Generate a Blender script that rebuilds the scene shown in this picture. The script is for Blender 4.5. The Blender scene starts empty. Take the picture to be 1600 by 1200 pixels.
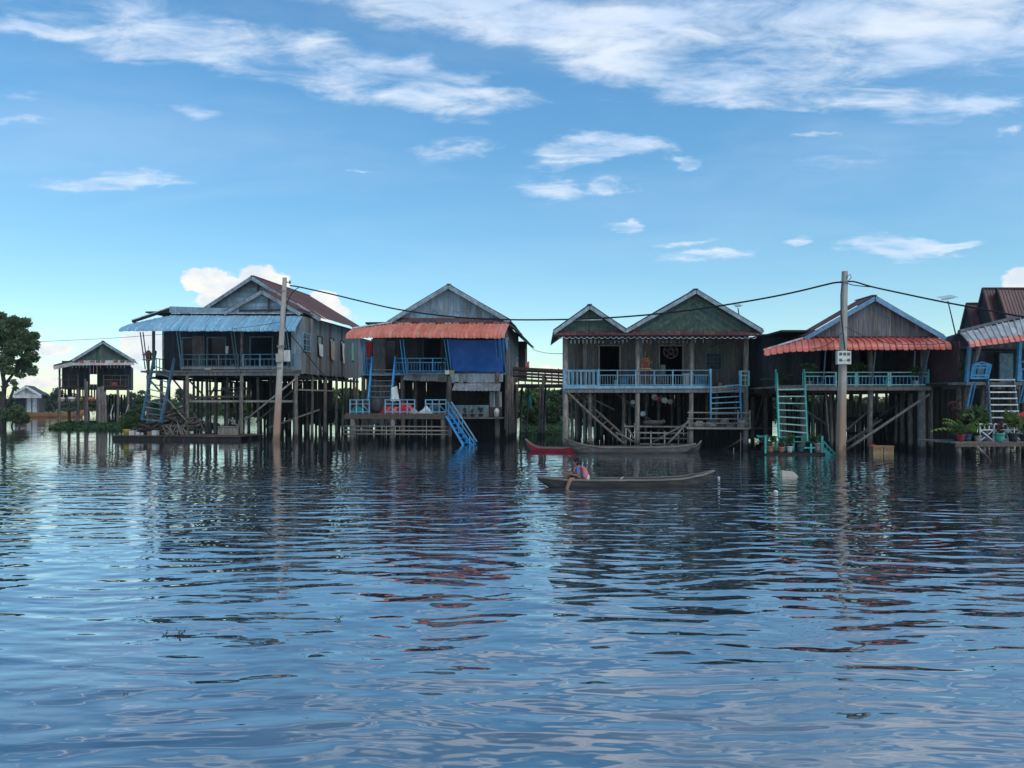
import bpy, math, random
import numpy as np
from mathutils import Vector, Matrix, Quaternion

R = math.radians
rnd = random.Random(7)
scene = bpy.context.scene
COL = scene.collection

# ------------------------------------------------------------------ camera
HC = 2.0          # eye height above the water (m)
FPX = 1200.0      # focal length in pixels of the 1600 px wide photograph
HY = 630.0        # horizon row in the photograph
cam_d = bpy.data.cameras.new("camera")
cam = bpy.data.objects.new("camera", cam_d)
COL.objects.link(cam)
cam.location = (0, 0, HC)
cam.rotation_euler = (R(90), 0, 0)
cam_d.sensor_fit = 'HORIZONTAL'
cam_d.sensor_width = 36.0
cam_d.lens = 36.0 * FPX / 1600.0
cam_d.shift_y = (HY - 600.0) / 1600.0
cam_d.clip_start = 0.1
cam_d.clip_end = 20000
scene.camera = cam

# ------------------------------------------------------------------ light
SUN_EL, SUN_ROT = 50.0, 140.0
scene.view_settings.view_transform = 'Standard'
scene.view_settings.look = 'None'
scene.view_settings.gamma = 1.0
scene.view_settings.use_curve_mapping = False
scene.view_settings.exposure = 0.62
world = bpy.data.worlds.new("World")
scene.world = world
world.use_nodes = True
try:
    scene.cycles.use_denoising = True
    scene.cycles.max_bounces = 8
    scene.cycles.diffuse_bounces = 3
    scene.cycles.glossy_bounces = 3
except Exception:
    pass


class NT:
    """small helper round a node tree"""
    def __init__(self, tree):
        self.t = tree
        self.t.nodes.clear()

    def n(self, kind, **kw):
        nd = self.t.nodes.new(kind)
        for k, v in kw.items():
            setattr(nd, k, v)
        return nd

    def link(self, a, b):
        self.t.links.new(a, b)

    def put(self, sock, val):
        if isinstance(val, bpy.types.NodeSocket):
            self.t.links.new(val, sock)
        elif val is not None:
            sock.default_value = val

    def math(self, op, a, b=None, c=None, clamp=False):
        nd = self.n('ShaderNodeMath', operation=op)
        nd.use_clamp = clamp
        for i, x in enumerate((a, b, c)):
            if x is not None:
                self.put(nd.inputs[i], x)
        return nd.outputs[0]

    def maprange(self, v, a, b, c=0.0, d=1.0, kind='SMOOTHSTEP'):
        nd = self.n('ShaderNodeMapRange', interpolation_type=kind)
        self.put(nd.inputs['Value'], v)
        self.put(nd.inputs['From Min'], a)
        self.put(nd.inputs['From Max'], b)
        self.put(nd.inputs['To Min'], c)
        self.put(nd.inputs['To Max'], d)
        return nd.outputs[0]

    def mix(self, f, a, b, blend='MIX'):
        nd = self.n('ShaderNodeMix', data_type='RGBA', blend_type=blend)
        self.put(nd.inputs['Factor'], f)
        self.put(nd.inputs['A'] if False else nd.inputs[6], a)
        self.put(nd.inputs[7], b)
        return nd.outputs[2]

    def mapping(self, vec, loc=(0, 0, 0), rot=(0, 0, 0), scale=(1, 1, 1), kind='POINT'):
        nd = self.n('ShaderNodeMapping', vector_type=kind)
        self.put(nd.inputs['Vector'], vec)
        nd.inputs['Location'].default_value = loc
        nd.inputs['Rotation'].default_value = rot
        nd.inputs['Scale'].default_value = scale
        return nd.outputs[0]

    def noise(self, vec, scale=1.0, detail=4.0, rough=0.55, dist=0.0, lac=2.0, out='Fac', dim='3D'):
        nd = self.n('ShaderNodeTexNoise', noise_dimensions=dim)
        self.put(nd.inputs['Vector'], vec)
        nd.inputs['Scale'].default_value = scale
        nd.inputs['Detail'].default_value = detail
        nd.inputs['Roughness'].default_value = rough
        nd.inputs['Distortion'].default_value = dist
        nd.inputs['Lacunarity'].default_value = lac
        return nd.outputs[out]


SKY_STRENGTH = 0.10


def build_sky():
    k = NT(world.node_tree)
    tc = k.n('ShaderNodeTexCoord')
    d = tc.outputs['Generated']
    sky = k.n('ShaderNodeTexSky', sky_type='NISHITA')
    sky.sun_disc = False
    sky.sun_elevation = R(SUN_EL)
    sky.sun_rotation = R(SUN_ROT)
    sky.altitude = 0
    sky.air_density = 1.0
    sky.dust_density = 0.35
    sky.ozone_density = 2.2
    sep = k.n('ShaderNodeSeparateXYZ')
    k.link(d, sep.inputs[0])
    x, y, z = sep.outputs
    ay = k.math('MAXIMUM', k.math('ABSOLUTE', y), 0.02)
    u = k.math('DIVIDE', x, ay)
    w = k.math('DIVIDE', z, ay)
    uw = k.n('ShaderNodeCombineXYZ')
    k.link(u, uw.inputs[0]); k.link(w, uw.inputs[1])
    uw = uw.outputs[0]
    # ragged cloud outlines: the cloud masks are read through a turbulent shift
    wn = k.noise(k.mapping(uw, scale=(1.0, 2.2, 1)), 7.0, 5.0, .62, .4, out='Color')
    ws = k.n('ShaderNodeVectorMath', operation='SUBTRACT')
    k.link(wn, ws.inputs[0]); ws.inputs[1].default_value = (.5, .5, .5)
    wm = k.n('ShaderNodeVectorMath', operation='MULTIPLY')
    k.link(ws.outputs[0], wm.inputs[0]); wm.inputs[1].default_value = (.15, .045, 0)
    wa = k.n('ShaderNodeVectorMath', operation='ADD')
    k.link(uw, wa.inputs[0]); k.link(wm.outputs[0], wa.inputs[1])
    uwc = wa.outputs[0]
    # cloud layer seen in perspective: project the direction on a high flat layer
    zz = k.math('ADD', k.math('MAXIMUM', z, 0.0), 0.10)
    pl = k.n('ShaderNodeCombineXYZ')
    k.link(k.math('DIVIDE', x, zz), pl.inputs[0])
    k.link(k.math('DIVIDE', y, zz), pl.inputs[1])
    pl = pl.outputs[0]
    base = k.noise(k.mapping(pl, rot=(0, 0, R(28)), scale=(0.9, 1.5, 1)), 1.6, 9.0, 0.60, 0.35)
    fine = k.noise(k.mapping(pl, rot=(0, 0, R(12)), scale=(1.2, 2.4, 1), loc=(3.1, 1.7, 0)), 4.2, 7.0, 0.62, 0.5)
    nz = k.math('ADD', k.math('MULTIPLY', base, 0.58), k.math('MULTIPLY', fine, 0.42))
    nz = k.maprange(nz, 0.28, 0.74, -1.0, 1.0, 'LINEAR')
    # coverage: more cloud high up, plus the cloud banks and puffs of this sky
    cov = k.maprange(w, 0.28, 0.60, -0.80, 0.15)

    def P(px, py):
        return ((px - 800) / FPX, (HY - py) / FPX)

    banks = [  # px, py, rx, ry, tilt, weight
        (560, 120, 330, 60, -13, .95), (700, 145, 180, 50, -8, .55), (250, 60, 330, 80, -8, .55),
        (760, 20, 330, 55, -8, 1.1), (1150, 70, 330, 85, 4, 1.25), (1450, 60, 330, 110, 2, 1.25),
        (1110, 145, 180, 34, 4, .9), (1350, 165, 260, 30, -3, .75), (930, 232, 170, 28, 3, 1.15),
        (690, 240, 90, 35, 10, .75), (845, 300, 110, 36, 8, .85), (160, 286, 170, 19, 2, 1.15), (310, 181, 80, 18, -6, 1.05),
        (1065, 255, 48, 15, 10, 1.1), (980, 355, 64, 12, 0, 1.25), (1120, 398, 125, 12, -2, 1.05),
        (1390, 380, 120, 24, -6, 1.25), (1500, 384, 90, 9, 3, .9), (20, 150, 60, 14, 0, .9), (20, 185, 60, 9, 0, 1.),
        (1090, 379, 60, 6, 0, .9), (300, 100, 180, 20, -5, .5), (1560, 165, 90, 18, 0, .8),
        (960, 285, 48, 24, 0, 1.1), (1100, 100, 260, 40, 0, .5), (30, 45, 90, 14, -3, .8), (180, 48, 90, 14, 4, .7),
        (1230, 372, 34, 16, 8, 1.1), (545, 262, 34, 8, 0, .8), (1580, 205, 60, 9, 8, .8), (1275, 210, 50, 8, 2, .8),
        (850, 420, 260, 14, 0, .28), (1300, 255, 260, 30, -4, .40),
    ]
    tot = cov
    for px, py, rx, ry, tilt, wt in banks:
        cx, cy = P(px, py)
        m = k.mapping(uwc, loc=(cx, cy, 0), rot=(0, 0, R(tilt)), scale=(rx * 1.32 / FPX, ry * 1.45 / FPX, 1), kind='TEXTURE')
        ln = k.n('ShaderNodeVectorMath', operation='LENGTH')
        k.link(m, ln.inputs[0])
        g = k.maprange(ln.outputs['Value'], 1.0, 0.0, 0.0, wt * (1.25 if py < 200 else 1.9))
        tot = k.math('ADD', tot, g)
    tot = k.math('MINIMUM', tot, 0.86)
    cirrus = k.maprange(k.math('ADD', k.math('MULTIPLY', nz, 1.40), tot), 0.0, 1.40, 0.0, 0.90)
    # thin high veil
    veil = k.noise(k.mapping(pl, rot=(0, 0, R(20)), scale=(.5, 1.0, 1), loc=(5, 1, 0)), 1.3, 6.0, .58, .6)
    veil = k.math('MULTIPLY', k.maprange(veil, .36, .70, 0.0, .20), k.maprange(w, .14, .40, .25, 1.0))
    cirrus = k.math('MAXIMUM', cirrus, k.math('ADD', veil, k.math('MULTIPLY', cirrus, .75)))
    # low cumulus heads near the horizon
    cum = [(330, 440, 62, 26, -8, 1.), (410, 448, 52, 38, 0, 1.2), (385, 470, 90, 26, 0, 1.2), (505, 475, 34, 26, 0, 1.1), (440, 490, 130, 26, 0, 1.2),
           (1600, 440, 40, 26, 0, 1.1), (1640, 470, 70, 50, 0, 1.2), (70, 545, 60, 14, 0, .8), (150, 572, 110, 16, 0, .8), (225, 540, 50, 34, 0, .9),
           (862, 585, 34, 16, 0, 1.0), (60, 598, 90, 12, 0, .7), (300, 600, 120, 12, 0, .6), (-200, 470, 200, 50, 0, 1.), (1900, 430, 180, 60, 0, 1.)]
    ctot = None
    for px, py, rx, ry, tilt, wt in cum:
        cx, cy = P(px, py)
        m = k.mapping(uw, loc=(cx, cy, 0), rot=(0, 0, R(tilt)), scale=(rx * 1.25 / FPX, ry * 1.25 / FPX, 1), kind='TEXTURE')
        ln = k.n('ShaderNodeVectorMath', operation='LENGTH')
        k.link(m, ln.inputs[0])
        g = k.maprange(ln.outputs['Value'], 1.0, 0.35, 0.0, wt)
        ctot = g if ctot is None else k.math('MAXIMUM', ctot, g)
    puff = k.noise(k.mapping(uw, scale=(1.0, 1.4, 1)), 34.0, 5.0, 0.6, 0.3)
    cumu = k.maprange(k.math('ADD', ctot, k.math('MULTIPLY', k.math('SUBTRACT', puff, 0.5), 1.9)), 0.42, 0.72, 0.0, 0.93)
    shade = k.noise(k.mapping(uw, scale=(1, 1.6, 1), loc=(2, 5, 0)), 16.0, 4.0, 0.6)
    ccol = k.mix(k.maprange(shade, 0.35, 0.62, 0.0, 1.0), (5.0, 5.5, 6.1, 1), (7.0, 6.7, 6.2, 1))
    shade2 = k.maprange(k.noise(k.mapping(pl, scale=(1, 1.6, 1), loc=(9, 2, 0)), 2.6, 4.0, 0.55), 0.38, 0.62, 0.0, 1.0)
    icol = k.mix(shade2, (4.2, 5.2, 6.7, 1), (5.6, 6.2, 6.9, 1))
    # the clear sky itself, a little richer than the bare model
    hs = k.n('ShaderNodeHueSaturation')
    hs.inputs['Saturation'].default_value = 1.22
    hs.inputs['Value'].default_value = 1.0
    k.link(k.mix(1.0, sky.outputs[0], (.93, 1.02, .96, 1), 'MULTIPLY'), hs.inputs['Color'])
    lift = k.maprange(w, .05, .50, 1.0, 1.24)
    lc = k.n('ShaderNodeCombineXYZ')
    for i_ in range(3):
        k.link(lift, lc.inputs[i_])
    c = k.mix(1.0, hs.outputs[0], lc.outputs[0], 'MULTIPLY')
    c = k.mix(cirrus, c, icol)
    c = k.mix(cumu, c, ccol)
    bg = k.n('ShaderNodeBackground')
    k.link(c, bg.inputs['Color'])
    bg.inputs['Strength'].default_value = SKY_STRENGTH
    out = k.n('ShaderNodeOutputWorld')
    k.link(bg.outputs[0], out.inputs[0])


build_sky()
world.cycles.sampling_method = 'MANUAL'
world.cycles.sample_map_resolution = 512

sun_d = bpy.data.lights.new("sun", 'SUN')
sun_d.energy = 0.85
sun_d.angle = R(24)
sun_d.color = (1.0, 0.93, 0.84)
sun = bpy.data.objects.new("sun", sun_d)
COL.objects.link(sun)
_s = Vector((math.sin(R(SUN_ROT)) * math.cos(R(SUN_EL)), math.cos(R(SUN_ROT)) * math.cos(R(SUN_EL)), math.sin(R(SUN_EL))))
sun.rotation_euler = _s.to_track_quat('Z', 'Y').to_euler()
sun.location = (0, 0, 60)

# ------------------------------------------------------------------ materials
MATS = {}


def surf(name, col, col2=None, scale=2.0, stretch=(1, 1, 1), rough=0.75, var=0.25, bump=0.0, bscale=30.0,
         metallic=0.0, spec=0.3, island=False, dirt=None, dirt_scale=0.8, lo=0.38, hi=0.66, coord='Object', wet=False, silt=None):
    """weathered surface: two tones mixed by grain, random tone per piece, patches of dirt"""
    m = bpy.data.materials.new(name)
    m.use_nodes = True
    k = NT(m.node_tree)
    tc = k.n('ShaderNodeTexCoord')
    geo = k.n('ShaderNodeNewGeometry')
    oi = k.n('ShaderNodeObjectInfo')
    off = k.n('ShaderNodeVectorMath', operation='ADD')
    k.link(tc.outputs[coord], off.inputs[0])
    cmb = k.n('ShaderNodeCombineXYZ')
    for i in range(3):
        k.link(k.math('MULTIPLY', oi.outputs['Random'], 17.0 + 9 * i), cmb.inputs[i])
    k.link(cmb.outputs[0], off.inputs[1])
    v = off.outputs[0]
    col2 = col2 or tuple(c * 0.6 for c in col)
    g = k.noise(k.mapping(v, scale=stretch), scale, 6.0, 0.65, 0.2)
    c = k.mix(k.maprange(g, lo, hi), (*col2, 1), (*col, 1))
    if dirt:
        dn = k.noise(k.mapping(v, scale=(1, 1, 0.6)), dirt_scale, 5.0, 0.7)
        c = k.mix(k.maprange(dn, 0.48, 0.68, 0.0, 0.85), c, (*dirt, 1))
    rv = geo.outputs['Random Per Island'] if island else oi.outputs['Random']
    br = k.maprange(rv, 0, 1, 1 - var, 1 + var, 'LINEAR')
    hs = k.n('ShaderNodeHueSaturation')
    k.link(c, hs.inputs['Color'])
    k.link(br, hs.inputs['Value'])
    c = hs.outputs[0]
    if wet:   # posts standing in water: dark damp foot, pale tide mark above it
        pos = k.n('ShaderNodeSeparateXYZ')
        k.link(geo.outputs['Position'], pos.inputs[0])
        zn = k.math('ADD', pos.outputs[2], k.math('MULTIPLY', g, 0.3))
        c = k.mix(k.maprange(zn, 1.35, 0.75, 0.0, 0.40), c, (.23, .195, .16, 1))
        c = k.mix(k.maprange(zn, 0.55, 0.32, 0.0, 0.85), c, (col2[0] * .35, col2[1] * .33, col2[2] * .3, 1))
    if silt:  # brown silt left by higher floods
        pos = k.n('ShaderNodeSeparateXYZ')
        k.link(geo.outputs['Position'], pos.inputs[0])
        zn = k.math('ADD', pos.outputs[2], k.math('MULTIPLY', k.math('SUBTRACT', g, .5), 1.6))
        c = k.mix(k.maprange(zn, 3.4, 1.2, 0.0, .92), c, (*silt, 1))
        c = k.mix(k.maprange(zn, .5, .1, 0.0, .7), c, (silt[0] * .4, silt[1] * .4, silt[2] * .4, 1))
    b = k.n('ShaderNodeBsdfPrincipled')
    k.link(c, b.inputs['Base Color'])
    b.inputs['Roughness'].default_value = rough
    b.inputs['Metallic'].default_value = metallic
    b.inputs['Specular IOR Level'].default_value = spec
    if bump:
        bn = k.n('ShaderNodeBump')
        bn.inputs['Strength'].default_value = 0.6
        bn.inputs['Distance'].default_value = bump
        k.link(k.noise(k.mapping(v, scale=stretch), bscale, 3.0, 0.6), bn.inputs['Height'])
        k.link(bn.outputs[0], b.inputs['Normal'])
    o = k.n('ShaderNodeOutputMaterial')
    k.link(b.outputs[0], o.inputs[0])
    MATS[name] = m
    return m


def leafmat(name, col, col2, trans=0.35, var=0.4):
    m = bpy.data.materials.new(name)
    m.use_nodes = True
    k = NT(m.node_tree)
    geo = k.n('ShaderNodeNewGeometry')
    oi = k.n('ShaderNodeObjectInfo')
    c = k.mix(geo.outputs['Random Per Island'], (*col, 1), (*col2, 1))
    hs = k.n('ShaderNodeHueSaturation')
    k.link(c, hs.inputs['Color'])
    k.link(k.maprange(oi.outputs['Random'], 0, 1, 1 - var, 1 + var, 'LINEAR'), hs.inputs['Value'])
    d = k.n('ShaderNodeBsdfPrincipled')
    k.link(hs.outputs[0], d.inputs['Base Color'])
    d.inputs['Roughness'].default_value = 0.55
    d.inputs['Specular IOR Level'].default_value = 0.25
    t = k.n('ShaderNodeBsdfTranslucent')
    k.link(hs.outputs[0], t.inputs['Color'])
    mx = k.n('ShaderNodeMixShader')
    mx.inputs[0].default_value = trans
    k.link(d.outputs[0], mx.inputs[1]); k.link(t.outputs[0], mx.inputs[2])
    o = k.n('ShaderNodeOutputMaterial')
    k.link(mx.outputs[0], o.inputs[0])
    MATS[name] = m
    return m


VG = (7, 7, .6)     # vertical grain
surf('wood_dark', (.036, .030, .025), (.017, .014, .012), 3, VG, .8, .3, .004)  # dark wood; tone also carries the shade of the under-house screens
surf('wood_brown', (.15, .105, .075), (.07, .05, .038), 3, VG, .8, .3, .004)
surf('wood_grey', (.25, .225, .205), (.12, .105, .10), 3, VG, .85, .3, .004, dirt=(.10, .085, .075))
surf('wood_bluegrey', (.24, .265, .28), (.13, .135, .14), 3, VG, .85, .22, .004, dirt=(.15, .12, .10))
surf('wood_pale', (.34, .29, .24), (.19, .155, .125), 3, VG, .85, .25, .004)
surf('post', (.20, .165, .14), (.085, .07, .06), 4, (4, 4, .7), .85, .38, .01, 20, wet=True)
surf('post_pale', (.33, .28, .24), (.16, .13, .11), 4, (4, 4, .7), .85, .25, .01, 20, wet=True)
surf('gable_blue', (.27, .37, .43), (.19, .25, .29), 2.5, (3, 3, .7), .8, .16, .003, dirt=(.20, .19, .18), dirt_scale=.5)
surf('gable_green', (.085, .130, .105), (.042, .070, .058), 2.0, (3, 3, 1), .8, .22, .003, dirt=(.085, .085, .06), dirt_scale=.5)
surf('gable_grey', (.175, .17, .175), (.10, .095, .10), 3, VG, .85, .2, .003, dirt=(.10, .085, .075), dirt_scale=.7)
surf('wall_brown', (.15, .135, .12), (.09, .08, .074), 3, VG, .85, .2, .003)
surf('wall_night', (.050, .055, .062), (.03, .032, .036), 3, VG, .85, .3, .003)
surf('wall_maroon', (.105, .048, .052), (.07, .035, .038), 1.5, (1, 1, 1), .7, .12, .0)
surf('paint_blue', (.055, .30, .52), (.04, .20, .36), 6, (1, 1, 1), .55, .34, .001, spec=.4, dirt=(.10, .16, .2), dirt_scale=2)
surf('paint_worn', (.06, .145, .22), (.04, .095, .15), 6, (1, 1, 1), .6, .15, .001, dirt=(.13, .14, .15), dirt_scale=2)
surf('paint_bright', (.035, .33, .66), (.03, .24, .50), 6, (1, 1, 1), .5, .12, .001, spec=.4, dirt=(.08, .2, .32), dirt_scale=2)
surf('paint_sky', (.20, .37, .46), (.12, .25, .34), 6, (1, 1, 1), .6, .34, .001, dirt=(.18, .22, .24), dirt_scale=2)
surf('paint_slate', (.14, .22, .27), (.08, .13, .165), 6, (1, 1, 1), .6, .34, .001)
surf('paint_teal', (.06, .46, .36), (.04, .30, .25), 6, (1, 1, 1), .55, .15, .001, dirt=(.12, .25, .21), dirt_scale=2)
surf('paint_mint', (.38, .60, .53), (.22, .44, .38), 6, (1, 1, 1), .6, .15, .001)
surf('paint_white', (.72, .72, .70), (.50, .50, .48), 5, (1, 1, 1), .6, .1, .001, dirt=(.42, .40, .36), dirt_scale=2)
surf('trim_white', (.62, .64, .66), (.38, .38, .38), 8, (1, 1, 1), .6, .15, .001, dirt=(.2, .18, .17), dirt_scale=3)
surf('barge', (.34, .40, .44), (.20, .23, .25), 5, (1, 1, 1), .6, .12, .001, dirt=(.16, .15, .15), dirt_scale=1.5)
surf('barge_blue', (.19, .33, .46), (.12, .23, .34), 5, (1, 1, 1), .6, .12, .001)
surf('roof_maroon', (.145, .055, .050), (.085, .036, .036), 1.6, (1, 1, .5), .5, .10, .0, spec=.4, dirt=(.10, .06, .055), dirt_scale=.5)
surf('roof_grey', (.10, .105, .115), (.06, .062, .07), 1.6, (1, 1, .5), .6, .12, .0, dirt=(.09, .07, .06), dirt_scale=.6)
surf('awning_red', (.70, .165, .11), (.57, .11, .08), 2.5, (1, 1, 1), .42, .13, .0, spec=.5, dirt=(.66, .22, .15), dirt_scale=.7)
surf('awning_orange', (.70, .21, .13), (.58, .15, .095), 2.5, (1, 1, 1), .45, .13, .0, spec=.5, dirt=(.62, .28, .19), dirt_scale=.6)
surf('awning_blue', (.29, .48, .57), (.18, .37, .50), 2.5, (1, 1, 1), .42, .13, .0, spec=.5, dirt=(.26, .40, .48), dirt_scale=.6)
surf('awning_white', (.52, .51, .49), (.36, .34, .32), 2.5, (1, 1, 1), .5, .09, .0, spec=.5, dirt=(.27, .22, .19), dirt_scale=1.2)
surf('zinc', (.34, .36, .37), (.20, .21, .22), 2, (3, 3, .5), .45, .15, .0, metallic=.25, dirt=(.17, .14, .12), dirt_scale=1.0)
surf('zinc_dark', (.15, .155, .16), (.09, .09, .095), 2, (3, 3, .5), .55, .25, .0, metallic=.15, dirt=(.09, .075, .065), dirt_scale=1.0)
surf('concrete', (.48, .415, .355), (.38, .325, .28), 3, (1, 1, .4), .9, .06, .004, 25, dirt=(.38, .32, .28), dirt_scale=.5, silt=(.33, .20, .135))
surf('box_cream', (.66, .63, .56), (.55, .52, .46), 4, (1, 1, 1), .5, .05, .0)
surf('meter_dark', (.10, .085, .075), (.05, .045, .04), 9, (1, 1, 1), .4, .1, .0)
surf('glass_dark', (.02, .026, .032), (.012, .016, .02), 3, (1, 1, 1), .15, .2, .0, spec=.6)
surf('cable', (.012, .016, .02), (.010, .012, .014), 3, (1, 1, 1), .6, .0, .0)
surf('steel', (.30, .29, .28), (.18, .17, .16), 9, (1, 1, 1), .4, .1, .0, metallic=.6)
surf('tarp_blue', (.030, .11, .34), (.020, .08, .27), 1.5, (1, 1, 1), .5, .05, .02, 2.5)
surf('cloth_white', (.68, .67, .63), (.55, .54, .51), 4, (1, 1, 1), .9, .05, .01, 9)
surf('cloth_beige', (.46, .37, .30), (.36, .29, .23), 4, (1, 1, 1), .9, .1, .01, 9)
surf('cloth_red', (.50, .035, .04), (.36, .025, .03), 4, (1, 1, 1), .85, .1, .01, 9)
surf('cloth_pink', (.60, .20, .20), (.48, .13, .14), 4, (1, 1, 1), .85, .05, .008, 14)
surf('cloth_teal', (.02, .20, .20), (.015, .14, .14), 4, (1, 1, 1), .85, .05, .008, 14)
surf('shrine_red', (.36, .055, .035), (.22, .035, .025), 9, (1, 1, 1), .55, .1, .0, dirt=(.40, .24, .06), dirt_scale=7)
surf('gilt', (.50, .30, .08), (.34, .18, .05), 9, (1, 1, 1), .4, .1, .0)
surf('boat_red', (.38, .022, .04), (.26, .018, .03), 4, (.7, 3, 3), .5, .05, .002)
surf('boat_orange', (.36, .165, .055), (.24, .10, .04), 3, (.6, 3, 3), .6, .05, .002, dirt=(.16, .09, .05))
surf('boat_grey', (.145, .13, .115), (.07, .063, .056), 3, (.5, 5, 5), .8, .05, .006, 14, dirt=(.08, .07, .062))
surf('boat_brown', (.075, .066, .058), (.038, .033, .030), 3, (.5, 5, 5), .75, .05, .006, 14, dirt=(.05, .043, .038))
surf('boat_rim', (.25, .215, .18), (.15, .125, .105), 3, (.5, 5, 5), .8, .08, .004, 14)
surf('skin', (.30, .155, .10), (.25, .125, .08), 6, (1, 1, 1), .55, .0, .0)
surf('hair', (.012, .010, .010), (.008, .007, .007), 20, (1, 1, 1), .5, .0, .003, 60)
surf('shirt_blue', (.05, .17, .42), (.04, .13, .34), 6, (1, 1, 1), .9, .0, .004, 20)
surf('shorts_navy', (.018, .022, .038), (.014, .016, .028), 6, (1, 1, 1), .9, .0, .004, 20)
surf('pot_clay', (.42, .19, .10), (.30, .13, .075), 5, (1, 1, 1), .8, .15, .002)
surf('pot_white', (.62, .60, .56), (.48, .46, .43), 5, (1, 1, 1), .5, .08, .0)
surf('pot_blue', (.07, .11, .18), (.05, .08, .13), 5, (1, 1, 1), .5, .1, .0)
surf('pot_teal', (.08, .40, .30), (.06, .32, .24), 5, (1, 1, 1), .5, .05, .0)
surf('pot_dark', (.05, .05, .05), (.03, .03, .03), 5, (1, 1, 1), .6, .2, .0)
surf('pot_buff', (.38, .30, .25), (.30, .23, .19), 5, (1, 1, 1), .8, .05, .0)
surf('plastic_yellow', (.42, .34, .07), (.34, .27, .05), 5, (1, 1, 1), .5, .05, .0)
surf('crate_yellow', (.46, .31, .15), (.34, .21, .11), 5, (1, 1, 1), .6, .05, .0)
surf('foam', (.55, .47, .37), (.45, .38, .30), 5, (1, 1, 1), .8, .05, .006, 18)
surf('bark', (.10, .085, .07), (.05, .042, .036), 5, (2, 2, .5), .9, .2, .015, 12)
surf('thatch', (.20, .165, .12), (.11, .09, .065), 12, (1, 1, 1), .95, .2, .02, 30)
surf('plastic_red', (.30, .04, .04), (.24, .03, .035), 5, (1, 1, 1), .45, .05, .0)
surf('plastic_green', (.012, .09, .075), (.01, .06, .05), 2, (1, 1, 1), .6, .1, .0)
surf('enamel', (.55, .54, .52), (.45, .44, .42), 5, (1, 1, 1), .3, .05, .0)
leafmat('leaf_tree', (.12, .18, .085), (.23, .28, .135), .5)
leafmat('leaf_far', (.045, .080, .036), (.085, .12, .052), .3, .35)
leafmat('leaf_bush', (.040, .080, .026), (.11, .155, .045))
leafmat('leaf_hyacinth', (.035, .085, .022), (.085, .14, .040))
leafmat('leaf_pot', (.035, .085, .025), (.11, .16, .05))
leafmat('leaf_lime', (.12, .19, .035), (.20, .26, .06))
leafmat('leaf_red', (.10, .035, .035), (.16, .07, .05))
M = MATS


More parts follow.
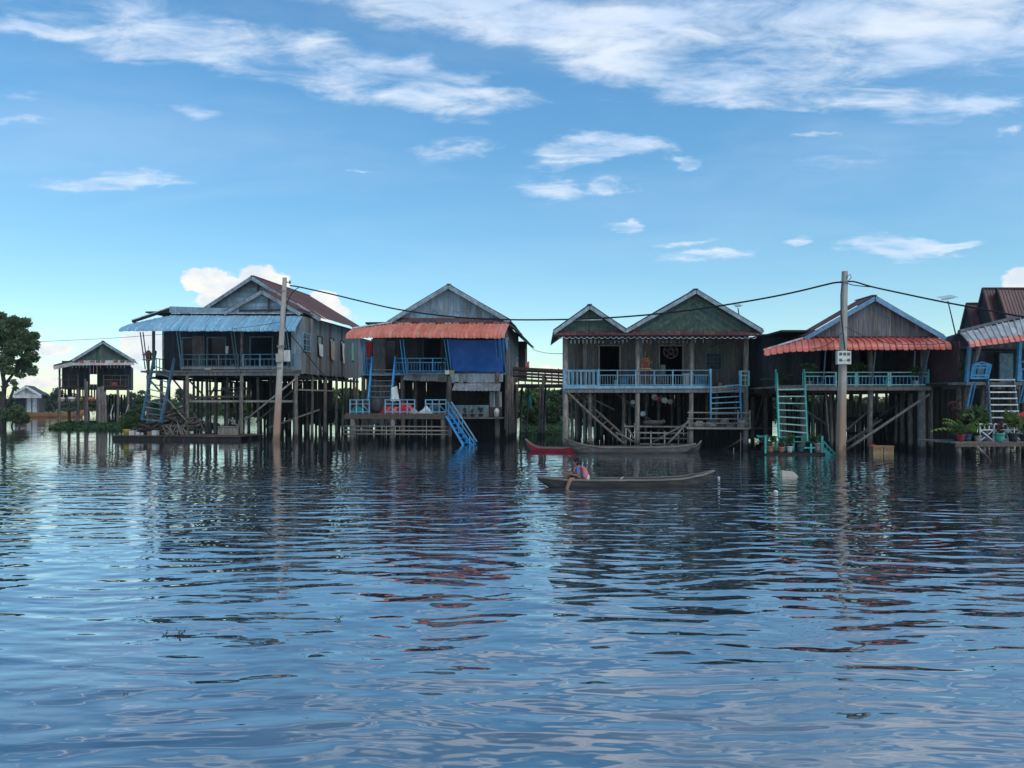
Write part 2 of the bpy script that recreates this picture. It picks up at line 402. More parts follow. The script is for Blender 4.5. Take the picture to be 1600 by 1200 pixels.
# ------------------------------------------------------------------ mesh helpers
class MB:
    def __init__(s):
        s.v = []
        s.f = []

    def add(s, vs, fs):
        o = len(s.v)
        s.v.extend(tuple(p) for p in vs)
        s.f.extend(tuple(i + o for i in f) for f in fs)
        return s

    def hexa(s, p):          # 8 corners: bottom 0-3, top 4-7
        return s.add(p, [(3, 2, 1, 0), (4, 5, 6, 7), (0, 1, 5, 4), (1, 2, 6, 5), (2, 3, 7, 6), (3, 0, 4, 7)])

    def box(s, c, d, rz=0.0):
        x, y, z = (q / 2 for q in d)
        ca, sa = math.cos(rz), math.sin(rz)
        ps = [(-x, -y, -z), (x, -y, -z), (x, y, -z), (-x, y, -z), (-x, -y, z), (x, -y, z), (x, y, z), (-x, y, z)]
        return s.hexa([(c[0] + a * ca - b * sa, c[1] + a * sa + b * ca, c[2] + e) for a, b, e in ps])

    def span(s, a, b):       # axis box between two corners
        lo = [min(p, q) for p, q in zip(a, b)]
        hi = [max(p, q) for p, q in zip(a, b)]
        return s.box([(p + q) / 2 for p, q in zip(lo, hi)], [q - p for p, q in zip(lo, hi)])

    def beam(s, p, q, w, h, up=(0, 0, 1)):
        p, q = Vector(p), Vector(q)
        d = (q - p).normalized()
        up = Vector(up)
        if abs(d.dot(up)) > .98:
            up = Vector((0, 1, 0))
        sd = d.cross(up).normalized() * (w / 2)
        tp = sd.cross(d).normalized() * (h / 2)
        return s.hexa([p - sd - tp, p + sd - tp, q + sd - tp, q - sd - tp, p - sd + tp, p + sd + tp, q + sd + tp, q - sd + tp])

    def tube(s, pts, rad, n=6, cap=True):
        pts = [Vector(p) for p in pts]
        if not hasattr(rad, '__len__'):
            rad = [rad] * len(pts)
        vs, fs = [], []
        ref = None
        for i, p in enumerate(pts):
            d = (pts[min(i + 1, len(pts) - 1)] - pts[max(i - 1, 0)]).normalized()
            if ref is None:
                ref = Vector((1, 0, 0)) if abs(d.x) < .9 else Vector((0, 1, 0))
            a = (ref - d * ref.dot(d)).normalized()
            ref = a
            b = d.cross(a)
            for j in range(n):
                t = 2 * math.pi * j / n
                vs.append(p + (a * math.cos(t) + b * math.sin(t)) * rad[i])
        for i in range(len(pts) - 1):
            for j in range(n):
                k = (j + 1) % n
                fs.append((i * n + j, i * n + k, (i + 1) * n + k, (i + 1) * n + j))
        if cap:
            fs.append(tuple(range(n - 1, -1, -1)))
            fs.append(tuple((len(pts) - 1) * n + j for j in range(n)))
        return s.add(vs, fs)

    def lathe(s, prof, n=12, c=(0, 0, 0), cap=True):
        vs, fs = [], []
        for r, z in prof:
            for j in range(n):
                t = 2 * math.pi * j / n
                vs.append((c[0] + r * math.cos(t), c[1] + r * math.sin(t), c[2] + z))
        for i in range(len(prof) - 1):
            for j in range(n):
                k = (j + 1) % n
                fs.append((i * n + j, i * n + k, (i + 1) * n + k, (i + 1) * n + j))
        if cap:
            fs.append(tuple(range(n - 1, -1, -1)))
            fs.append(tuple((len(prof) - 1) * n + j for j in range(n)))
        return s.add(vs, fs)

    def prism(s, poly, off):   # planar polygon pushed along a vector
        n = len(poly)
        a = [Vector(p) for p in poly]
        b = [p + Vector(off) for p in a]
        fs = [tuple(range(n)), tuple(range(2 * n - 1, n - 1, -1))]
        for i in range(n):
            j = (i + 1) % n
            fs.append((i, i + n, j + n, j))
        return s.add(a + b, fs)

    def grid(s, rows):         # rows of points
        n = len(rows[0])
        vs = [p for r in rows for p in r]
        fs = []
        for i in range(len(rows) - 1):
            for j in range(n - 1):
                fs.append((i * n + j, i * n + j + 1, (i + 1) * n + j + 1, (i + 1) * n + j))
        return s.add(vs, fs)

    def mesh(s, name, mat, smooth=False):
        me = bpy.data.meshes.new(name)
        me.from_pydata([tuple(p) for p in s.v], [], s.f)
        me.materials.append(mat if not isinstance(mat, str) else M[mat])
        if smooth:
            me.polygons.foreach_set('use_smooth', [True] * len(me.polygons))
        return me

    def build(s, name, mat, parent=None, smooth=False, label=None, kind=None, loc=None):
        o = bpy.data.objects.new(name, s.mesh(name, mat, smooth))
        COL.objects.link(o)
        if parent is not None:
            o.parent = parent
        if label:
            o['label'] = label
        if kind:
            o['kind'] = kind
        if loc is not None:
            o.location = loc
        return o


def tag(o, label, cat, group=None):
    o['label'] = label
    o['category'] = cat
    if group:
        o['group'] = group
    return o


def thing(name, label, cat, loc=(0, 0, 0), rz=0.0, group=None):
    o = bpy.data.objects.new(name, None)
    o.empty_display_size = .3
    COL.objects.link(o)
    o.location = loc
    o.rotation_euler = (0, 0, rz)
    return tag(o, label, cat, group)


def link_copy(o, parent=None):
    c = o.copy()
    COL.objects.link(c)
    if parent is not None:
        c.parent = parent
    for ch in list(o.children):
        link_copy(ch, c)
    return c


def PX(px, py, Y):
    """world point whose place in the photograph is (px, py) at depth Y"""
    return Vector(((px - 800) / FPX * Y, Y, HC + (HY - py) / FPX * Y))


def WL(px, py):
    """point on the water"""
    Y = HC * FPX / (py - HY)
    return Vector(((px - 800) / FPX * Y, Y, 0))


class Frame:
    """a house: local u along its front, v to the back, z up"""
    def __init__(s, name, label, cat, px, Y, deg, group=None):
        s.o = Vector(((px - 800) / FPX * Y, Y, 0))
        s.a = R(deg)
        s.c = Vector((math.cos(s.a), math.sin(s.a), 0))
        s.n = Vector((-math.sin(s.a), math.cos(s.a), 0))
        s.e = thing(name, label, cat, s.o, s.a, group)

    def pt(s, px, py, v=0.0):
        k = (px - 800) / FPX
        u = (k * (s.o.y + v * s.n.y) - s.o.x - v * s.n.x) / (s.c.x - k * s.c.y)
        Y = s.o.y + u * s.c.y + v * s.n.y
        return Vector((u, v, HC + (HY - py) / FPX * Y))

    def side(s, px, py, u=0.0):
        k = (px - 800) / FPX
        v = (k * (s.o.y + u * s.c.y) - s.o.x - u * s.c.x) / (s.n.x - k * s.n.y)
        Y = s.o.y + u * s.c.y + v * s.n.y
        return Vector((u, v, HC + (HY - py) / FPX * Y))

    def w(s, p):
        return s.o + s.c * p[0] + s.n * p[1] + Vector((0, 0, p[2]))

    def base(s, p):            # pixel of a local point
        q = s.w(p)
        return (800 + q.x / q.y * FPX, HY - (q.z - HC) / q.y * FPX)


# ---------- building pieces
def post(parent, top, bot, r, mat='post', name='post', n=7, crook=.03):
    top, bot = Vector(top), Vector(bot)
    pts = []
    for t in (0, .33, .66, 1):
        p = bot.lerp(top, t)
        if 0 < t < 1:
            p = p + Vector((rnd.uniform(-crook, crook), rnd.uniform(-crook, crook), 0))
        pts.append(p)
    return MB().tube(pts, [r * 1.08, r * 1.03, r, r * .95], n).build(name, mat, parent, True)


def pole_piece(parent, a, b, r, mat='post', name='brace', n=6):
    a, b = Vector(a), Vector(b)
    m = a.lerp(b, .5) + Vector((rnd.uniform(-.03, .03), rnd.uniform(-.03, .03), rnd.uniform(-.03, .03)))
    return MB().tube([a, m, b], [r, r * .95, r * .85], n).build(name, mat, parent, True)


def beam(parent, a, b, w, h, mat='wood_dark', name='beam'):
    return MB().beam(a, b, w, h).build(name, mat, parent)


def plerp(pts, t):
    """point at fraction t of a polyline"""
    ls = [(pts[i + 1] - pts[i]).length for i in range(len(pts) - 1)]
    d = t * sum(ls)
    for i, l in enumerate(ls):
        if d <= l or i == len(ls) - 1:
            return pts[i].lerp(pts[i + 1], min(1, d / l) if l else 0)
        d -= l


def sheets(parent, top, bot, n, mat, curl=0.0, ribs=1, rib_h=.035, name='roof_sheet', rag=.0):
    """roof covering: n separate sheets between two polylines, rolled over at the foot if curl"""
    top = [Vector(p) for p in top]
    bot = [Vector(p) for p in bot]
    out = []
    for i in range(n):
        cols = []
        for r_ in range(ribs):
            b = r_ / ribs
            s_ = 1 / ribs
            cols += [(b, 0), (b + .10 * s_, 1), (b + .22 * s_, 1), (b + .34 * s_, 0)]
        cols.append((.992, 0))
        rows = []
        rg = rnd.uniform(-rag, rag)
        lift = rnd.uniform(0, .010)
        dent = rnd.uniform(-.018, .018)
        A, B = plerp(top, (i + .5) / n), plerp(bot, (i + .5) / n)
        rowp = [0, .5, 1] if not curl else [0, .4, .75, .86, .93, .97, 1]
        T0, T1 = plerp(top, i / n), plerp(top, (i + 1) / n)
        side = (T1 - T0).normalized()
        nor = side.cross(B - A).normalized()
        if nor.z < 0:
            nor = -nor
        for s_ in rowp:
            row = []
            for (c, h) in cols:
                t = (i + c) / n
                a, b = plerp(top, t), plerp(bot, t)
                if rg:
                    b = b + (b - a).normalized() * rg
                if curl:
                    kx = b + Vector((0, 0, curl))
                    if s_ <= .75:
                        p = a.lerp(kx, s_ / .75 * .86)
                    else:
                        q0 = a.lerp(kx, .86)
                        x = (s_ - .75) / .25
                        p = q0 * (1 - x) ** 2 + kx * 2 * x * (1 - x) + b * x * x
                else:
                    p = a.lerp(b, s_)
                row.append(p + nor * (h * rib_h + lift + dent * math.sin(s_ * 4.5 + i)))
            rows.append(row)
        o = MB().grid(rows).build(name, mat, parent)
        out.append(o)
    return out


def planks(parent, A, B, z0, z1, n, mat0, name='plank', th=.03, gap=.008, holes=(), jit=.005, drop=0.0):
    """upright boards side by side from A to B (u, v); z0, z1 functions of the fraction along"""
    A, B = Vector((*A, 0)), Vector((*B, 0))
    d = (B - A)
    L = d.length
    d.normalize()
    nn = Vector((d.y, -d.x, 0))
    f0 = z0 if callable(z0) else (lambda t: z0)
    f1 = z1 if callable(z1) else (lambda t: z1)
    for i in range(n):
        mat = mat0
        if isinstance(mat0, (list, tuple)):
            mat = mat0[0] if rnd.random() < .72 else rnd.choice(mat0[1:])
        t0, t1 = i / n + gap / L / 2, (i + 1) / n - gap / L / 2
        tm = (t0 + t1) / 2
        segs = [(None, None)]
        cut = [h for h in holes if h[0] < tm < h[1]]
        if cut:
            h = cut[0]
            segs = [(None, h[2]), (h[3], None)]
        o = rnd.uniform(-jit, jit)
        dz = -rnd.uniform(0, drop)
        for lo, hi in segs:
            b0 = f0(t0) + dz if lo is None else lo
            b1 = f0(t1) + dz if lo is None else lo
            c0 = f1(t0) if hi is None else hi
            c1 = f1(t1) if hi is None else hi
            if max(c0 - b0, c1 - b1) < .03:
                continue
            c0, c1 = max(c0, b0 + .004), max(c1, b1 + .004)
            P0, P1 = A + d * (t0 * L), A + d * (t1 * L)
            F, K = nn * (th / 2 + o), nn * (-th / 2 + o)
            z = lambda p, h: p + Vector((0, 0, h))
            MB().hexa([z(P0 + F, b0), z(P1 + F, b1), z(P1 + K, b1), z(P0 + K, b0),
                       z(P0 + F, c0), z(P1 + F, c1), z(P1 + K, c1), z(P0 + K, c0)]).build(name, mat, parent)


def railing(parent, p0, p1, h, nposts, nbal, mat, bmat=None, rails=(0.05, .62, 1.0), rw=.045, bw=.026, name='railing', double=False):
    p0, p1 = Vector(p0), Vector(p1)
    mb = MB()
    for r_ in rails:
        z = Vector((0, 0, h * r_))
        mb.beam(p0 + z, p1 + z, rw, rw)
    o = mb.build(name, mat, parent)
    lo, hi = Vector((0, 0, h * rails[0])), Vector((0, 0, h * (rails[-2] if len(rails) > 2 else rails[-1])))
    for i in range(nposts):
        p = p0.lerp(p1, i / max(1, nposts - 1))
        MB().beam(p, p + Vector((0, 0, h * 1.03)), .06, .06).build('post', mat, o)
    for i in range(nbal):
        t = (i + .5) / nbal
        if double:
            t += (.18 if i % 2 else -.18) / nbal
        p = p0.lerp(p1, t) + Vector((0, 0.002, 0))
        MB().beam(p + lo, p + hi + Vector((rnd.uniform(-.018, .018), 0, 0)), bw * rnd.uniform(.8, 1.15), bw).build('baluster', bmat or mat, o)
    return o


def stair(parent, lt, lb, rt, rb, n, smat, tmat, sw=.06, sh=.16, td=.2, tth=.04, name='stair', t0=.04, t1=.97, tn='step'):
    lt, lb, rt, rb = map(Vector, (lt, lb, rt, rb))
    o = MB().beam(lt, lb, sw, sh, (0, 1, 0)).beam(rt, rb, sw, sh, (0, 1, 0)).build(name, smat, parent)
    for i in range(n):
        t = t0 + (t1 - t0) * i / max(1, n - 1)
        a, b = lt.lerp(lb, t), rt.lerp(rb, t)
        MB().beam(a, b, td, tth).build(tn, tmat, o)
    return o


def window(parent, c, du, dz, w, h, nx, ny, fmat, pmat='glass_dark', fr=.05, dep=.05, name='window'):
    """window centred at c; du along the wall, dz its outward normal"""
    c, du, nn = Vector(c), Vector(du).normalized(), Vector(dz).normalized()
    z = Vector((0, 0, 1))
    mb = MB()
    for sx in (-1, 1):
        mb.beam(c + du * (sx * w / 2) - z * (h / 2 + fr / 2) + nn * dep / 2, c + du * (sx * w / 2) + z * (h / 2 + fr / 2) + nn * dep / 2, fr, dep, nn)
    for sz in (-1, 1):
        mb.beam(c - du * (w / 2 - fr / 2) + z * (sz * h / 2) + nn * (dep / 2 - .003), c + du * (w / 2 - fr / 2) + z * (sz * h / 2) + nn * (dep / 2 - .003), dep, fr, z)
    for i in range(1, nx):
        x = -w / 2 + w * i / nx
        mb.beam(c + du * x - z * (h / 2) + nn * (dep / 2 - .006), c + du * x + z * (h / 2) + nn * (dep / 2 - .006), fr * .7, dep * .8, nn)
    for j in range(1, ny):
        y = -h / 2 + h * j / ny
        mb.beam(c - du * (w / 2) + z * y + nn * (dep / 2 - .009), c + du * (w / 2) + z * y + nn * (dep / 2 - .009), dep * .7, fr * .7, z)
    o = mb.build(name, fmat, parent)
    for i in range(nx):
        for j in range(ny):
            x = -w / 2 + w * (i + .5) / nx
            y = -h / 2 + h * (j + .5) / ny
            MB().beam(c + du * (x - w / nx / 2 + .01) + z * y + nn * .012, c + du * (x + w / nx / 2 - .01) + z * y + nn * .012, .014, h / ny - .02).build('pane', pmat, o)
    return o


def gable(fr, ap, lf, rg, v, depth, roof, gmat, bmat, npl, nsh, mode='vertical', over=.22, zb=None, bw=.2, wall=True, ribs=4, barge=True, slopes='LR', rib_h=.03, sheet_mat=None):
    A, L, Rr = fr.pt(*ap, v), fr.pt(*lf, v), fr.pt(*rg, v)
    zb = min(L.z, Rr.z) if zb is None else zb
    e = fr.e
    back = Vector((0, depth, 0))
    ov = Vector((0, -over, 0))
    up = Vector((0, 0, .06))
    rp = MB().beam(A + ov * .6 - Vector((0, 0, .10)), A + back - Vector((0, 0, .10)), .10, .1).build('roof', 'wood_dark', e)
    for S, tg in ((L, 'L'), (Rr, 'R')):
        if tg in slopes:
            sheets(rp, [A + ov + up, A + back + up], [S + ov + up, S + back + up], nsh, roof, ribs=ribs, rib_h=rib_h)
        if barge:
            dn = Vector((0, 0, -bw * .35))
            MB().beam(A + ov * 1.12 + dn, S + ov * 1.12 + dn, .04, bw, (0, 0, 1)).build('barge_board', bmat, e)
    ridge = MB().beam(A + ov * .95 + up * 1.2, A + back + up * 1.2, .20, .03).build('ridge_cap', roof, rp)
    if not wall:
        return A, L, Rr
    w = MB()
    w.prism([(L.x + .12, v + .05, max(L.z, zb) + .0), (Rr.x - .12, v + .05, max(Rr.z, zb) + .0), (A.x, v + .05, A.z - .12)], (0, .05, 0))
    wl = w.build('gable_wall', gmat[0] if isinstance(gmat, (list, tuple)) else gmat, e)
    ml, mr = (A.z - L.z) / (A.x - L.x), (A.z - Rr.z) / (Rr.x - A.x)
    if mode == 'vertical':
        def z1(t):
            u = L.x + (Rr.x - L.x) * t
            return (A.z - (A.x - u) * ml if u < A.x else A.z - (u - A.x) * mr) - .05
        planks(wl, (L.x, v), (Rr.x, v), zb, z1, npl, gmat)
    elif mode == 'horizontal':
        H = A.z - zb
        for i in range(npl):
            za, zc = zb + H * i / npl + .004, zb + H * (i + 1) / npl - .004
            zc = min(zc, A.z - .06)
            f = lambda z: (A.x - (A.z - .05 - z) / ml, A.x + (A.z - .05 - z) / mr)
            (l0, r0), (l1, r1) = f(za), f(zc)
            if r0 - l0 < .05:
                continue
            o = rnd.uniform(-.004, .004)
            l1, r1 = min(l1, r1 - .01), r1
            MB().prism([(l0, v + o, za), (r0, v + o, za), (r1, v + .02 + o, zc), (l1, v + .02 + o, zc)], (0, .025, 0)).build('plank', gmat if not isinstance(gmat, (list, tuple)) else (gmat[0] if rnd.random() < .72 else rnd.choice(gmat[1:])), wl)
    else:                       # boards laid parallel to the two rafters, meeting in the middle
        H = A.z - zb
        step = H / npl
        for sgn, m_ in ((-1, ml), (1, mr)):
            for i in range(npl):
                d0, d1 = .06 + i * step + .004, min(H - .002, .06 + (i + 1) * step - .004)
                if d0 >= H - .01:
                    continue
                x0, x1 = (H - d0) / m_, (H - d1) / m_
                o = rnd.uniform(-.005, .005)
                g = .004 * sgn
                MB().prism([(A.x + g, v + o, A.z - d0), (A.x + g, v + o, A.z - d1), (A.x + g + sgn * x1, v + o, zb), (A.x + g + sgn * x0, v + o, zb)], (0, .03, 0)).build('plank', gmat if not isinstance(gmat, (list, tuple)) else (gmat[0] if rnd.random() < .72 else rnd.choice(gmat[1:])), wl)
    return A, L, Rr


def leaf_cloud(clumps, n, size, rs, flat=.5):
    """leaf quads scattered through clumps [(centre, radii)]"""
    g = np.random.default_rng(rs)
    w = np.array([r[0] * r[1] * r[2] for _, r in clumps]) ** .75
    w = w / w.sum()
    idx = g.choice(len(clumps), n, p=w)
    C = np.array([c for c, _ in clumps])[idx]
    RR = np.array([r for _, r in clumps])[idx]
    d = g.normal(size=(n, 3))
    d /= np.linalg.norm(d, axis=1)[:, None]
    rad = g.random(n)[:, None] ** .45
    pos = C + d * rad * RR
    # leaf frame
    nrm = g.normal(size=(n, 3)) * (1 - flat) + np.array([0, 0, 1.0]) * flat + d * .5
    nrm /= np.linalg.norm(nrm, axis=1)[:, None]
    t = g.normal(size=(n, 3))
    t -= nrm * (t * nrm).sum(1)[:, None]
    t /= np.linalg.norm(t, axis=1)[:, None]
    b = np.cross(nrm, t)
    s = size * (.6 + .8 * g.random(n))[:, None]
    fold = nrm * s * .18
    p0, p1 = pos - t * s, pos + b * s * .45 + fold * 0
    p2, p3 = pos + t * s, pos - b * s * .45
    V = np.stack([p0, p1 - fold, p2, p3 - fold], 1).reshape(-1, 3)
    mb = MB()
    mb.v = [tuple(x) for x in V.tolist()]
    mb.f = [(4 * i, 4 * i + 1, 4 * i + 2, 4 * i + 3) for i in range(n)]
    return mb


# ------------------------------------------------------------------ the water
def water_mat():
    m = bpy.data.materials.new('water')
    m.use_nodes = True
    k = NT(m.node_tree)
    geo = k.n('ShaderNodeNewGeometry')
    p = geo.outputs['Position']
    warp = k.noise(k.mapping(p, scale=(.25, .25, 0)), 1.0, 2.0, .5, out='Color')
    va = k.n('ShaderNodeVectorMath', operation='SCALE')
    k.link(warp, va.inputs[0]); va.inputs['Scale'].default_value = 1.1
    vb = k.n('ShaderNodeVectorMath', operation='ADD')
    k.link(p, vb.inputs[0]); k.link(va.outputs[0], vb.inputs[1])
    q = vb.outputs[0]
    a = k.noise(k.mapping(q, scale=(1.25, 3.0, 0), rot=(0, 0, R(3))), 1.0, .4, .45)
    b = k.noise(k.mapping(q, scale=(2.7, 5.8, 0), rot=(0, 0, R(-5)), loc=(4, 9, 0)), 1.0, .5, .5)
    c = k.noise(k.mapping(q, scale=(4.2, 10, 0), rot=(0, 0, R(7)), loc=(1, 3, 0)), 1.0, 1.0, .5)
    sw = k.noise(k.mapping(p, scale=(.10, .24, 0), rot=(0, 0, R(8))), 1.0, 1.0, .5)
    h = k.math('ADD', k.math('MULTIPLY', a, .038), k.math('MULTIPLY', b, .0155))
    h = k.math('ADD', h, k.math('MULTIPLY', c, .0028))
    h = k.math('ADD', h, k.math('MULTIPLY', sw, .045))
    # calmer in the lee of the houses, and drifting calm patches
    sep = k.n('ShaderNodeSeparateXYZ')
    k.link(p, sep.inputs[0])
    lee = k.maprange(sep.outputs[1], 16.0, 33.0, 1.22, .22)
    patch = k.maprange(k.noise(k.mapping(p, scale=(.05, .14, 0), loc=(7, 2, 0)), 1.0, 2.0, .5), .36, .62, .62, 1.08)
    near = k.maprange(sep.outputs[1], 4.0, 11.0, .46, 1.0)
    amp = k.math('MULTIPLY', k.math('MULTIPLY', lee, patch), near)
    bn = k.n('ShaderNodeBump')
    bn.inputs['Distance'].default_value = 1.0
    k.link(amp, bn.inputs['Strength'])
    k.link(h, bn.inputs['Height'])
    # silty lake water: dull body under a clear reflecting skin
    mud = k.noise(k.mapping(q, scale=(.5, 1.0, 0), loc=(2, 8, 0)), 1.0, 5.0, .6, .6)
    dif = k.n('ShaderNodeBsdfDiffuse')
    k.link(k.mix(k.maprange(mud, .4, .62), (.022, .036, .048, 1), (.062, .074, .078, 1)), dif.inputs['Color'])
    gl = k.n('ShaderNodeBsdfGlossy')
    gl.inputs['Roughness'].default_value = .012
    gl.inputs['Color'].default_value = (.97, .98, 1, 1)
    k.link(bn.outputs[0], gl.inputs['Normal'])
    fr = k.n('ShaderNodeFresnel')
    fr.inputs['IOR'].default_value = 1.33
    k.link(bn.outputs[0], fr.inputs['Normal'])
    mx = k.n('ShaderNodeMixShader')
    k.link(k.math('POWER', fr.outputs[0], .40), mx.inputs[0])
    k.link(dif.outputs[0], mx.inputs[1])
    k.link(gl.outputs[0], mx.inputs[2])
    o = k.n('ShaderNodeOutputMaterial')
    k.link(mx.outputs[0], o.inputs[0])
    return m


_w = MB()
_xs = [-880, -400, -120, 0, 120, 400, 880]
_ys = [-80, 0, 30, 80, 300, 600, 880]
_w.grid([[(x, y, 0) for x in _xs] for y in _ys])
water = _w.build('lake_water', water_mat(), kind='structure')

# ------------------------------------------------------------------ trees and water plants
def crown_variant(seed, nclump, nleaf, size, mat, spread=(1, 1, .8)):
    g = random.Random(seed)
    cl = []
    for i in range(nclump):
        while True:
            p = Vector((g.uniform(-1, 1), g.uniform(-1, 1), g.uniform(-.8, 1)))
            if .25 < p.length < 1:
                break
        r = g.uniform(.22, .40)
        cl.append(((p.x * .72 * spread[0], p.y * .72 * spread[1], p.z * .72 * spread[2]), (r, r, r * .72)))
    return leaf_cloud(cl, nleaf, size, seed, .35)


def trunk_variant(seed, h, r):
    g = random.Random(seed)
    mb = MB()
    pts = [Vector((0, 0, -.3))]
    for i in range(1, 6):
        pts.append(Vector((g.uniform(-.06, .06) * i, g.uniform(-.06, .06) * i, h * i / 5)))
    mb.tube(pts, [r, r * .85, r * .75, r * .62, r * .5, r * .3], 7)
    for i in range(7):
        k = g.randint(2, 4)
        a = g.uniform(0, 6.28)
        s = pts[k]
        e = s + Vector((math.cos(a) * h * .38, math.sin(a) * h * .38, h * g.uniform(.15, .4)))
        mb.tube([s, s.lerp(e, .5) + Vector((0, 0, h * .03)), e], [r * .4, r * .28, r * .1], 5)
    return mb


far_crowns = [crown_variant(11 + i, 15, 1000, .10, 'leaf_far').mesh('crown', 'leaf_far') for i in range(5)]
bush_crowns = [crown_variant(31 + i, 18, 2200, .09, 'leaf_bush', (1, 1, .9)).mesh('crown', 'leaf_bush') for i in range(4)]
far_trunks = [trunk_variant(51 + i, 1.0, .05).mesh('trunk', 'bark') for i in range(3)]


def tree_copy(name, label, cat, group, x, y, w, h, crowns, seed, lift=.45):
    """a tree standing in the flood: w wide, h tall"""
    g = random.Random(seed)
    t = thing(name, label, cat, (x, y, 0), g.uniform(0, 6.28), group)
    tr = bpy.data.objects.new('trunk', g.choice(far_trunks))
    COL.objects.link(tr); tr.parent = t
    tr.scale = (h * .8, h * .8, h * .62)
    cr = bpy.data.objects.new('crown', g.choice(crowns))
    COL.objects.link(cr); cr.parent = t
    cr.scale = (w / 2, w / 2, h * (1 - lift * .62) / 2)
    cr.location = (0, 0, h - h * (1 - lift * .62) / 2)
    cr.rotation_euler = (0, 0, g.uniform(0, 6.28))
    return t


# far wooded shore: individual trees, then the wood behind them
G_FAR = 'trees on the far flooded shore'
rt = random.Random(5)
for i, px in enumerate(range(-120, 1760, 24)):
    Y = rt.uniform(150, 215)
    x = (px + rt.uniform(-10, 10) - 800) / FPX * Y
    h = rt.uniform(3.6, 6.2)
    w = rt.uniform(4.5, 8.5)
    tree_copy('shore_tree', 'low dark green tree in the distant tree line along the far shore', 'tree', G_FAR, x, Y, w, h, far_crowns, 100 + i, .1)
for px, py, Y, w in ((83, 600, 120, 3.4), (222, 607, 130, 3.8), (288, 602, 125, 3.6)):
    p = PX(px, py, Y)
    lab = {83: 'slim pale tree rising behind the far thatched stilt house on its left', 222: 'tall bushy tree between the far stilt house and the blue awning house',
           288: 'lone loose tree seen through the open stilts of the blue awning house'}[px]
    tree_copy('slim_tree', lab, 'tree', None, p.x, p.y, w, p.z + .2, far_crowns, 900 + px, .5)
wood = []
gw = random.Random(77)
for i in range(330):
    x = gw.uniform(-330, 330)
    y = gw.uniform(235, 330)
    r = gw.uniform(2.5, 5)
    wood.append(((x, y, gw.uniform(1.2, 2.6)), (r * 1.3, r, gw.uniform(1.6, 3.4))))
leaf_cloud(wood, 30000, .55, 9, .35).build('distant_woodland', 'leaf_far', kind='stuff')
bank = MB().grid([[(x, y, z) for x in (-500, -150, 0, 150, 500)] for y, z in ((222, -.3), (228, .25), (330, .4), (420, .4), (430, -.3))])
surf('bank_earth', (.07, .075, .04), (.04, .045, .025), .3, (1, 1, 1), .95, .1)
bank.build('far_shore_bank', 'bank_earth', kind='structure')

# bushes standing in the water close behind the houses
ORD = ('leftmost', 'second from the left', 'third from the left', 'fourth from the left', 'fifth from the left', 'sixth from the left', 'seventh from the left', 'eighth from the left',
       'ninth from the left', 'tenth from the left', 'eleventh from the left', 'twelfth from the left', 'thirteenth from the left', 'fourteenth from the left')


def bushes(spec, lab, group):
    spec = sorted(spec)
    for i, (px, py, Y, w) in enumerate(spec):
        p = PX(px, py, Y)
        tree_copy('flooded_bush', lab + ', ' + ('rightmost' if i == len(spec) - 1 else ORD[i]), 'bush', group, p.x, p.y, w, p.z + .1, bush_crowns, int(px * 3 + Y), .0)


bushes([(826, 600, 62, 3.4), (848, 608, 64, 3.6), (866, 604, 66, 3.6), (838, 596, 74, 5.0), (876, 598, 70, 5.0), (858, 622, 58, 2.6), (835, 628, 57, 2.2)],
       'green bush in the gap under the footbridge', 'bushes under the footbridge')
bushes([(470, 598, 62, 4.6), (500, 602, 60, 4.4), (530, 596, 63, 4.8), (560, 600, 60, 4.6), (445, 602, 64, 4.6), (415, 608, 66, 4.6), (590, 598, 66, 5), (505, 630, 55, 2.6), (540, 632, 54, 2.6), (478, 634, 55, 2.4), (568, 634, 54, 2.4), (380, 616, 68, 4.2)],
       'dark bush behind the stilts of the blue awning house', 'bushes behind the blue awning house')
bushes([(630, 598, 62, 5), (668, 602, 64, 5), (706, 600, 62, 5), (745, 598, 62, 5), (785, 600, 64, 4.6), (610, 632, 55, 2.6), (650, 634, 55, 2.6), (690, 632, 55, 2.6), (730, 634, 55, 2.6)],
       'dark bush behind the stilts of the tarpaulin house', 'bushes behind the tarpaulin house')
bushes([(905, 596, 58, 4.6), (940, 598, 56, 4.2), (985, 602, 60, 4.8), (1030, 604, 58, 4.8), (1075, 602, 60, 4.8), (1115, 602, 58, 4.6), (1150, 600, 58, 4.4), (915, 636, 50, 2.4), (960, 638, 50, 2.4), (1010, 638, 50, 2.4), (1060, 638, 50, 2.4)],
       'green bush behind the stilts of the twin gabled house', 'bushes behind the twin gabled house')
bushes([(1190, 606, 56, 4.4), (1235, 608, 54, 4.4), (1280, 612, 56, 4.4), (1330, 616, 56, 4.4), (1380, 620, 56, 4.2), (1425, 616, 56, 4), (1470, 606, 54, 4.4), (1520, 602, 54, 4.4), (1570, 600, 52, 4.6), (1615, 598, 52, 4.6), (1250, 640, 48, 2.4), (1310, 642, 48, 2.4), (1370, 642, 48, 2.4), (1430, 640, 48, 2.4)],
       'green bush behind the stilts of the two red awning houses', 'bushes behind the red awning houses')
bushes([(250, 622, 95, 4.6), (215, 620, 110, 5.0), (310, 626, 100, 4.6), (340, 624, 88, 3.6), (205, 630, 92, 4.0), (275, 633, 80, 3.0), (300, 636, 78, 3.0)],
       'round bush in the flood left of the blue awning house', 'bushes left of the blue awning house')
bushes([(110, 622, 130, 5.0), (140, 620, 125, 5.0), (170, 622, 128, 5.0), (75, 622, 140, 4.6), (195, 625, 120, 4.4)],
       'dark bush behind the far stilt house', 'bushes behind the far stilt house')
bushes([(18, 632, 64, 1.9), (30, 640, 62, 1.6), (-12, 634, 66, 2.4)],
       'low leafy shrub at the foot of the big tree', 'shrubs at the foot of the big tree')
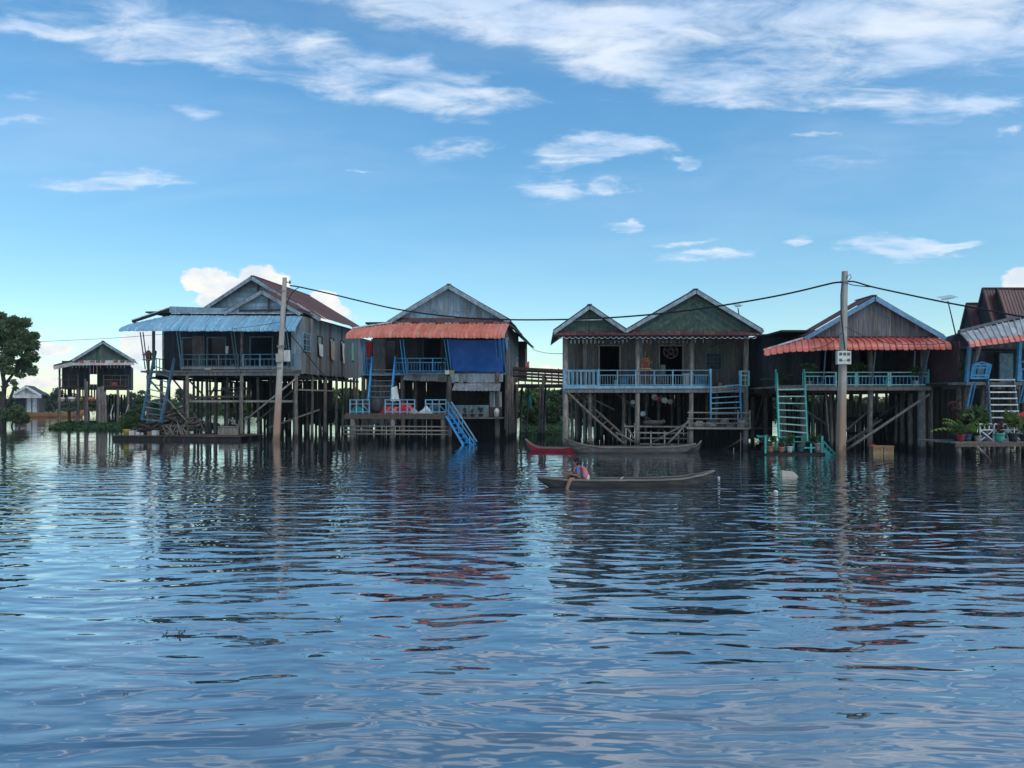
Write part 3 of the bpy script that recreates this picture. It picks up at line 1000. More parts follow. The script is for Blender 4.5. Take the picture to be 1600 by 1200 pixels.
bushes([(210, 636, 50, 1.9), (222, 644, 48.5, 1.4), (201, 648, 49, 1.2)],
       'feathery green shrub behind the yellow tub', 'shrubs behind the yellow tub')
bushes([(362, 662, 50, 1.6), (312, 664, 52, 1.5), (330, 660, 54, 1.5)],
       'low green clump under the blue awning house', 'clumps under the blue awning house')

# the big tree at the left edge
bt = thing('shore_tree', 'big spreading leafy tree with forked trunk at the left edge', 'tree', (WL(4, 668).x, WL(4, 668).y, 0))
YT = WL(4, 668).y
def tp(px, py, dy=0.0):
    return PX(px, py, YT + dy) - Vector((WL(4, 668).x, YT, 0)) 
tk = MB()
tk.tube([tp(4, 674), tp(6, 650), tp(5, 625), tp(7, 600), tp(2, 575), tp(-6, 545)], [.26, .22, .19, .17, .14, .08], 9)
tk.tube([tp(6, 645), tp(14, 628), tp(20, 612), tp(23, 600)], [.15, .12, .10, .06], 7)
tk.tube([tp(7, 602), tp(20, 585, .4), tp(34, 560, .5), tp(44, 540, .5)], [.13, .10, .07, .04], 7)
tk.tube([tp(5, 590), tp(16, 560, -.6), tp(22, 530, -.6)], [.11, .08, .05], 7)
tk.tube([tp(2, 575), tp(-20, 550, .5), tp(-40, 535, .7)], [.11, .08, .05], 7)
tk.tube([tp(2, 668), tp(10, 655), tp(12, 640)], [.12, .1, .06], 7)
tk.build('trunk', 'bark', bt, True)
cl = []
gt = random.Random(3)
for (px, py, r) in ((10, 512, .85), (34, 520, .8), (45, 538, .75), (50, 556, .6), (38, 572, .65), (48, 578, .45), (20, 545, .8), (2, 530, .9), (-15, 515, .9), (-30, 535, .9), (-20, 560, .8),
                    (5, 560, .7), (24, 500, .55), (-4, 496, .6), (40, 507, .55), (12, 580, .5), (-40, 560, .8), (54, 524, .4), (22, 598, .28), (24, 606, .2), (14, 524, .7), (30, 588, .35), (8, 604, .22), (18, 628, .32), (28, 642, .5), (12, 648, .5), (34, 652, .45), (2, 618, .3)):
    for k_ in range(2):
        c = tp(px + gt.uniform(-4, 4), py + gt.uniform(-4, 4), gt.uniform(-1.3, 1.3))
        cl.append((tuple(c), (r * 1.02, r * 1.02, r * .78)))
leaf_cloud(cl, 17000, .165, 4, .3).build('crown', 'leaf_tree', bt)


def hyacinth(name, outline, n, seed, size=.13, hgt=.3):
    """a mat of floating water plants inside a polygon on the water"""
    g = random.Random(seed)
    mb = MB()
    xs = [p.x for p in outline]; ys = [p.y for p in outline]

    def inside(x, y):
        c = False
        j = len(outline) - 1
        for i in range(len(outline)):
            a, b = outline[i], outline[j]
            if (a.y > y) != (b.y > y) and x < (b.x - a.x) * (y - a.y) / (b.y - a.y) + a.x:
                c = not c
            j = i
        return c
    made = 0
    while made < n:
        x, y = g.uniform(min(xs), max(xs)), g.uniform(min(ys), max(ys))
        if not inside(x, y):
            continue
        made += 1
        a = g.uniform(0, 6.28)
        z = g.uniform(.02, hgt)
        s = size * g.uniform(.7, 1.4)
        t = Vector((math.cos(a), math.sin(a), g.uniform(-.1, .9))).normalized() * s
        b = Vector((-math.sin(a), math.cos(a), g.uniform(-.2, .2))) * s * .6
        c = Vector((x, y, z))
        mb.add([c - t, c + b * .9, c + t, c - b * .9], [(0, 1, 2, 3)])
        if made % 3 == 0:
            mb.beam((x, y, -.02), c - t, .012, .012)
    return mb.build(name, 'leaf_hyacinth', kind='stuff')


hyacinth('water_hyacinth', [WL(72, 671), WL(105, 673), WL(190, 674), WL(215, 667), WL(200, 660), WL(150, 661), WL(105, 663)], 5200, 1)
hyacinth('water_hyacinth', [WL(818, 681), WL(845, 680), WL(885, 681), WL(890, 664), WL(850, 660), WL(815, 662)], 3600, 2, .13, .45)
hyacinth('water_hyacinth', [WL(205, 664), WL(300, 664), WL(300, 655), WL(205, 655)], 2200, 3, .16, .4)
for nm, px, py, s, lab in (('floating_plant', 529, 968, .027, 'small bright green water plant drifting alone in the foreground'),
                           ('floating_plant', 281, 990, .026, 'upright dark green sprig drifting in the left foreground'),
                           ('floating_plant', 258, 992, .018, 'flat curled leaf drifting left of the upright sprig'),
                           ('floating_plant', 1555, 815, .055, 'leafy green water plant drifting at the right edge'),
                           ('floating_plant', 172, 707, .10, 'dark drifting weed left of the plank raft'),
                           ('floating_plant', 66, 678, .14, 'small dark weed clump drifting off the hyacinth mat'),
                           ('floating_plant', 197, 1085, .012, 'tiny dark leaf scrap in the left foreground')):
    p = WL(px, py)
    g = random.Random(px)
    mb = MB()
    for i in range(9):
        a = g.uniform(0, 6.28)
        e = Vector((math.cos(a) * s * 1.1, math.sin(a) * s * .7, s * g.uniform(.2, 1.5)))
        mb.beam((0, 0, -.01), e, s * .10, s * .10)
        t = Vector((math.cos(a), math.sin(a), .5)).normalized() * s * .55
        b = Vector((-math.sin(a), math.cos(a), .3)) * s * .4
        mb.add([e, e + t * .7 + b, e + t * 1.5, e + t * .7 - b], [(0, 1, 2, 3)])
    tag(mb.build(nm, 'leaf_lime' if px == 529 else 'leaf_hyacinth', loc=p), lab, 'water plant')


# ------------------------------------------------------------------ potted plants, pots
def leaf_tuft(mb, c, n, L, w, g, droop=.5, seg=3):
    """strap leaves arching out of a point"""
    for i in range(n):
        a = g.uniform(0, 6.28)
        el = g.uniform(.5, 1.35)
        d = Vector((math.cos(a) * math.cos(el), math.sin(a) * math.cos(el), math.sin(el)))
        sd = Vector((-math.sin(a), math.cos(a), 0))
        l = L * g.uniform(.6, 1.1)
        rows = []
        for k in range(seg + 1):
            t = k / seg
            p = Vector(c) + d * (l * t) - Vector((0, 0, droop * l * t * t))
            ww = w * (1 - t * .85) * (.6 + t if t < .4 else 1)
            rows.append([p - sd * ww / 2, p + sd * ww / 2])
        mb.grid(rows)


def potted(name, label, loc, r, h, pmat, kind, ph, lmat='leaf_pot', seed=1, group=None):
    g = random.Random(seed)
    t = thing(name, label, 'potted plant', loc, g.uniform(0, 6), group)
    MB().lathe([(r * .72, 0), (r * .86, h * .5), (r, h * .86), (r * 1.08, h * .88), (r * 1.08, h), (r * .92, h), (r * .9, h * .9), (.01, h * .88)], 12).build('pot', pmat, t, True)
    mb = MB()
    if kind == 'tuft':
        leaf_tuft(mb, (0, 0, h * .9), 26, ph, ph * .13, g)
    elif kind == 'palm':
        for i in range(9):
            a = g.uniform(0, 6.28)
            el = g.uniform(.55, 1.3)
            L = ph * g.uniform(.75, 1.1)
            pr = None
            for k in range(9):
                tt = (k + 1) / 9
                p = Vector((math.cos(a) * math.cos(el) * L * tt, math.sin(a) * math.cos(el) * L * tt, h * .9 + math.sin(el) * L * tt - .45 * L * tt * tt))
                if pr is not None:
                    mb.beam(pr, p, .012, .012)
                    for s_ in (-1, 1):
                        sd = Vector((-math.sin(a), math.cos(a), -.35 * s_)) * s_
                        e = p + sd * L * .24 * (1.1 - tt) + Vector((0, 0, -.03 * L))
                        dn = (p - pr) * .4
                        mb.add([p - dn, e, p + dn], [(0, 1, 2)])
                pr = p
    else:
        cl = []
        for i in range(7):
            cl.append(((g.uniform(-.22, .22) * ph, g.uniform(-.22, .22) * ph, h + ph * g.uniform(.2, .85)), (ph * .22, ph * .22, ph * .17)))
        mb = leaf_cloud(cl, 170, max(.025, ph * .10), seed, .3)
        MB().tube([(0, 0, h * .8), (0.01, 0, h + ph * .4), (0, .01, h + ph * .8)], [.012, .01, .006], 5).build('stem', 'bark', t)
    mb.build('foliage', lmat, t)
    return t


def pot_only(name, label, loc, r, h, mat, cat='tub'):
    return tag(MB().lathe([(r * .85, 0), (r, h), (r * .93, h), (r * .8, h * .12), (.01, h * .1)], 14).build(name, mat, None, True, loc=loc), label, cat)


def cloth(name, label, corners, mat, cat, nx=7, ny=7, wave=.04, seed=1, sag=0.0, parent=None, th=.006):
    """hanging cloth between four corners (top-left, top-right, bottom-right, bottom-left)"""
    g = random.Random(seed)
    tl, tr, br, bl = [Vector(c) for c in corners]
    nn = (tr - tl).cross(bl - tl).normalized()
    ph = [g.uniform(0, 6.28) for _ in range(4)]
    fr, bk = [], []
    for j in range(ny + 1):
        t = j / ny
        row, rb = [], []
        for i in range(nx + 1):
            s = i / nx
            p = tl.lerp(tr, s).lerp(bl.lerp(br, s), t)
            p = p + nn * (wave * (math.sin(s * 9 + ph[0] + t * 2) * .6 + math.sin(s * 17 + ph[1]) * .3 + math.sin(t * 6 + ph[2]) * .3) * (.3 + t))
            p = p - Vector((0, 0, sag * math.sin(math.pi * s) * (1 - t * .5)))
            row.append(p); rb.append(p + nn * th)
        fr.append(row); bk.append(rb)
    mb = MB().grid(fr).grid([r[::-1] for r in bk])
    o = mb.build(name, mat, parent, True)
    if label:
        tag(o, label, cat)
    return o

# ------------------------------------------------------------------ thin haze on the far trees, added to lift shadows to blue
hz = MB().span((-900, -100, -1.5), (900, 900, 13.5)).build('haze', bpy.data.materials.new('haze'), kind='stuff')
hm = hz.data.materials[0]
hm.use_nodes = True
_k = NT(hm.node_tree)
_v = _k.n('ShaderNodeVolumePrincipled')
_v.inputs['Color'].default_value = (.72, .86, 1.0, 1)
_v.inputs['Density'].default_value = .00022
_v.inputs['Anisotropy'].default_value = .0
_o = _k.n('ShaderNodeOutputMaterial')
_k.link(_v.outputs[0], _o.inputs['Volume'])


# ================================================================== house with the blue awning
H = Frame('stilt_house', 'grey plank stilt house with pale blue awning and maroon roof', 'house', 463, 42, -8, 'stilt houses along the water')
E = H.e
zf = H.pt(463, 578, 0).z                       # floor level
uL, uR = H.pt(224, 578, 0).x, H.pt(470, 578, 0).x
vB = H.side(562, 585, uR).y                    # depth of the house
MB().span((uL, -.25, zf - .10), (uR, vB, zf)).build('floor_deck', 'wood_grey', E)
beam(E, H.pt(245, 584, -.1), H.pt(468, 584, -.1), .12, .20, 'wood_grey', 'floor_beam')
for v in (1.2, 2.6, 5.1, 7.4):
    beam(E, (uL, v, zf - .22), (uR, v, zf - .22), .14, .22, 'wood_dark', 'floor_beam')
for u in (uL + .3, uL + 3, uL + 5.6, uR - .12):
    beam(E, (u, -.1, zf - .38), (u, vB, zf - .38), .12, .14, 'wood_dark', 'floor_beam')
# stilts
for px in (232, 293, 378, 463):
    a = H.pt(px, 590, -.1)
    post(E, (a.x, a.y, zf - .1), (a.x, a.y, -.6), .105, 'post' if px != 463 else 'post_pale')
for v, pxs in ((1.6, (262, 318, 336, 356, 405, 440)), (2.6, (250, 293, 322, 340, 378, 420, 463)), (3.8, (310, 352, 392, 430)), (5.1, (262, 300, 330, 360, 372, 400, 440)), (7.4, (285, 325, 350, 390, 425, 450))):
    for px in pxs:
        a = H.pt(px + rnd.uniform(-4, 4), 600, v)
        post(E, (a.x, v, zf - .1), (a.x + rnd.uniform(-.1, .1), v, -.6), rnd.uniform(.06, .10), 'post')
for px in (488, 508, 526, 541, 553):
    a = H.side(px, 600, uR - .1)
    post(E, (uR - .1, a.y, zf - .1), (uR - .1, a.y, -.6), rnd.uniform(.08, .11), 'post')
for px in (480, 500, 517, 535, 548):
    a = H.side(px, 600, uR - 1.6)
    post(E, (uR - 1.6, a.y, zf - .1), (uR - 1.6, a.y, -.6), .08, 'post')
for (p0, p1, v0, v1, m) in (((229, 588), (300, 668), -.2, -.2, 'post_pale'), ((270, 592), (293, 622), 1.0, 1.0, 'post'), ((293, 592), (318, 618), 2.5, 2.5, 'post'),
                            ((462, 592), (384, 656), -.25, -.25, 'post_pale'), ((475, 594), (400, 660), 1.2, 1.2, 'post'), ((500, 640), (420, 668), 2.0, 1.0, 'post'),
                            ((250, 600), (262, 650), 1.6, 1.6, 'post'), ((338, 600), (326, 624), 1.6, 1.6, 'post'), ((300, 640), (322, 676), .6, .6, 'post'), ((380, 672), (358, 655), 0, 0, 'post')):
    pole_piece(E, H.pt(*p0, v0), H.pt(*p1, v1), .055, m)
# half-height storage floor between the stilts
za = H.pt(380, 626, 1.2).z
for i in range(7):
    MB().span((H.pt(296, 626, .5 + i * .32).x, .5 + i * .32, za - .05), (H.pt(448, 626, .5 + i * .32).x, .79 + i * .32, za)).build('plank', 'wood_brown', E)
beam(E, H.pt(296, 627, .3), H.pt(460, 627, .3), .09, .12, 'wood_pale', 'cross_beam')
beam(E, H.pt(300, 621, .4), H.pt(392, 619, .4), .2, .12, 'wood_brown', 'cross_beam')
beam(E, H.pt(330, 611, .9), H.pt(385, 608, .9), .6, .06, 'wood_dark', 'cross_beam')
beam(E, H.pt(466, 609, .6), H.pt(530, 611, 3.4), .07, .08, 'wood_pale', 'cross_beam')
for a, b in (((346, 622), (386, 606)), ((346, 607), (386, 622)), ((346, 606), (386, 606)), ((346, 606), (346, 624)), ((386, 606), (386, 624))):
    beam(E, H.pt(*a, .6), H.pt(*b, .6), .06, .06, 'wood_brown', 'lattice_bar')
# rows of dark planks between the stilts on the right
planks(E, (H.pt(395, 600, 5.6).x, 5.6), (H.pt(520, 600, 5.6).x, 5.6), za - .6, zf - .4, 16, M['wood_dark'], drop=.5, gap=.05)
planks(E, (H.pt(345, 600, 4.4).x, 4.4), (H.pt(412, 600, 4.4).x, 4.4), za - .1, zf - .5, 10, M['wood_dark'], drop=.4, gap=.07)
# porch floor front edge, rail
beam(E, H.pt(282, 575, -.22), H.pt(460, 575, -.22), .05, .14, 'wood_grey', 'edge_board')
railing(E, H.pt(282, 573, -.1), H.pt(372, 573, -.1), .68, 4, 12, M['paint_slate'], M['paint_slate'], (.05, .62, 1))
railing(E, H.pt(380, 573, -.1), H.pt(460, 573, -.1), .68, 4, 11, M['paint_sky'], M['paint_slate'], (.05, .62, 1))
# double slanting awning struts
for a, b in (((219, 519), (227, 577)), ((276, 518), (284, 576)), ((361, 518), (370, 578)), ((444, 519), (452, 577))):
    for dx in (0, 4.5):
        beam(E, H.pt(a[0] + dx, a[1], -.9), H.pt(b[0] + dx * .8, b[1], -.2), .05, .05, 'paint_slate', 'awning_strut')
for a, b in (((240, 510), (240, 577)), ((378, 510), (378, 577)),):
    beam(E, H.pt(*a, 0), H.pt(*b, 0), .12, .12, 'post', 'porch_post')
for i in range(5):                              # low rail at the open left end
    beam(E, (uL + .1, .4 + i * .33, zf), (uL + .1, .4 + i * .33, zf + .75), .04, .04, 'wood_brown', 'baluster')
beam(E, (uL + .1, .2, zf + .75), (uL + .1, 1.9, zf + .75), .05, .05, 'wood_brown', 'handrail')
# porch wall
zt = H.pt(360, 489, 1.9).z
wl_, wr_ = H.pt(257, 540, 1.9).x, uR - .05
LL = wr_ - wl_
f = lambda px: (H.pt(px, 540, 1.9).x - wl_) / LL
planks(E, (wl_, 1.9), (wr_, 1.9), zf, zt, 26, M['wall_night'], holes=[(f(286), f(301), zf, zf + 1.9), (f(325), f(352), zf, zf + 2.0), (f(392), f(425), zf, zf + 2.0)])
for a, b in ((285, 302), (324, 353), (391, 426)):
    x0, x1 = H.pt(a, 540, 1.84).x, H.pt(b, 540, 1.84).x
    MB().beam((x0, 1.84, zf), (x0, 1.84, zf + 2), .08, .06).beam((x1, 1.84, zf), (x1, 1.84, zf + 2), .08, .06).beam((x0 - .04, 1.837, zf + 2), (x1 + .04, 1.837, zf + 2), .06, .08).build('door_frame', 'paint_slate', E)
MB().span((H.pt(301, 540, 1.8).x, 1.78, zf + .02), (H.pt(320, 540, 1.8).x, 1.83, zf + 2.1)).build('door', 'wood_grey', E)
MB().span((wl_ - .1, 1.82, zf), (wl_ - .002, 2.0, zt)).build('corner_board', 'trim_white', E)
# side wall of upright boards, facing the neighbour house
Ae = H.pt(472, 490, 0)
ze = Ae.z
sw = MB().span((uR - .10, .4, zf - .1), (uR - .04, vB, ze - .05)).build('side_wall', 'wood_dark', E)
planks(sw, (uR, 0.02), (uR, vB), zf - .12, ze - .12, 30, [M['wood_bluegrey'], M['wood_grey'], M['wood_bluegrey'], M['wood_brown']], drop=.12)
planks(E, (H.pt(455, 560, 0).x, .0), (uR, .0), zf - .1, ze - .2, 4, M['gable_blue'])
MB().span((wl_, 1.95, zf), (wl_ + .06, vB, ze)).build('end_wall', 'wall_night', E)
MB().span((wl_ + .07, vB - .06, zf), (uR - .11, vB, ze)).build('back_wall', 'wall_night', E)
MB().span((H.pt(286, 560, 4.2).x, 4.2, zf), (H.pt(330, 560, 4.2).x, 4.26, zf + 2.4)).build('partition', 'wall_night', E)
for (a, b, c, d, nx, ny, m) in ((473, 521, 484, 549, 2, 3, 'paint_sky'), (549, 536, 553.5, 563, 1, 3, 'paint_teal')):
    p0, p1 = H.side(a, (b + d) / 2, uR + .03), H.side(c, (b + d) / 2, uR + .03)
    zz0, zz1 = H.side((a + c) / 2, d, uR).z, H.side((a + c) / 2, b, uR).z
    window(E, (uR + .022, (p0.y + p1.y) / 2, (zz0 + zz1) / 2), (0, 1, 0), (1, 0, 0), abs(p1.y - p0.y), zz1 - zz0, nx, ny, M[m])
for n_, (a, b, c, d) in enumerate(((496, 526, 503, 556), (515, 529, 521, 559), (532, 533, 537, 562))):
    p0, p1 = H.side(a, 540, uR + .03), H.side(c, 540, uR + .03)
    zz0, zz1 = H.side((a + c) / 2, d, uR).z, H.side((a + c) / 2, b, uR).z
    window(E, (uR + .022, (p0.y + p1.y) / 2, (zz0 + zz1) / 2), (0, 1, 0), (1, 0, 0), abs(p1.y - p0.y), zz1 - zz0, 1, 1, M['wood_dark'])
    zt_ = zz1 - (.45 if n_ == 0 else .15)
    cc = [H.w((uR + .11, p0.y + .05, zt_)), H.w((uR + .11, p1.y - .05, zt_)), H.w((uR + .13, p1.y - .10, zz0 - .05 - .1 * n_)), H.w((uR + .13, p0.y + .12, zz0 - .1 * n_))]
    cloth('window_curtain', ('white cloth with a dark stripe hanging out of the window nearest the paned window', 'thin brownish curtain in the middle side window of the plank house', 'twisted white curtain blown out of the rear side window')[n_],
          cc, M[('cloth_white', 'cloth_beige', 'cloth_white')[n_]], 'curtain', wave=.05, seed=n_ + 3)
# roofs: main gable behind, little gable over the porch, flat strip and awning
ridge = H.pt(398, 434, 2.0)
hw = uR + .45 - ridge.x
slope_r = (uR + .45, 2.0, H.side(476, 491, uR + .45).z)
Bp = lambda p: H.base(p)
gable(H, (398, 434), Bp((ridge.x - hw, 2.0, slope_r[2])), Bp(slope_r), 2.0, vB - 2.0 + .3, M['roof_maroon'], [M['gable_blue'], M['wood_bluegrey']], M['barge'], 9, 8, 'horizontal', over=.35, ribs=5)
A_, L_, R_ = gable(H, (412, 455), (353, 489), (472, 490), .1, 2.2, M['roof_maroon'], M['gable_blue'], M['barge'], 6, 3, 'horizontal', over=.2, ribs=5)
MB().beam(H.pt(405, 466, .06) - Vector((0, .08, 0)), H.pt(421, 486, .06) * 1.0 - Vector((0, .08, 0)), .01, .01).build('nail_batten', 'gable_blue', E)
MB().beam(H.pt(420, 461, -.02), H.pt(420, 488, -.02), .10, .05, (0, 1, 0)).build('gable_batten', 'wall_maroon', E)
MB().beam(H.pt(403, 440, 1.9), H.pt(403, 456, 1.9), .10, .05, (0, 1, 0)).build('gable_batten', 'wall_maroon', E)
# rear wing roof lower down
rb0 = (ridge.x + 1.4, vB + .3, ridge.z - 1.1)
sheets(E, [(ridge.x + .6, vB + .3, ridge.z - .75), (ridge.x + .6, vB + 3.2, ridge.z - .75)], [(uR + .35, vB + .3, ze - .35), (uR + .35, vB + 3.2, ze - .35)], 3, M['roof_maroon'], ribs=4, rib_h=.03)
MB().span((ridge.x + .6, vB + .35, zf), (uR - .2, vB + 3.0, ze - .45)).build('rear_wing', 'wood_bluegrey', E)
for v in (vB + .6, vB + 2.8):
    for u in (uR - .4, ridge.x + 1):
        post(E, (u, v, zf), (u, v, -.6), .09)
pa, pb = H.pt(266, 487, .05), H.pt(374, 490, .05)
MB().beam((pa.x, -.0, pa.z + .12), (pb.x, -.0, pb.z + .10), .05, .34).build('parapet_board', 'gable_blue', E)
sheets(E, [(pa.x, 2.0, pa.z + .0), (pb.x, 2.0, pb.z + .0)], [(pa.x, .03, pa.z - .08), (pb.x, .03, pb.z - .08)], 5, M['roof_grey'], ribs=3)
MB().beam(H.pt(268, 491, -.04), H.pt(474, 492, -.04), .05, .10).build('fascia', 'wood_dark', E)
for i in range(14):
    a, b = H.pt(268 + i * 14.7, 489.5, -.10), H.pt(268 + i * 14.7 + 13.6, 489.5, -.10)
    MB().beam(a, b, .03, .05).build('trim_strip', 'trim_white', E)
beam(E, H.pt(207, 502, .1), H.pt(268, 482, .1), .14, .16, 'wood_dark', 'hip_rafter')
beam(E, H.pt(206, 500.5, .02), H.pt(268, 479.5, .02), .06, .05, 'trim_white', 'hip_trim')
aw = MB().beam(H.pt(210, 505, -.05), H.pt(470, 497, -.05), .08, .10).build('awning', 'wood_dark', E)
sheets(aw, [H.pt(209, 505, -.02), H.pt(268, 492.5, -.02), H.pt(473, 493.5, -.02)], [H.pt(185, 518, -1.3), H.pt(262, 517.5, -1.35), H.pt(462, 518, -1.35)], 40, M['awning_blue'], curl=.17, ribs=1, rib_h=.02, rag=.01)
MB().span((wl_, .06, zt - .14), (uR - .12, 1.86, zt - .06)).build('porch_shade_board', 'wall_night', E)  # ceiling board added to darken the porch under the awning
planks(E, (H.pt(405, 600, 7.6).x, 7.6), (H.pt(520, 600, 7.6).x, 7.6), -.2, zf - .5, 20, M['wood_dark'], drop=.3, gap=.10)  # plank screen added to shut out bright water behind the stilts
# stair down the left end
stair(E, H.pt(243, 548, -.3), H.pt(222, 657, -1.9), H.pt(273, 560, -.3), H.pt(251, 660, -1.9), 10, M['paint_worn'], M['paint_slate'], .06, .2, .16, .035, t0=.22, t1=.98)

# raft and clutter at the foot of this house
rf = thing('raft', 'low plank raft moored under the blue awning house', 'raft', H.w((H.pt(285, 676, -.8).x, -.8, 0)), H.a)
rl = H.pt(188, 676, -.8).x - H.pt(285, 676, -.8).x
rr = H.pt(384, 676, -.8).x - H.pt(285, 676, -.8).x
n = 16
for i in range(n):
    x0, x1 = rl + (rr - rl) * i / n, rl + (rr - rl) * (i + 1) / n - .02
    MB().span((x0, -.7, .20 + rnd.uniform(-.01, .01)), (x1, 1.9, .26)).build('plank', 'wood_brown', rf)
for y in (-.55, .6, 1.7):
    MB().beam((rl, y, .06), (rr, y, .06), .16, .26).build('bearer', 'wood_dark', rf)
bx = H.pt(285, 676, -.8)
def onraft(px, y, z=.26):
    q = H.pt(px, 660, y - .8)
    return H.w((q.x, q.y, z))
tag(MB().lathe([(.16, 0), (.19, .3), (.2, .32), (.17, .3), (.14, .05), (.01, .04)], 14).build('tub', 'plastic_yellow', None, True, loc=onraft(198, -.45)), 'yellow plastic tub on the left end of the plank raft', 'tub')
gl = random.Random(12)
for i in range(64):
    px = gl.uniform(228, 296)
    hgt = .26 + max(0, (1 - abs(px - 268) / 46)) * gl.uniform(.0, 1.55)
    a = gl.uniform(-.5, .5)
    c = onraft(px, gl.uniform(-.2, 1.2), hgt)
    L = gl.uniform(.35, .95)
    d = Vector((math.cos(a), math.sin(a) * .9, gl.uniform(-.5, .5))).normalized() * L
    r_ = gl.uniform(.045, .10)
    mb = MB().tube([-d, Vector((gl.uniform(-.04, .04), 0, gl.uniform(-.03, .05))), d], [r_, r_ * .9, r_ * .6], 6)
    tag(mb.build('driftwood_log', ('wood_brown', 'bark', 'wood_dark', 'wood_brown')[i % 4], None, True, loc=c), 'brown driftwood log in the firewood heap on the raft', 'firewood', 'firewood heap on the raft')
for i in range(22):
    c = onraft(gl.uniform(258, 292), gl.uniform(-.7, -.3), gl.uniform(.15, .6))
    d = Vector((gl.uniform(-.3, .3), gl.uniform(-.3, .1), gl.uniform(.25, .7)))
    tag(MB().tube([-d, Vector((.05, 0, .03)), d], [.022, .02, .012], 5).build('branch', 'post_pale', None, loc=c), 'bare grey branch sticking out of the firewood heap', 'branch', 'branches of the firewood heap')
for i, (px, m, s) in enumerate(((207, 'foam', .12), (215, 'cloth_white', .08), (235, 'pot_clay', .10), (243, 'box_cream', .13), (222, 'foam', .07))):
    tag(MB().box((0, 0, s), (s * 2.4, s * 2, s * 2), i * .5).build('block', m, None, loc=onraft(px, -.45)),
        ('pale foam block right of the yellow tub', 'small white block between two foam blocks on the raft', 'rusty tin against the firewood heap', 'cream box leaning on the firewood heap', 'smallest foam chip on the raft')[i], 'block')
tag(MB().span((-.55, -.3, 0), (.55, .3, .42)).span((-.6, -.34, .42), (.6, .34, .46)).build('chest', 'wood_pale', None, loc=onraft(360, .9)), 'pale wooden chest on the raft under the plank house', 'chest')
# spirit house on the porch corner
def shrine(label, loc, rz, s, h0):
    t = thing('spirit_house', label, 'shrine', loc, rz)
    MB().lathe([(.16 * s, 0), (.16 * s, .06), (.07 * s, .1), (.07 * s, h0 - .05), (.15 * s, h0)], 8).build('pedestal', 'shrine_red', t)
    MB().box((0, 0, h0 + .025), (.62 * s, .5 * s, .05)).build('platform', 'gilt', t)
    b = MB().box((0, .02, h0 + .05 + .14 * s), (.30 * s, .24 * s, .28 * s)).build('shrine_body', 'shrine_red', t)
    for sx in (-1, 1):
        MB().beam((sx * .19 * s, -.16 * s, h0 + .05), (sx * .19 * s, -.16 * s, h0 + .05 + .28 * s), .025, .025).build('pillar', 'gilt', b)
    for i in range(3):
        w, z = .30 * s * (1 - i * .28), h0 + .05 + .28 * s + i * .12 * s
        MB().prism([(-w, -.2 * s * (1 - i * .25), z), (w, -.2 * s * (1 - i * .25), z), (0, -.2 * s * (1 - i * .25), z + w * 1.0)], (0, .4 * s * (1 - i * .25), 0)).build('tiered_roof', 'shrine_red' if i % 2 == 0 else 'gilt', t)
        for sx in (-1, 1):
            MB().beam((sx * w * .9, -.21 * s * (1 - i * .25), z), (sx * w * 1.2, -.21 * s * (1 - i * .25), z + .10 * s), .02, .02).build('finial', 'gilt', t)
    MB().lathe([(.035 * s, h0 + .05 + .72 * s), (.02 * s, h0 + .05 + .84 * s), (.002, h0 + .05 + 1.02 * s)], 6).build('spire', 'gilt', t)
    return t


q = H.pt(232, 570, .45)
shrine('red spirit house on the left corner of the blue awning porch', H.w((q.x, .45, zf)), H.a, .82, .62)
pot_only('basket', 'round flat basket on the porch edge of the blue awning house', H.w((H.pt(327, 573, -.05).x, -.12, zf - .0)), .26, .12, M['cloth_beige'], 'basket')
tag(MB().lathe([(.12, 0), (.12, .26), (.06, .32), (.05, .36)], 10).build('water_jar', 'paint_slate', None, True, loc=H.w((H.pt(362, 573, -.05).x, .1, zf))), 'small blue grey jar beside the porch strut', 'jar')
cloth('hanging_cloth', 'white cloth hung by the doorway behind the blue awning', [H.w(H.pt(352, 541, .6)), H.w(H.pt(357, 541, .6)), H.w(H.pt(356, 552, .6)), H.w(H.pt(353, 553, .6))], M['cloth_white'], 'cloth', 3, 5, .03, 9)

# ================================================================== house with the blue tarpaulin
H = Frame('stilt_house', 'stilt house with orange awning, pale blue gable and blue tarpaulin', 'house', 702, 41, -5, 'stilt houses along the water')
E = H.e
zf = H.pt(660, 583, 0).z
uL, uR = H.pt(567, 583, 0).x, H.pt(790, 583, 0).x
vB = 8.6
MB().span((uL, -.1, zf - .1), (uR, vB, zf)).build('floor_deck', 'wood_grey', E)
beam(E, (uL, -.14, zf - .05), (uR, -.14, zf - .05), .06, .14, 'paint_slate', 'edge_board')
for v in (.2, 2.8, 5.4, 8.0):
    beam(E, (uL, v, zf - .2), (uR, v, zf - .2), .14, .2, 'wood_dark', 'floor_beam')
for v, pxs in ((.05, (568, 629, 700, 776)), (2.8, (575, 612, 650, 700, 745, 790)), (5.4, (580, 630, 680, 730, 780)), (8.0, (590, 640, 690, 745, 795))):
    for px in pxs:
        a = H.pt(px, 610, v)
        post(E, (a.x, v, zf - .1), (a.x, v, -.6), rnd.uniform(.09, .12), 'post')
for px, r_ in ((702, .13), (777, .13)):
    a = H.pt(px, 610, -.45)
    post(E, (a.x, -.45, zf - (.0 if px == 777 else .2)), (a.x, -.45, -.6), r_, 'post')
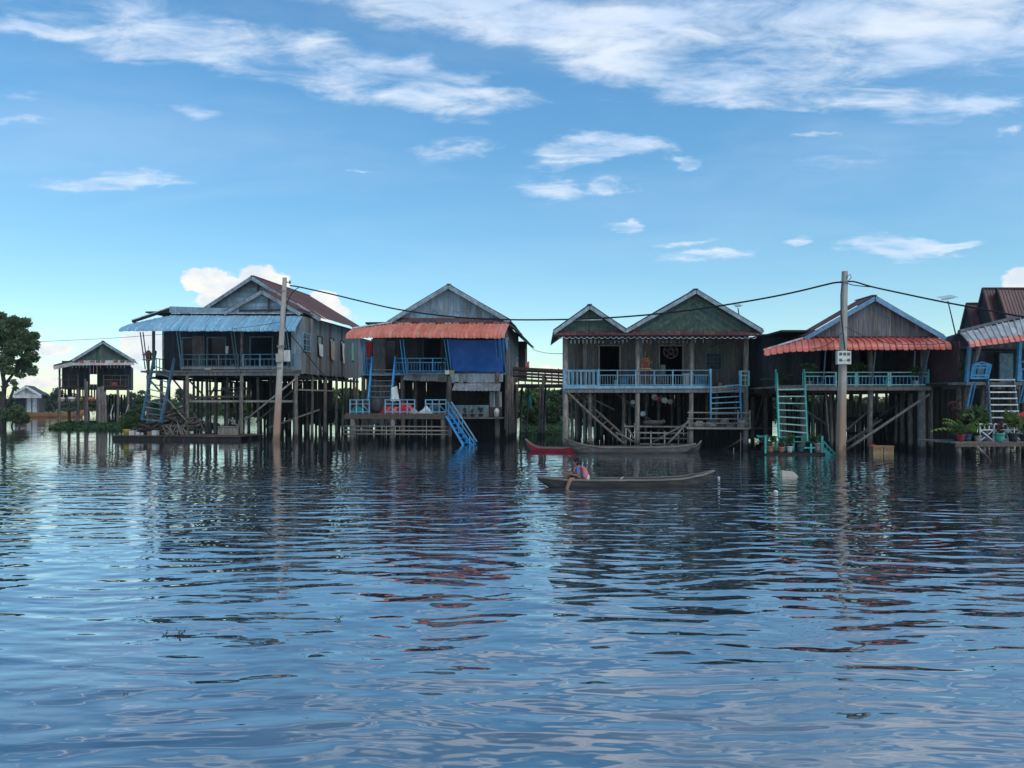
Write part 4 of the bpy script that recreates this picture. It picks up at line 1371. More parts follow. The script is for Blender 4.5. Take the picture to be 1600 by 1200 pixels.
# walls above
zt = H.pt(700, 505, 1.8).z
wl_, wr_ = uL + .05, uR - .05
f = lambda px: (H.pt(px, 550, 1.8).x - wl_) / (wr_ - wl_)
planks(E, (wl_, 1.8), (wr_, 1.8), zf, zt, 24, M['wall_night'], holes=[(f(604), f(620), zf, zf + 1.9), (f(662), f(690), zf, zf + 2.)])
for a, b in ((603, 621), (661, 691)):
    x0, x1 = H.pt(a, 540, 1.74).x, H.pt(b, 540, 1.74).x
    MB().beam((x0, 1.74, zf), (x0, 1.74, zf + 2), .08, .06).beam((x1, 1.74, zf), (x1, 1.74, zf + 2), .08, .06).beam((x0 - .04, 1.737, zf + 2), (x1 + .04, 1.737, zf + 2), .06, .08).build('door_frame', 'wood_brown', E)
MB().span((H.pt(580, 550, 1.7).x, 1.70, zf), (H.pt(602, 550, 1.7).x, 1.76, zf + 2.0)).build('door', 'wood_grey', E)
sw = MB().span((uR - .1, .3, zf), (uR - .05, vB, zt - .1)).build('side_wall', 'wood_dark', E)
planks(sw, (uR, .05), (uR, vB), zf - .1, zt - .15, 28, [M['gable_grey'], M['wood_grey'], M['wall_brown']], drop=.1)
MB().span((wl_, 1.85, zf), (wl_ + .05, vB, zt)).build('end_wall', 'wall_night', E)
MB().span((wl_ + .06, vB - .05, zf), (uR - .11, vB, zt)).build('back_wall', 'wall_night', E)
gable(H, (702, 447), (606, 505), (797, 502), .2, vB + .4, M['roof_grey'], [M['gable_blue'], M['wood_bluegrey']], M['barge'], 22, 9, 'vertical', over=.3, ribs=5, zb=H.pt(700, 498, .2).z)
# carved rosettes on the gable
for px in (674, 684, 716, 727):
    q = H.pt(px, 485, .16)
    mb = MB()
    for i in range(6):
        a = i * math.pi / 3
        mb.beam(q, q + Vector((math.cos(a) * .17, -.01, math.sin(a) * .17)), .04, .03, (0, 1, 0))
    mb.build('carved_rosette', 'barge', E)
# tiled skirt under the gable and the awning
sheets(E, [H.pt(612, 497, .12), H.pt(792, 497, .12)], [H.pt(606, 505, -.25), H.pt(797, 504.5, -.25)], 20, M['roof_maroon'], ribs=1, rib_h=.025)
for i in range(15):
    a, b = H.pt(606 + i * 12.7, 505, -.30), H.pt(606 + i * 12.7 + 10.5, 505, -.30)
    MB().beam(a, b, .03, .04).build('trim_strip', 'trim_white' if i % 3 else 'wood_dark', E)
aw = MB().beam(H.pt(556, 513, -.1), H.pt(612, 506, -.28), .07, .08).beam(H.pt(612, 507, -.28), H.pt(796, 506, -.28), .07, .08).build('awning', 'wood_dark', E)
sheets(aw, [H.pt(551, 514, -.25), H.pt(612, 506, -.30), H.pt(796, 506, -.30)], [H.pt(540, 529.5, -1.3), H.pt(620, 527.5, -1.55), H.pt(789, 529, -1.55)], 40, M['awning_orange'], curl=.22, ribs=1, rib_h=.035, rag=.015)
sheets(E, [H.pt(612, 503, .4), H.pt(612, 503, 5.0)], [H.pt(551, 513, .0), H.pt(560, 513, 5.0)], 3, M['roof_grey'], ribs=4)
beam(E, H.pt(550, 512.5, -.3), H.pt(612, 503.5, -.3), .06, .07, 'trim_white', 'hip_trim')
# lean-to roof along the right side
sheets(E, [(uR + .02, .8, H.pt(797, 503, .2).z), (uR + .02, vB + .5, H.pt(797, 503, .2).z)], [(uR + .55, .8, H.pt(800, 517, .8).z), (uR + 1.0, vB + .5, H.pt(800, 528, 1).z)], 7, M['roof_grey'], ribs=4)
MB().span((uR - .5, vB + .5, zf), (uR + .4, vB + 2.4, zf + 2.4)).build('rear_shed', 'wall_maroon', E)
sheets(E, [(uR - .3, vB + .5, zf + 3.0), (uR - .3, vB + 2.8, zf + 3.0)], [(uR + .85, vB + .5, zf + 2.0), (uR + .85, vB + 2.8, zf + 2.0)], 3, M['roof_grey'], ribs=3)
window(E, (uR + .02, 7.0, zf + .75), (0, 1, 0), (1, 0, 0), 1.2, .9, 3, 3, M['trim_white'])
MB().span((wl_, .30, zt - .16), (uR - .11, 1.76, zt - .06)).build('porch_shade_board', 'wall_night', E)  # unseen board added so the porch stays in shade
planks(E, (H.pt(590, 620, 7.8).x, 7.8), (H.pt(800, 620, 7.8).x, 7.8), -.3, zf - .2, 30, M['wood_dark'], drop=.25, gap=.025)  # rows of planks added to stop light leaking under the house
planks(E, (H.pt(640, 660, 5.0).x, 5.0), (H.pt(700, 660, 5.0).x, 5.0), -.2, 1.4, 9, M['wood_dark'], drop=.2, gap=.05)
# struts, rails
for a, b in (((565, 531), (571, 584)), ((625, 530), (632, 588)), ((694, 530), (702, 585)), ((774, 530), (779, 583)), ((781, 530), (786, 583))):
    for dx in (0, 5):
        beam(E, H.pt(a[0] + dx, a[1], -1.0), H.pt(b[0] + dx * .8, b[1], -.2), .05, .05, 'paint_blue', 'awning_strut')
railing(E, H.pt(617, 581, -.1), H.pt(696, 581, -.1), .72, 5, 17, M['paint_blue'], M['paint_blue'], (.06, .70, 1))
railing(E, H.pt(568, 581, -.1), H.pt(581, 581, -.1), .72, 2, 2, M['paint_blue'], M['paint_blue'], (.06, .6, 1))
# stair from the porch down to the landing deck
stair(E, H.pt(582, 558, -.25), H.pt(576, 626, -1.5), H.pt(618, 558, -.25), H.pt(611, 626, -1.5), 6, M['paint_bright'], M['wood_grey'], .07, .20, .22, .04, t0=.30, t1=.92)
# zinc and plank infill below the floor on the right
sheets(E, [H.pt(703, 584, -.45), H.pt(786, 584, -.45)], [H.pt(703, 597.5, -.46), H.pt(786, 597.5, -.46)], 12, M['zinc'], ribs=2, rib_h=.02, rag=.03)
sheets(E, [H.pt(710, 599, -.5), H.pt(783, 599, -.5)], [H.pt(706, 610.5, -1.15), H.pt(781, 611.5, -1.15)], 4, M['zinc'], ribs=3, rib_h=.025, rag=.02)
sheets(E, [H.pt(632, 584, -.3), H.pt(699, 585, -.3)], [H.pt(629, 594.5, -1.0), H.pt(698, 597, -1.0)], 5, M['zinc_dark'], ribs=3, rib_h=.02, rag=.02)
sheets(E, [H.pt(765, 612, -.5), H.pt(784, 612, -.5)], [H.pt(765, 636, -.51), H.pt(784, 636, -.51)], 3, M['zinc'], ribs=2, rib_h=.02)
MB().span((H.pt(765, 640, -.5).x, -.52, H.pt(770, 651, -.5).z), (H.pt(784, 640, -.5).x, -.44, H.pt(770, 636, -.5).z)).build('base_panel', 'wall_maroon', E)
zs = H.pt(740, 652, -.5).z
MB().span((H.pt(703, 652, -.9).x, -.95, zs - .07), (H.pt(785, 652, -.9).x, 4.5, zs)).build('lower_floor', 'wood_grey', E)
planks(E, (H.pt(706, 640, -.3).x, -.3), (H.pt(764, 640, -.3).x, -.3), zs, H.pt(740, 633, -.3).z, 9, M['zinc'], drop=.0)
planks(E, (H.pt(706, 620, 1.5).x, 1.5), (H.pt(790, 620, 1.5).x, 1.5), -.1, zf - .2, 12, M['wood_dark'], drop=.2)  # dark backing boards added to keep the underside dark
planks(E, (H.pt(640, 620, 3.4).x, 3.4), (H.pt(704, 620, 3.4).x, 3.4), .3, zf - .2, 12, M['wood_dark'], drop=.5, gap=.04)
planks(E, (H.pt(575, 620, 3.2).x, 3.2), (H.pt(620, 620, 3.2).x, 3.2), .9, zf - .2, 10, M['wood_grey'], drop=.3)
# ragged sheets closing the right side under the house
for i in range(13):
    v = .0 + i * .46
    ztop = zf - .15 + rnd.uniform(-.1, .05)
    zbot = rnd.uniform(.05, .9) if i > 3 else rnd.uniform(.6, 1.0)
    lean = rnd.uniform(-.1, .1)
    MB().hexa([(uR + lean, v, zbot), (uR + lean, v + .42, zbot + rnd.uniform(-.1, .1)), (uR + lean - .02, v + .42, zbot), (uR + lean - .02, v, zbot),
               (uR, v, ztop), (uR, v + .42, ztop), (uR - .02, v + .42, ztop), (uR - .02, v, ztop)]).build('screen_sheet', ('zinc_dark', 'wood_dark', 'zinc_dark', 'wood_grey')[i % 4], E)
for i in range(9):
    a = (uR + .05, .3 + i * .65, zf - .1)
    post(E, a, (uR + .05 + rnd.uniform(-.1, .1), a[1], -.5), rnd.uniform(.04, .06), 'post')
tag(MB().span((-.12, -.1, 0), (.12, .1, .22)).build('box', 'box_cream', None, loc=H.w(H.pt(699, 585, -.3) )), 'cream box on the porch edge left of the strut', 'box')
tag(MB().span((-.11, -.1, 0), (.11, .1, .2)).build('box', 'plastic_yellow', None, loc=H.w(H.pt(707, 584.5, -.3))), 'yellowish box on the porch edge under the tarpaulin', 'box')
cloth('tarpaulin', 'big blue tarpaulin hung across the right half of the porch', [H.w(H.pt(698, 530, -.75)), H.w(H.pt(790, 530, -.75)), H.w(H.pt(786, 581, -.35)), H.w(H.pt(708, 580, -.35))], M['tarp_blue'], 'tarpaulin', 28, 20, .075, 4, sag=.05)
cloth('tarpaulin', 'pale blue plastic strip hanging at the right end of the orange awning', [H.w(H.pt(789, 528, -.6)), H.w(H.pt(795, 527, .1)), H.w(H.pt(793, 545, .2)), H.w(H.pt(790, 548, -.4))], M['paint_sky'], 'tarpaulin', 4, 6, .04, 5)
MB().span((H.pt(571, 560, .6).x, .5, zf), (H.pt(581, 560, .6).x, .9, zf + 1.75)).build('wardrobe', 'wall_maroon', E)
cloth('hanging_cloth', 'rust coloured cloth hanging at the left end of the orange awning', [H.w(H.pt(572, 534, .2)), H.w(H.pt(581, 535, .2)), H.w(H.pt(580, 556, .2)), H.w(H.pt(573, 555, .2))], M['cloth_red'], 'cloth', 5, 6, .04, 11)
potted('potted_plant', 'dark leafy plant on the porch right of the blue railing', H.w(H.pt(693, 583, .1)), .13, .2, M['pot_dark'], 'bush', .8, seed=5)
for i, (px, s) in enumerate(((726, 1.0), (738, .8), (751, 1.1))):
    potted('potted_plant', ('leafy plant at the left of the ledge below the tarpaulin', 'small plant in the middle of the ledge below the tarpaulin', 'fuller plant on the ledge next to the maroon base panel')[i],
           H.w(H.pt(px, 651, -.7)), .13, .14, M['pot_dark'], 'bush', .34 * s, seed=20 + i)
tag(MB().lathe([(.12, 0), (.14, .3), (.13, .36), (.07, .38), (.07, .44)], 12).build('jerry_can', 'box_cream', None, True, loc=H.w(H.pt(776, 651, -.75))), 'cream jerry can in front of the maroon base panel', 'can')

# landing deck of this house
d0 = H.pt(540, 646, -3.0)
d1 = H.pt(698, 646, -3.0)
LD = thing('landing_deck', 'wooden landing deck with pale blue railings below the orange awning', 'deck', H.w((d0.x, -3.0, 0)), H.a)
W = d1.x - d0.x
zd = d0.z
def dk(px, py, v=0.0):
    q = H.pt(px, py, v - 3.0)
    return Vector((q.x - d0.x, v, q.z))
n = 26
for i in range(n):
    MB().span((W * i / n, -.08, zd - .05), (W * (i + 1) / n - .012, 2.2, zd + rnd.uniform(-.006, .006))).build('deck_board', 'wood_brown', LD)
MB().beam((-.05, -.11, zd - .16), (W + .05, -.11, zd - .16), .05, .22).build('edge_beam', 'wood_brown', LD)
for px in (551, 614, 692):
    for v in (0, 1.9):
        q = dk(px, 660, v)
        post(LD, (q.x, v, zd - .06), (q.x, v, -.6), .13 if v == 0 else .1, 'post')
for py, m in ((672, 'post_pale'), (678, 'post'), (666, 'post')):
    a, b = dk(537, py, -.22), dk(702, py + 1, -.22)
    pole_piece(LD, a, b, .045, m, 'cross_pole')
for px in (560, 575, 601, 640, 660, 675):
    q = dk(px, 650, 1.0)
    pole_piece(LD, (q.x, 1.0, zd - .05), (q.x + rnd.uniform(-.1, .1), 1.0, -.4), .05, 'post', 'prop')
def deckrail(a, b, py, n):
    p0, p1 = dk(a, py, 0), dk(b, py, 0)
    p0.z = p1.z = zd
    h = .68
    mb = MB()
    for r_ in (.12, .7, 1.0):
        mb.beam(p0 + Vector((0, 0, h * r_)), p1 + Vector((0, 0, h * r_)), .045, .05)
    o = mb.build('railing', 'paint_sky', LD)
    for i in range(n):
        p = p0.lerp(p1, i / (n - 1))
        MB().beam(p + Vector((0, -.002, -.08)), p + Vector((0, -.002, h * 1.04)), .05, .05).build('post', 'paint_sky', o)
    for i in (0, n - 2):
        x = p0.lerp(p1, i / (n - 1)); y = p0.lerp(p1, (i + 1) / (n - 1))
        MB().beam(x + Vector((0, .03, h * (.6 if i else .12))), y + Vector((0, .03, h * (.12 if i else .6))), .03, .03).build('brace', 'paint_sky', o)
deckrail(547, 577, 646, 4)
deckrail(602, 648, 646, 5)
deckrail(665, 697, 646, 4)
# blue boarding stair into the water
BS = thing('boarding_stair', 'bright blue boarding stair running from the deck into the water', 'stair', H.w((d1.x, -3.0, 0)), H.a)
def bs(px, py, v=0.0):
    q = H.pt(px, py, v - 3.0)
    return Vector((q.x - d1.x, v, q.z))
MB().beam(bs(699, 652, -.1), bs(727, 700, -1.0), .07, .34, (0, 1, 0)).build('stringer', 'paint_bright', BS)
MB().beam(bs(706, 650, .5), bs(736, 700, -.3), .07, .26, (0, 1, 0)).build('stringer', 'paint_bright', BS)
for k_, (o0, v) in enumerate(((0, -.1), (6, .5))):
    for dz in (0, 13):
        MB().beam(bs(700 + o0 - 1, 628 + dz, v), bs(738 + o0 + 1, 690 + dz * .5, v - .8), .05, .05).build('handrail', 'paint_bright' if dz else 'paint_sky', BS)
    for t in (0.02, .45, .9):
        a = bs(700 + o0, 628, v).lerp(bs(738 + o0, 690, v - .8), t)
        MB().beam(a + Vector((0, .0, .03)), a - Vector((0, 0, .85 - .35 * t)), .05, .05).build('post', 'paint_bright', BS)
for i in range(6):
    t = (i + .6) / 6.4
    a, b = bs(699, 650, -.1).lerp(bs(727, 698, -1.0), t), bs(706, 649, .5).lerp(bs(736, 698, -.3), t)
    MB().beam(a, b, .22, .04).build('step', 'paint_bright', BS)
# things on the deck
cloth('sack', 'white sack hung on the stair above the deck railing', [H.w(H.pt(611, 606, -1.55)), H.w(H.pt(620, 603, -1.55)), H.w(H.pt(623, 626, -1.7)), H.w(H.pt(611, 627, -1.7))], M['cloth_white'], 'sack', 6, 6, .07, 7, th=.12)
for i, (px, py, s, m, nm, lab, cat) in enumerate(((604, 645, .30, 'cloth_red', 'cloth_bundle', 'red cloth bundle behind the middle deck railing', 'cloth'), (632, 645, .42, 'cloth_red', 'cloth_bundle', 'larger red and pink cloth heap beside the white sack', 'cloth'),
                                                  (620, 645, .26, 'cloth_pink', 'cloth_bundle', 'pink cloth heap between the two red heaps on deck', 'cloth'), (645, 646, .22, 'cloth_beige', 'cloth_bundle', 'beige cloth heap at the end of the middle railing', 'cloth'),
                                                  (666, 646, .30, 'cloth_white', 'cloth_bundle', 'grey white cloth draped by the right deck railing', 'cloth'), (560, 645, .3, 'cloth_teal', 'cloth_bundle', 'bundled blue green net on the left end of the deck', 'net'))):
    g = random.Random(i)
    mb = MB()
    prof = [(s * 1.15, 0), (s * 1.1, s * .25), (s * .85, s * .55), (s * .6, s * .8), (s * .25, s * .95), (.01, s * .9)]
    rows = []
    for r_, z in prof:
        rows.append([(r_ * math.cos(a) * (1 + .22 * math.sin(3 * a + i) + .16 * math.sin(7 * a + z * 20)), r_ * .6 * math.sin(a) * (1 + .2 * math.sin(4 * a + i)), z * (1 + .30 * math.sin(2 * a + i) + .14 * math.sin(5 * a + i * 2))) for a in [2 * math.pi * j / 24 for j in range(25)]])
    mb.grid(rows)
    q = dk(px, 645, .55)
    tag(mb.build(nm, m, None, True, loc=H.w((q.x + d0.x, -2.45, zd))), lab, cat)
q = dk(588, 645, .6)
tag(MB().lathe([(.24, 0), (.30, .25), (.30, .55), (.22, .78), (.16, .8), (.15, .74), (.01, .7)], 14).build('water_jar', 'pot_dark', None, True, loc=H.w((q.x + d0.x, -2.3, zd))), 'dark round water jar in the gap of the deck railing', 'jar')
q = dk(680, 645, .6)
tag(MB().lathe([(.25, 0), (.30, .48), (.32, .5), (.28, .48), (.22, .05), (.01, .04)], 14).build('tub', 'paint_slate', None, True, loc=H.w((q.x + d0.x, -2.35, zd))), 'blue grey tub behind the right deck railing', 'tub')


# ================================================================== twin gabled house
H = Frame('stilt_house', 'brown stilt house with two green gables and pale blue balcony rail', 'house', 1028, 34, -2, 'stilt houses along the water')
E = H.e
zf = H.pt(1000, 604, 0).z
uL, uR = H.pt(881, 604, 0).x, H.pt(1168, 604, 0).x
vB = 8.0
MB().span((uL, -.02, zf - .1), (uR, vB, zf)).build('floor_deck', 'wood_grey', E)
MB().beam((uL, -.07, zf - .03), (H.pt(1110, 604, 0).x, -.07, zf - .03), .05, .12).build('edge_board', 'paint_sky', E)
beam(E, (uL, .0, zf - .19), (uR, .0, zf - .19), .12, .16, 'wood_grey', 'floor_beam')
for v in (1.7, 3.6, 5.6, 7.6):
    beam(E, (uL, v, zf - .2), (uR, v, zf - .2), .12, .18, 'wood_dark', 'floor_beam')
zt = H.pt(1000, 524, 0).z
for px, r_ in ((883, .13), (996, .10), (1081, .10), (1166, .12)):
    a = H.pt(px, 600, .08)
    post(E, (a.x, .08, zt), (a.x, .08, -.6), r_, 'post_pale', 'veranda_post')
for px in (922,):
    a = H.pt(px, 600, .1)
    post(E, (a.x, .1, zf - .1), (a.x, .1, -.6), .09, 'post')
for v, pxs in ((1.7, (893, 914, 974, 1030, 1120, 1160)), (3.6, (900, 930, 985, 1010, 1060, 1105, 1150)), (5.6, (905, 950, 1000, 1050, 1090, 1140)), (7.4, (900, 940, 1020, 1080, 1130))):
    for px in pxs:
        a = H.pt(px, 610, v)
        post(E, (a.x, v, zf - .1), (a.x + rnd.uniform(-.08, .08), v, -.6), rnd.uniform(.055, .09), 'post')
# front wall with two doorways
wl_, wr_ = H.pt(886, 560, 1.7).x, H.pt(1162, 560, 1.7).x
f = lambda px: (H.pt(px, 560, 1.7).x - wl_) / (wr_ - wl_)
ztw = H.pt(1000, 520, 1.7).z
zd1, zd2 = H.pt(950, 541, 1.7).z, H.pt(1048, 541, 1.7).z
planks(E, (wl_, 1.7), (wr_, 1.7), zf, ztw, 44, [M['wall_brown'], M['wood_brown'], M['wall_brown'], M['wood_grey']], holes=[(f(937), f(968.5), zf, zd1), (f(1031), f(1066), zf, zd2)])
for a, b, zd_ in ((936, 969, zd1), (1030, 1067, zd2)):
    x0, x1 = H.pt(a, 560, 1.64).x, H.pt(b, 560, 1.64).x
    MB().beam((x0, 1.64, zf), (x0, 1.64, zd_), .07, .06).beam((x1, 1.64, zf), (x1, 1.64, zd_), .07, .06).build('door_frame', 'wood_pale', E)
    MB().beam((x0 - .12, 1.63, zd_ + .03), (x1 + .12, 1.63, zd_ + .03), .06, .07).build('lintel', 'wood_pale', E)
for a, b, c, d in ((932, 971, 532, 540), (1024, 1076, 532, 541)):
    p0, p1 = H.pt(a, d, 1.6), H.pt(b, c, 1.6)
    MB().beam((p0.x, 1.62, p0.z), (p0.x, 1.62, p1.z), .05, .05).beam((p1.x, 1.62, p0.z), (p1.x, 1.62, p1.z), .05, .05).beam((p0.x, 1.617, p1.z), (p1.x, 1.617, p1.z), .05, .05).build('fanlight_frame', 'paint_slate', E)
MB().span((H.pt(1032, 590, 1.9).x, 1.9, zf), (H.pt(1040, 590, 1.9).x, 1.94, H.pt(1036, 570, 1.9).z)).build('half_door', 'wood_pale', E)
q0, q1 = H.pt(1104, 577, 1.66), H.pt(1127, 552, 1.66)
window(E, ((q0.x + q1.x) / 2, 1.68, (q0.z + q1.z) / 2), (1, 0, 0), (0, -1, 0), q1.x - q0.x, q1.z - q0.z, 4, 4, M['paint_slate'], 'wall_night', .03, .03, 'lattice_window')
pole_piece(E, H.pt(1094, 553, 1.55), H.pt(1150, 532, 1.55), .02, 'wood_pale', 'rod')
for x in (wl_, wr_ - .06):
    MB().span((x, 1.75, zf), (x + .06, vB, ztw)).build('end_wall', 'wall_night', E)
MB().span((wl_ + .065, vB - .06, zf), (wr_ - .065, vB, ztw)).build('back_wall', 'wall_night', E)
MB().span((H.pt(1000, 560, 1.8).x, 1.76, zf), (H.pt(1000, 560, 1.8).x + .05, vB - .07, ztw)).build('partition', 'wall_night', E)
# roofs
zb = H.pt(1000, 518, -.3).z
gable(H, (921, 479), (865, 519), (977, 517), -.3, vB + .6, M['roof_grey'], M['gable_green'], M['barge'], 9, 9, 'diag', over=.25, zb=zb, bw=.15, ribs=4)
gable(H, (1086, 455), (977, 517), (1190, 518), -.3, vB + .6, M['roof_grey'], M['gable_green'], M['barge'], 13, 9, 'diag', over=.25, zb=zb, bw=.15, ribs=5)
MB().beam(H.pt(898, 499, -.45), H.pt(941, 499, -.45), .03, .08).build('gable_batten', 'paint_white', E)
MB().beam((H.pt(923, 490, -.33).x, -.33, zb + .02), (H.pt(923, 490, -.33).x, -.33, zb + .42), .05, .03).build('king_post', 'gable_green', E)
# maroon pent strip with a scalloped white hem
sheets(E, [H.pt(864, 517, -.32), H.pt(1190, 517, -.32)], [H.pt(864, 524.5, -.72), H.pt(1191, 523.5, -.72)], 18, M['roof_maroon'], ribs=2, rib_h=.02)
MB().beam(H.pt(864, 524.6, -.70), H.pt(1191, 524, -.70), .03, .06).build('fascia', 'wood_dark', E)
ns = 34
for i in range(ns):
    a, b = H.pt(872 + i * 311 / ns, 525.5, -.73), H.pt(872 + (i + 1) * 311 / ns - .3, 525.5, -.73)
    pts = []
    for k_ in range(9):
        t = k_ / 8
        p = a.lerp(b, t)
        pts.append(p - Vector((0, 0, .03 + .075 * math.sin(math.pi * t) ** .8)))
    poly_t = [p + Vector((0, 0, .022)) for p in pts]
    MB().grid([poly_t, pts]).grid([[p + Vector((0, .012, 0)) for p in pts], [p + Vector((0, .012, 0)) for p in poly_t]]).build('scallop', 'trim_white', E)
    MB().grid([[a + Vector((0, .004, 0)), b + Vector((0, .004, 0))], ]) if False else None
MB().span((uL, -.55, zt - .05), (uR, 1.62, zt + .03)).build('veranda_shade_board', 'wall_night', E)  # board added to block sun leaks at the pent and darken the veranda
planks(E, (H.pt(930, 620, 7.7).x, 7.7), (H.pt(1165, 620, 7.7).x, 7.7), -.3, zf - .25, 34, M['wood_dark'], drop=.25, gap=.03)  # rear screen added so the space under the floor stays dark
# balcony railing: close double bars at the left, panels after that
railing(E, H.pt(882, 604, -.02), H.pt(934, 604, -.02), .72, 3, 16, M['paint_sky'], M['paint_sky'], (.08, .96, 1.0), .05, .035, double=True)
railing(E, H.pt(936, 604, -.02), H.pt(1109, 604, -.02), .72, 7, 44, M['paint_sky'], M['paint_slate'], (.10, .70, 1.0), .045, .028)
for px in (881.5, 935, 1110):
    a = H.pt(px, 604, -.04)
    MB().beam((a.x, -.04, zf - .12), (a.x, -.04, zf + .78), .09, .09).build('corner_post', 'paint_sky', E)
a, b = H.pt(1158, 603, -.04), H.pt(1170, 603, -.04)
railing(E, a, b, .65, 2, 1, M['paint_mint'], M['paint_mint'], (.02, .4, .7, 1.0), .035)
stair(E, H.pt(1110, 586, -.12), H.pt(1110.5, 657, -.9), H.pt(1155, 580, -.12), H.pt(1158, 657, -.9), 6, M['paint_blue'], M['paint_sky'], .06, .14, .18, .04, t0=.28, t1=.86)
# understorey: slanting ladder, platform with nets, pole fence, dishes
a0, a1 = H.pt(886, 612, .0), H.pt(978, 696, -.25)
b0, b1 = H.pt(893, 606, .7), H.pt(985, 690, .5)
ol = MB().tube([a0, a0.lerp(a1, .4) + Vector((0, 0, -.06)), a1], .055, 6).tube([b0, b0.lerp(b1, .5), b1], .05, 6).build('slanting_ladder', 'post', E, True)
for i in range(9):
    t = (i + .5) / 9
    MB().beam(a0.lerp(a1, t), b0.lerp(b1, t), .06, .03).build('rung', 'wood_brown', ol)
for (p0, p1, v, m) in (((1035, 702), (1078, 655), -.5, 'post_pale'), ((1018, 692), (1074, 661), -.2, 'post'), ((1128, 704), (1165, 682), -.3, 'post'), ((962, 676), (990, 690), .2, 'post'), ((975, 662), (990, 685), .3, 'post'),
                       ((960, 612), (1060, 690), 3.0, 'post'), ((1060, 690), (1150, 612), 3.4, 'post'), ((905, 612), (960, 640), 2.4, 'post')):
    pole_piece(E, H.pt(*p0, v), H.pt(*p1, v - .3), .05, m)
for py, a, b in ((676, 989, 1083), (684.5, 1000, 1083), (693.5, 1000, 1076)):
    MB().beam(H.pt(a, py, -.35), H.pt(b, py + .8, -.35), .05, .06).build('fence_rail', 'wood_pale' if py < 680 else 'wood_grey', E)
for px in (1017, 1038.5, 1060, 1075):
    a = H.pt(px, 674, -.33)
    MB().beam(a, H.pt(px, 702, -.33), .05, .05).build('fence_post', 'wood_pale', E)
zs = H.pt(1030, 666, .6).z
for i in range(6):
    MB().span((H.pt(993, 660, .2).x, .1 + i * .34, zs - .04), (H.pt(1076, 660, .2).x, .41 + i * .34, zs)).build('plank', 'wood_brown', E)
beam(E, H.pt(975, 666, .1), H.pt(1076, 667, .1), .06, .07, 'wood_grey', 'shelf_beam')
zp = H.pt(1120, 668, -.5).z
for i in range(6):
    MB().span((H.pt(1073, 660, -.5).x, -.95 + i * .32, zp - .04), (H.pt(1171, 660, -.5).x, -.66 + i * .32, zp)).build('plank', 'wood_grey', E)
beam(E, H.pt(1073, 669, -.98), H.pt(1171, 669.5, -.98), .06, .08, 'wood_pale', 'shelf_beam')
for py in (644.5, 654, 661):
    MB().beam(H.pt(1074, py, -.98), H.pt(1171, py + .5, -.98), .04, .05).build('platform_rail', 'wood_pale' if py < 650 else 'wood_grey', E)
for px in (1077, 1153, 1171.5):
    MB().beam(H.pt(px, 641, -.96), H.pt(px, 669, -.96), .05, .05).build('platform_post', 'wood_pale', E)
for px in (1080, 1166):
    a = H.pt(px, 670, -.9)
    post(E, (a.x, -.85, zp - .04), (a.x, -.85, -.6), .11, 'post')
planks(E, (H.pt(890, 620, 4.6).x, 4.6), (H.pt(975, 620, 4.6).x, 4.6), .4, zf - .3, 12, M['wood_dark'], gap=.12, drop=.3)  # dark plank screens from here on, added to deepen the underfloor shade
planks(E, (H.pt(1070, 620, 4.2).x, 4.2), (H.pt(1165, 620, 4.2).x, 4.2), .1, zf - .2, 18, M['wood_dark'], gap=.03, drop=.3)
planks(E, (H.pt(985, 620, 6.5).x, 6.5), (H.pt(1075, 620, 6.5).x, 6.5), -.2, zf - .9, 14, M['wood_dark'], gap=.05, drop=.3)
planks(E, (H.pt(1085, 690, 1.2).x, 1.2), (H.pt(1165, 690, 1.2).x, 1.2), -.3, zp - .1, 12, M['wood_dark'], gap=.03, drop=.1)

# things on the platform
for i in range(11):
    px = rnd.uniform(1088, 1160)
    s = rnd.uniform(.12, .22)
    mb = MB()
    g = random.Random(i + 40)
    rows = []
    for r_, z in ((s * 1.3, 0), (s * 1.25, s * .5), (s * .8, s * 1.0), (.01, s * 1.2)):
        rows.append([(r_ * math.cos(a) * (1 + .25 * math.sin(3 * a + i)), r_ * .8 * math.sin(a), z * (1 + .2 * math.sin(2 * a + i))) for a in [2 * math.pi * j / 12 for j in range(13)]])
    mb.grid(rows)
    tag(mb.build('net_bundle', ('thatch', 'wood_pale', 'thatch', 'cloth_beige')[i % 4], None, True, loc=H.w((H.pt(px, 660, -.4).x, rnd.uniform(-.8, .2), zp + max(0, rnd.uniform(-.12, .22))))),
        'straw coloured bundle of netting heaped on the platform at the foot of the ladder', 'bundle', 'netting heaped on the platform')
tag(MB().lathe([(.16, 0), (.19, .2), (.17, .34), (.09, .38), (.01, .37)], 12).build('sack', 'cloth_beige', None, True, loc=H.w((H.pt(1158, 668, -.7).x, -.75, zp))), 'pale buff sack on the right end of the platform', 'sack')
tag(MB().tube([(-.5, 0, .14), (-.2, 0, .16), (.2, .02, .15), (.42, 0, .2), (.5, 0, .24)], [.11, .13, .12, .09, .05], 9).tube([(.3, 0, .16), (.42, -.1, .34)], [.04, .02], 5).build('driftwood_log', 'bark', None, True, loc=H.w((H.pt(1022, 664, .4).x, .4, zs))), 'knotty log lying on the shelf under the balcony', 'log')
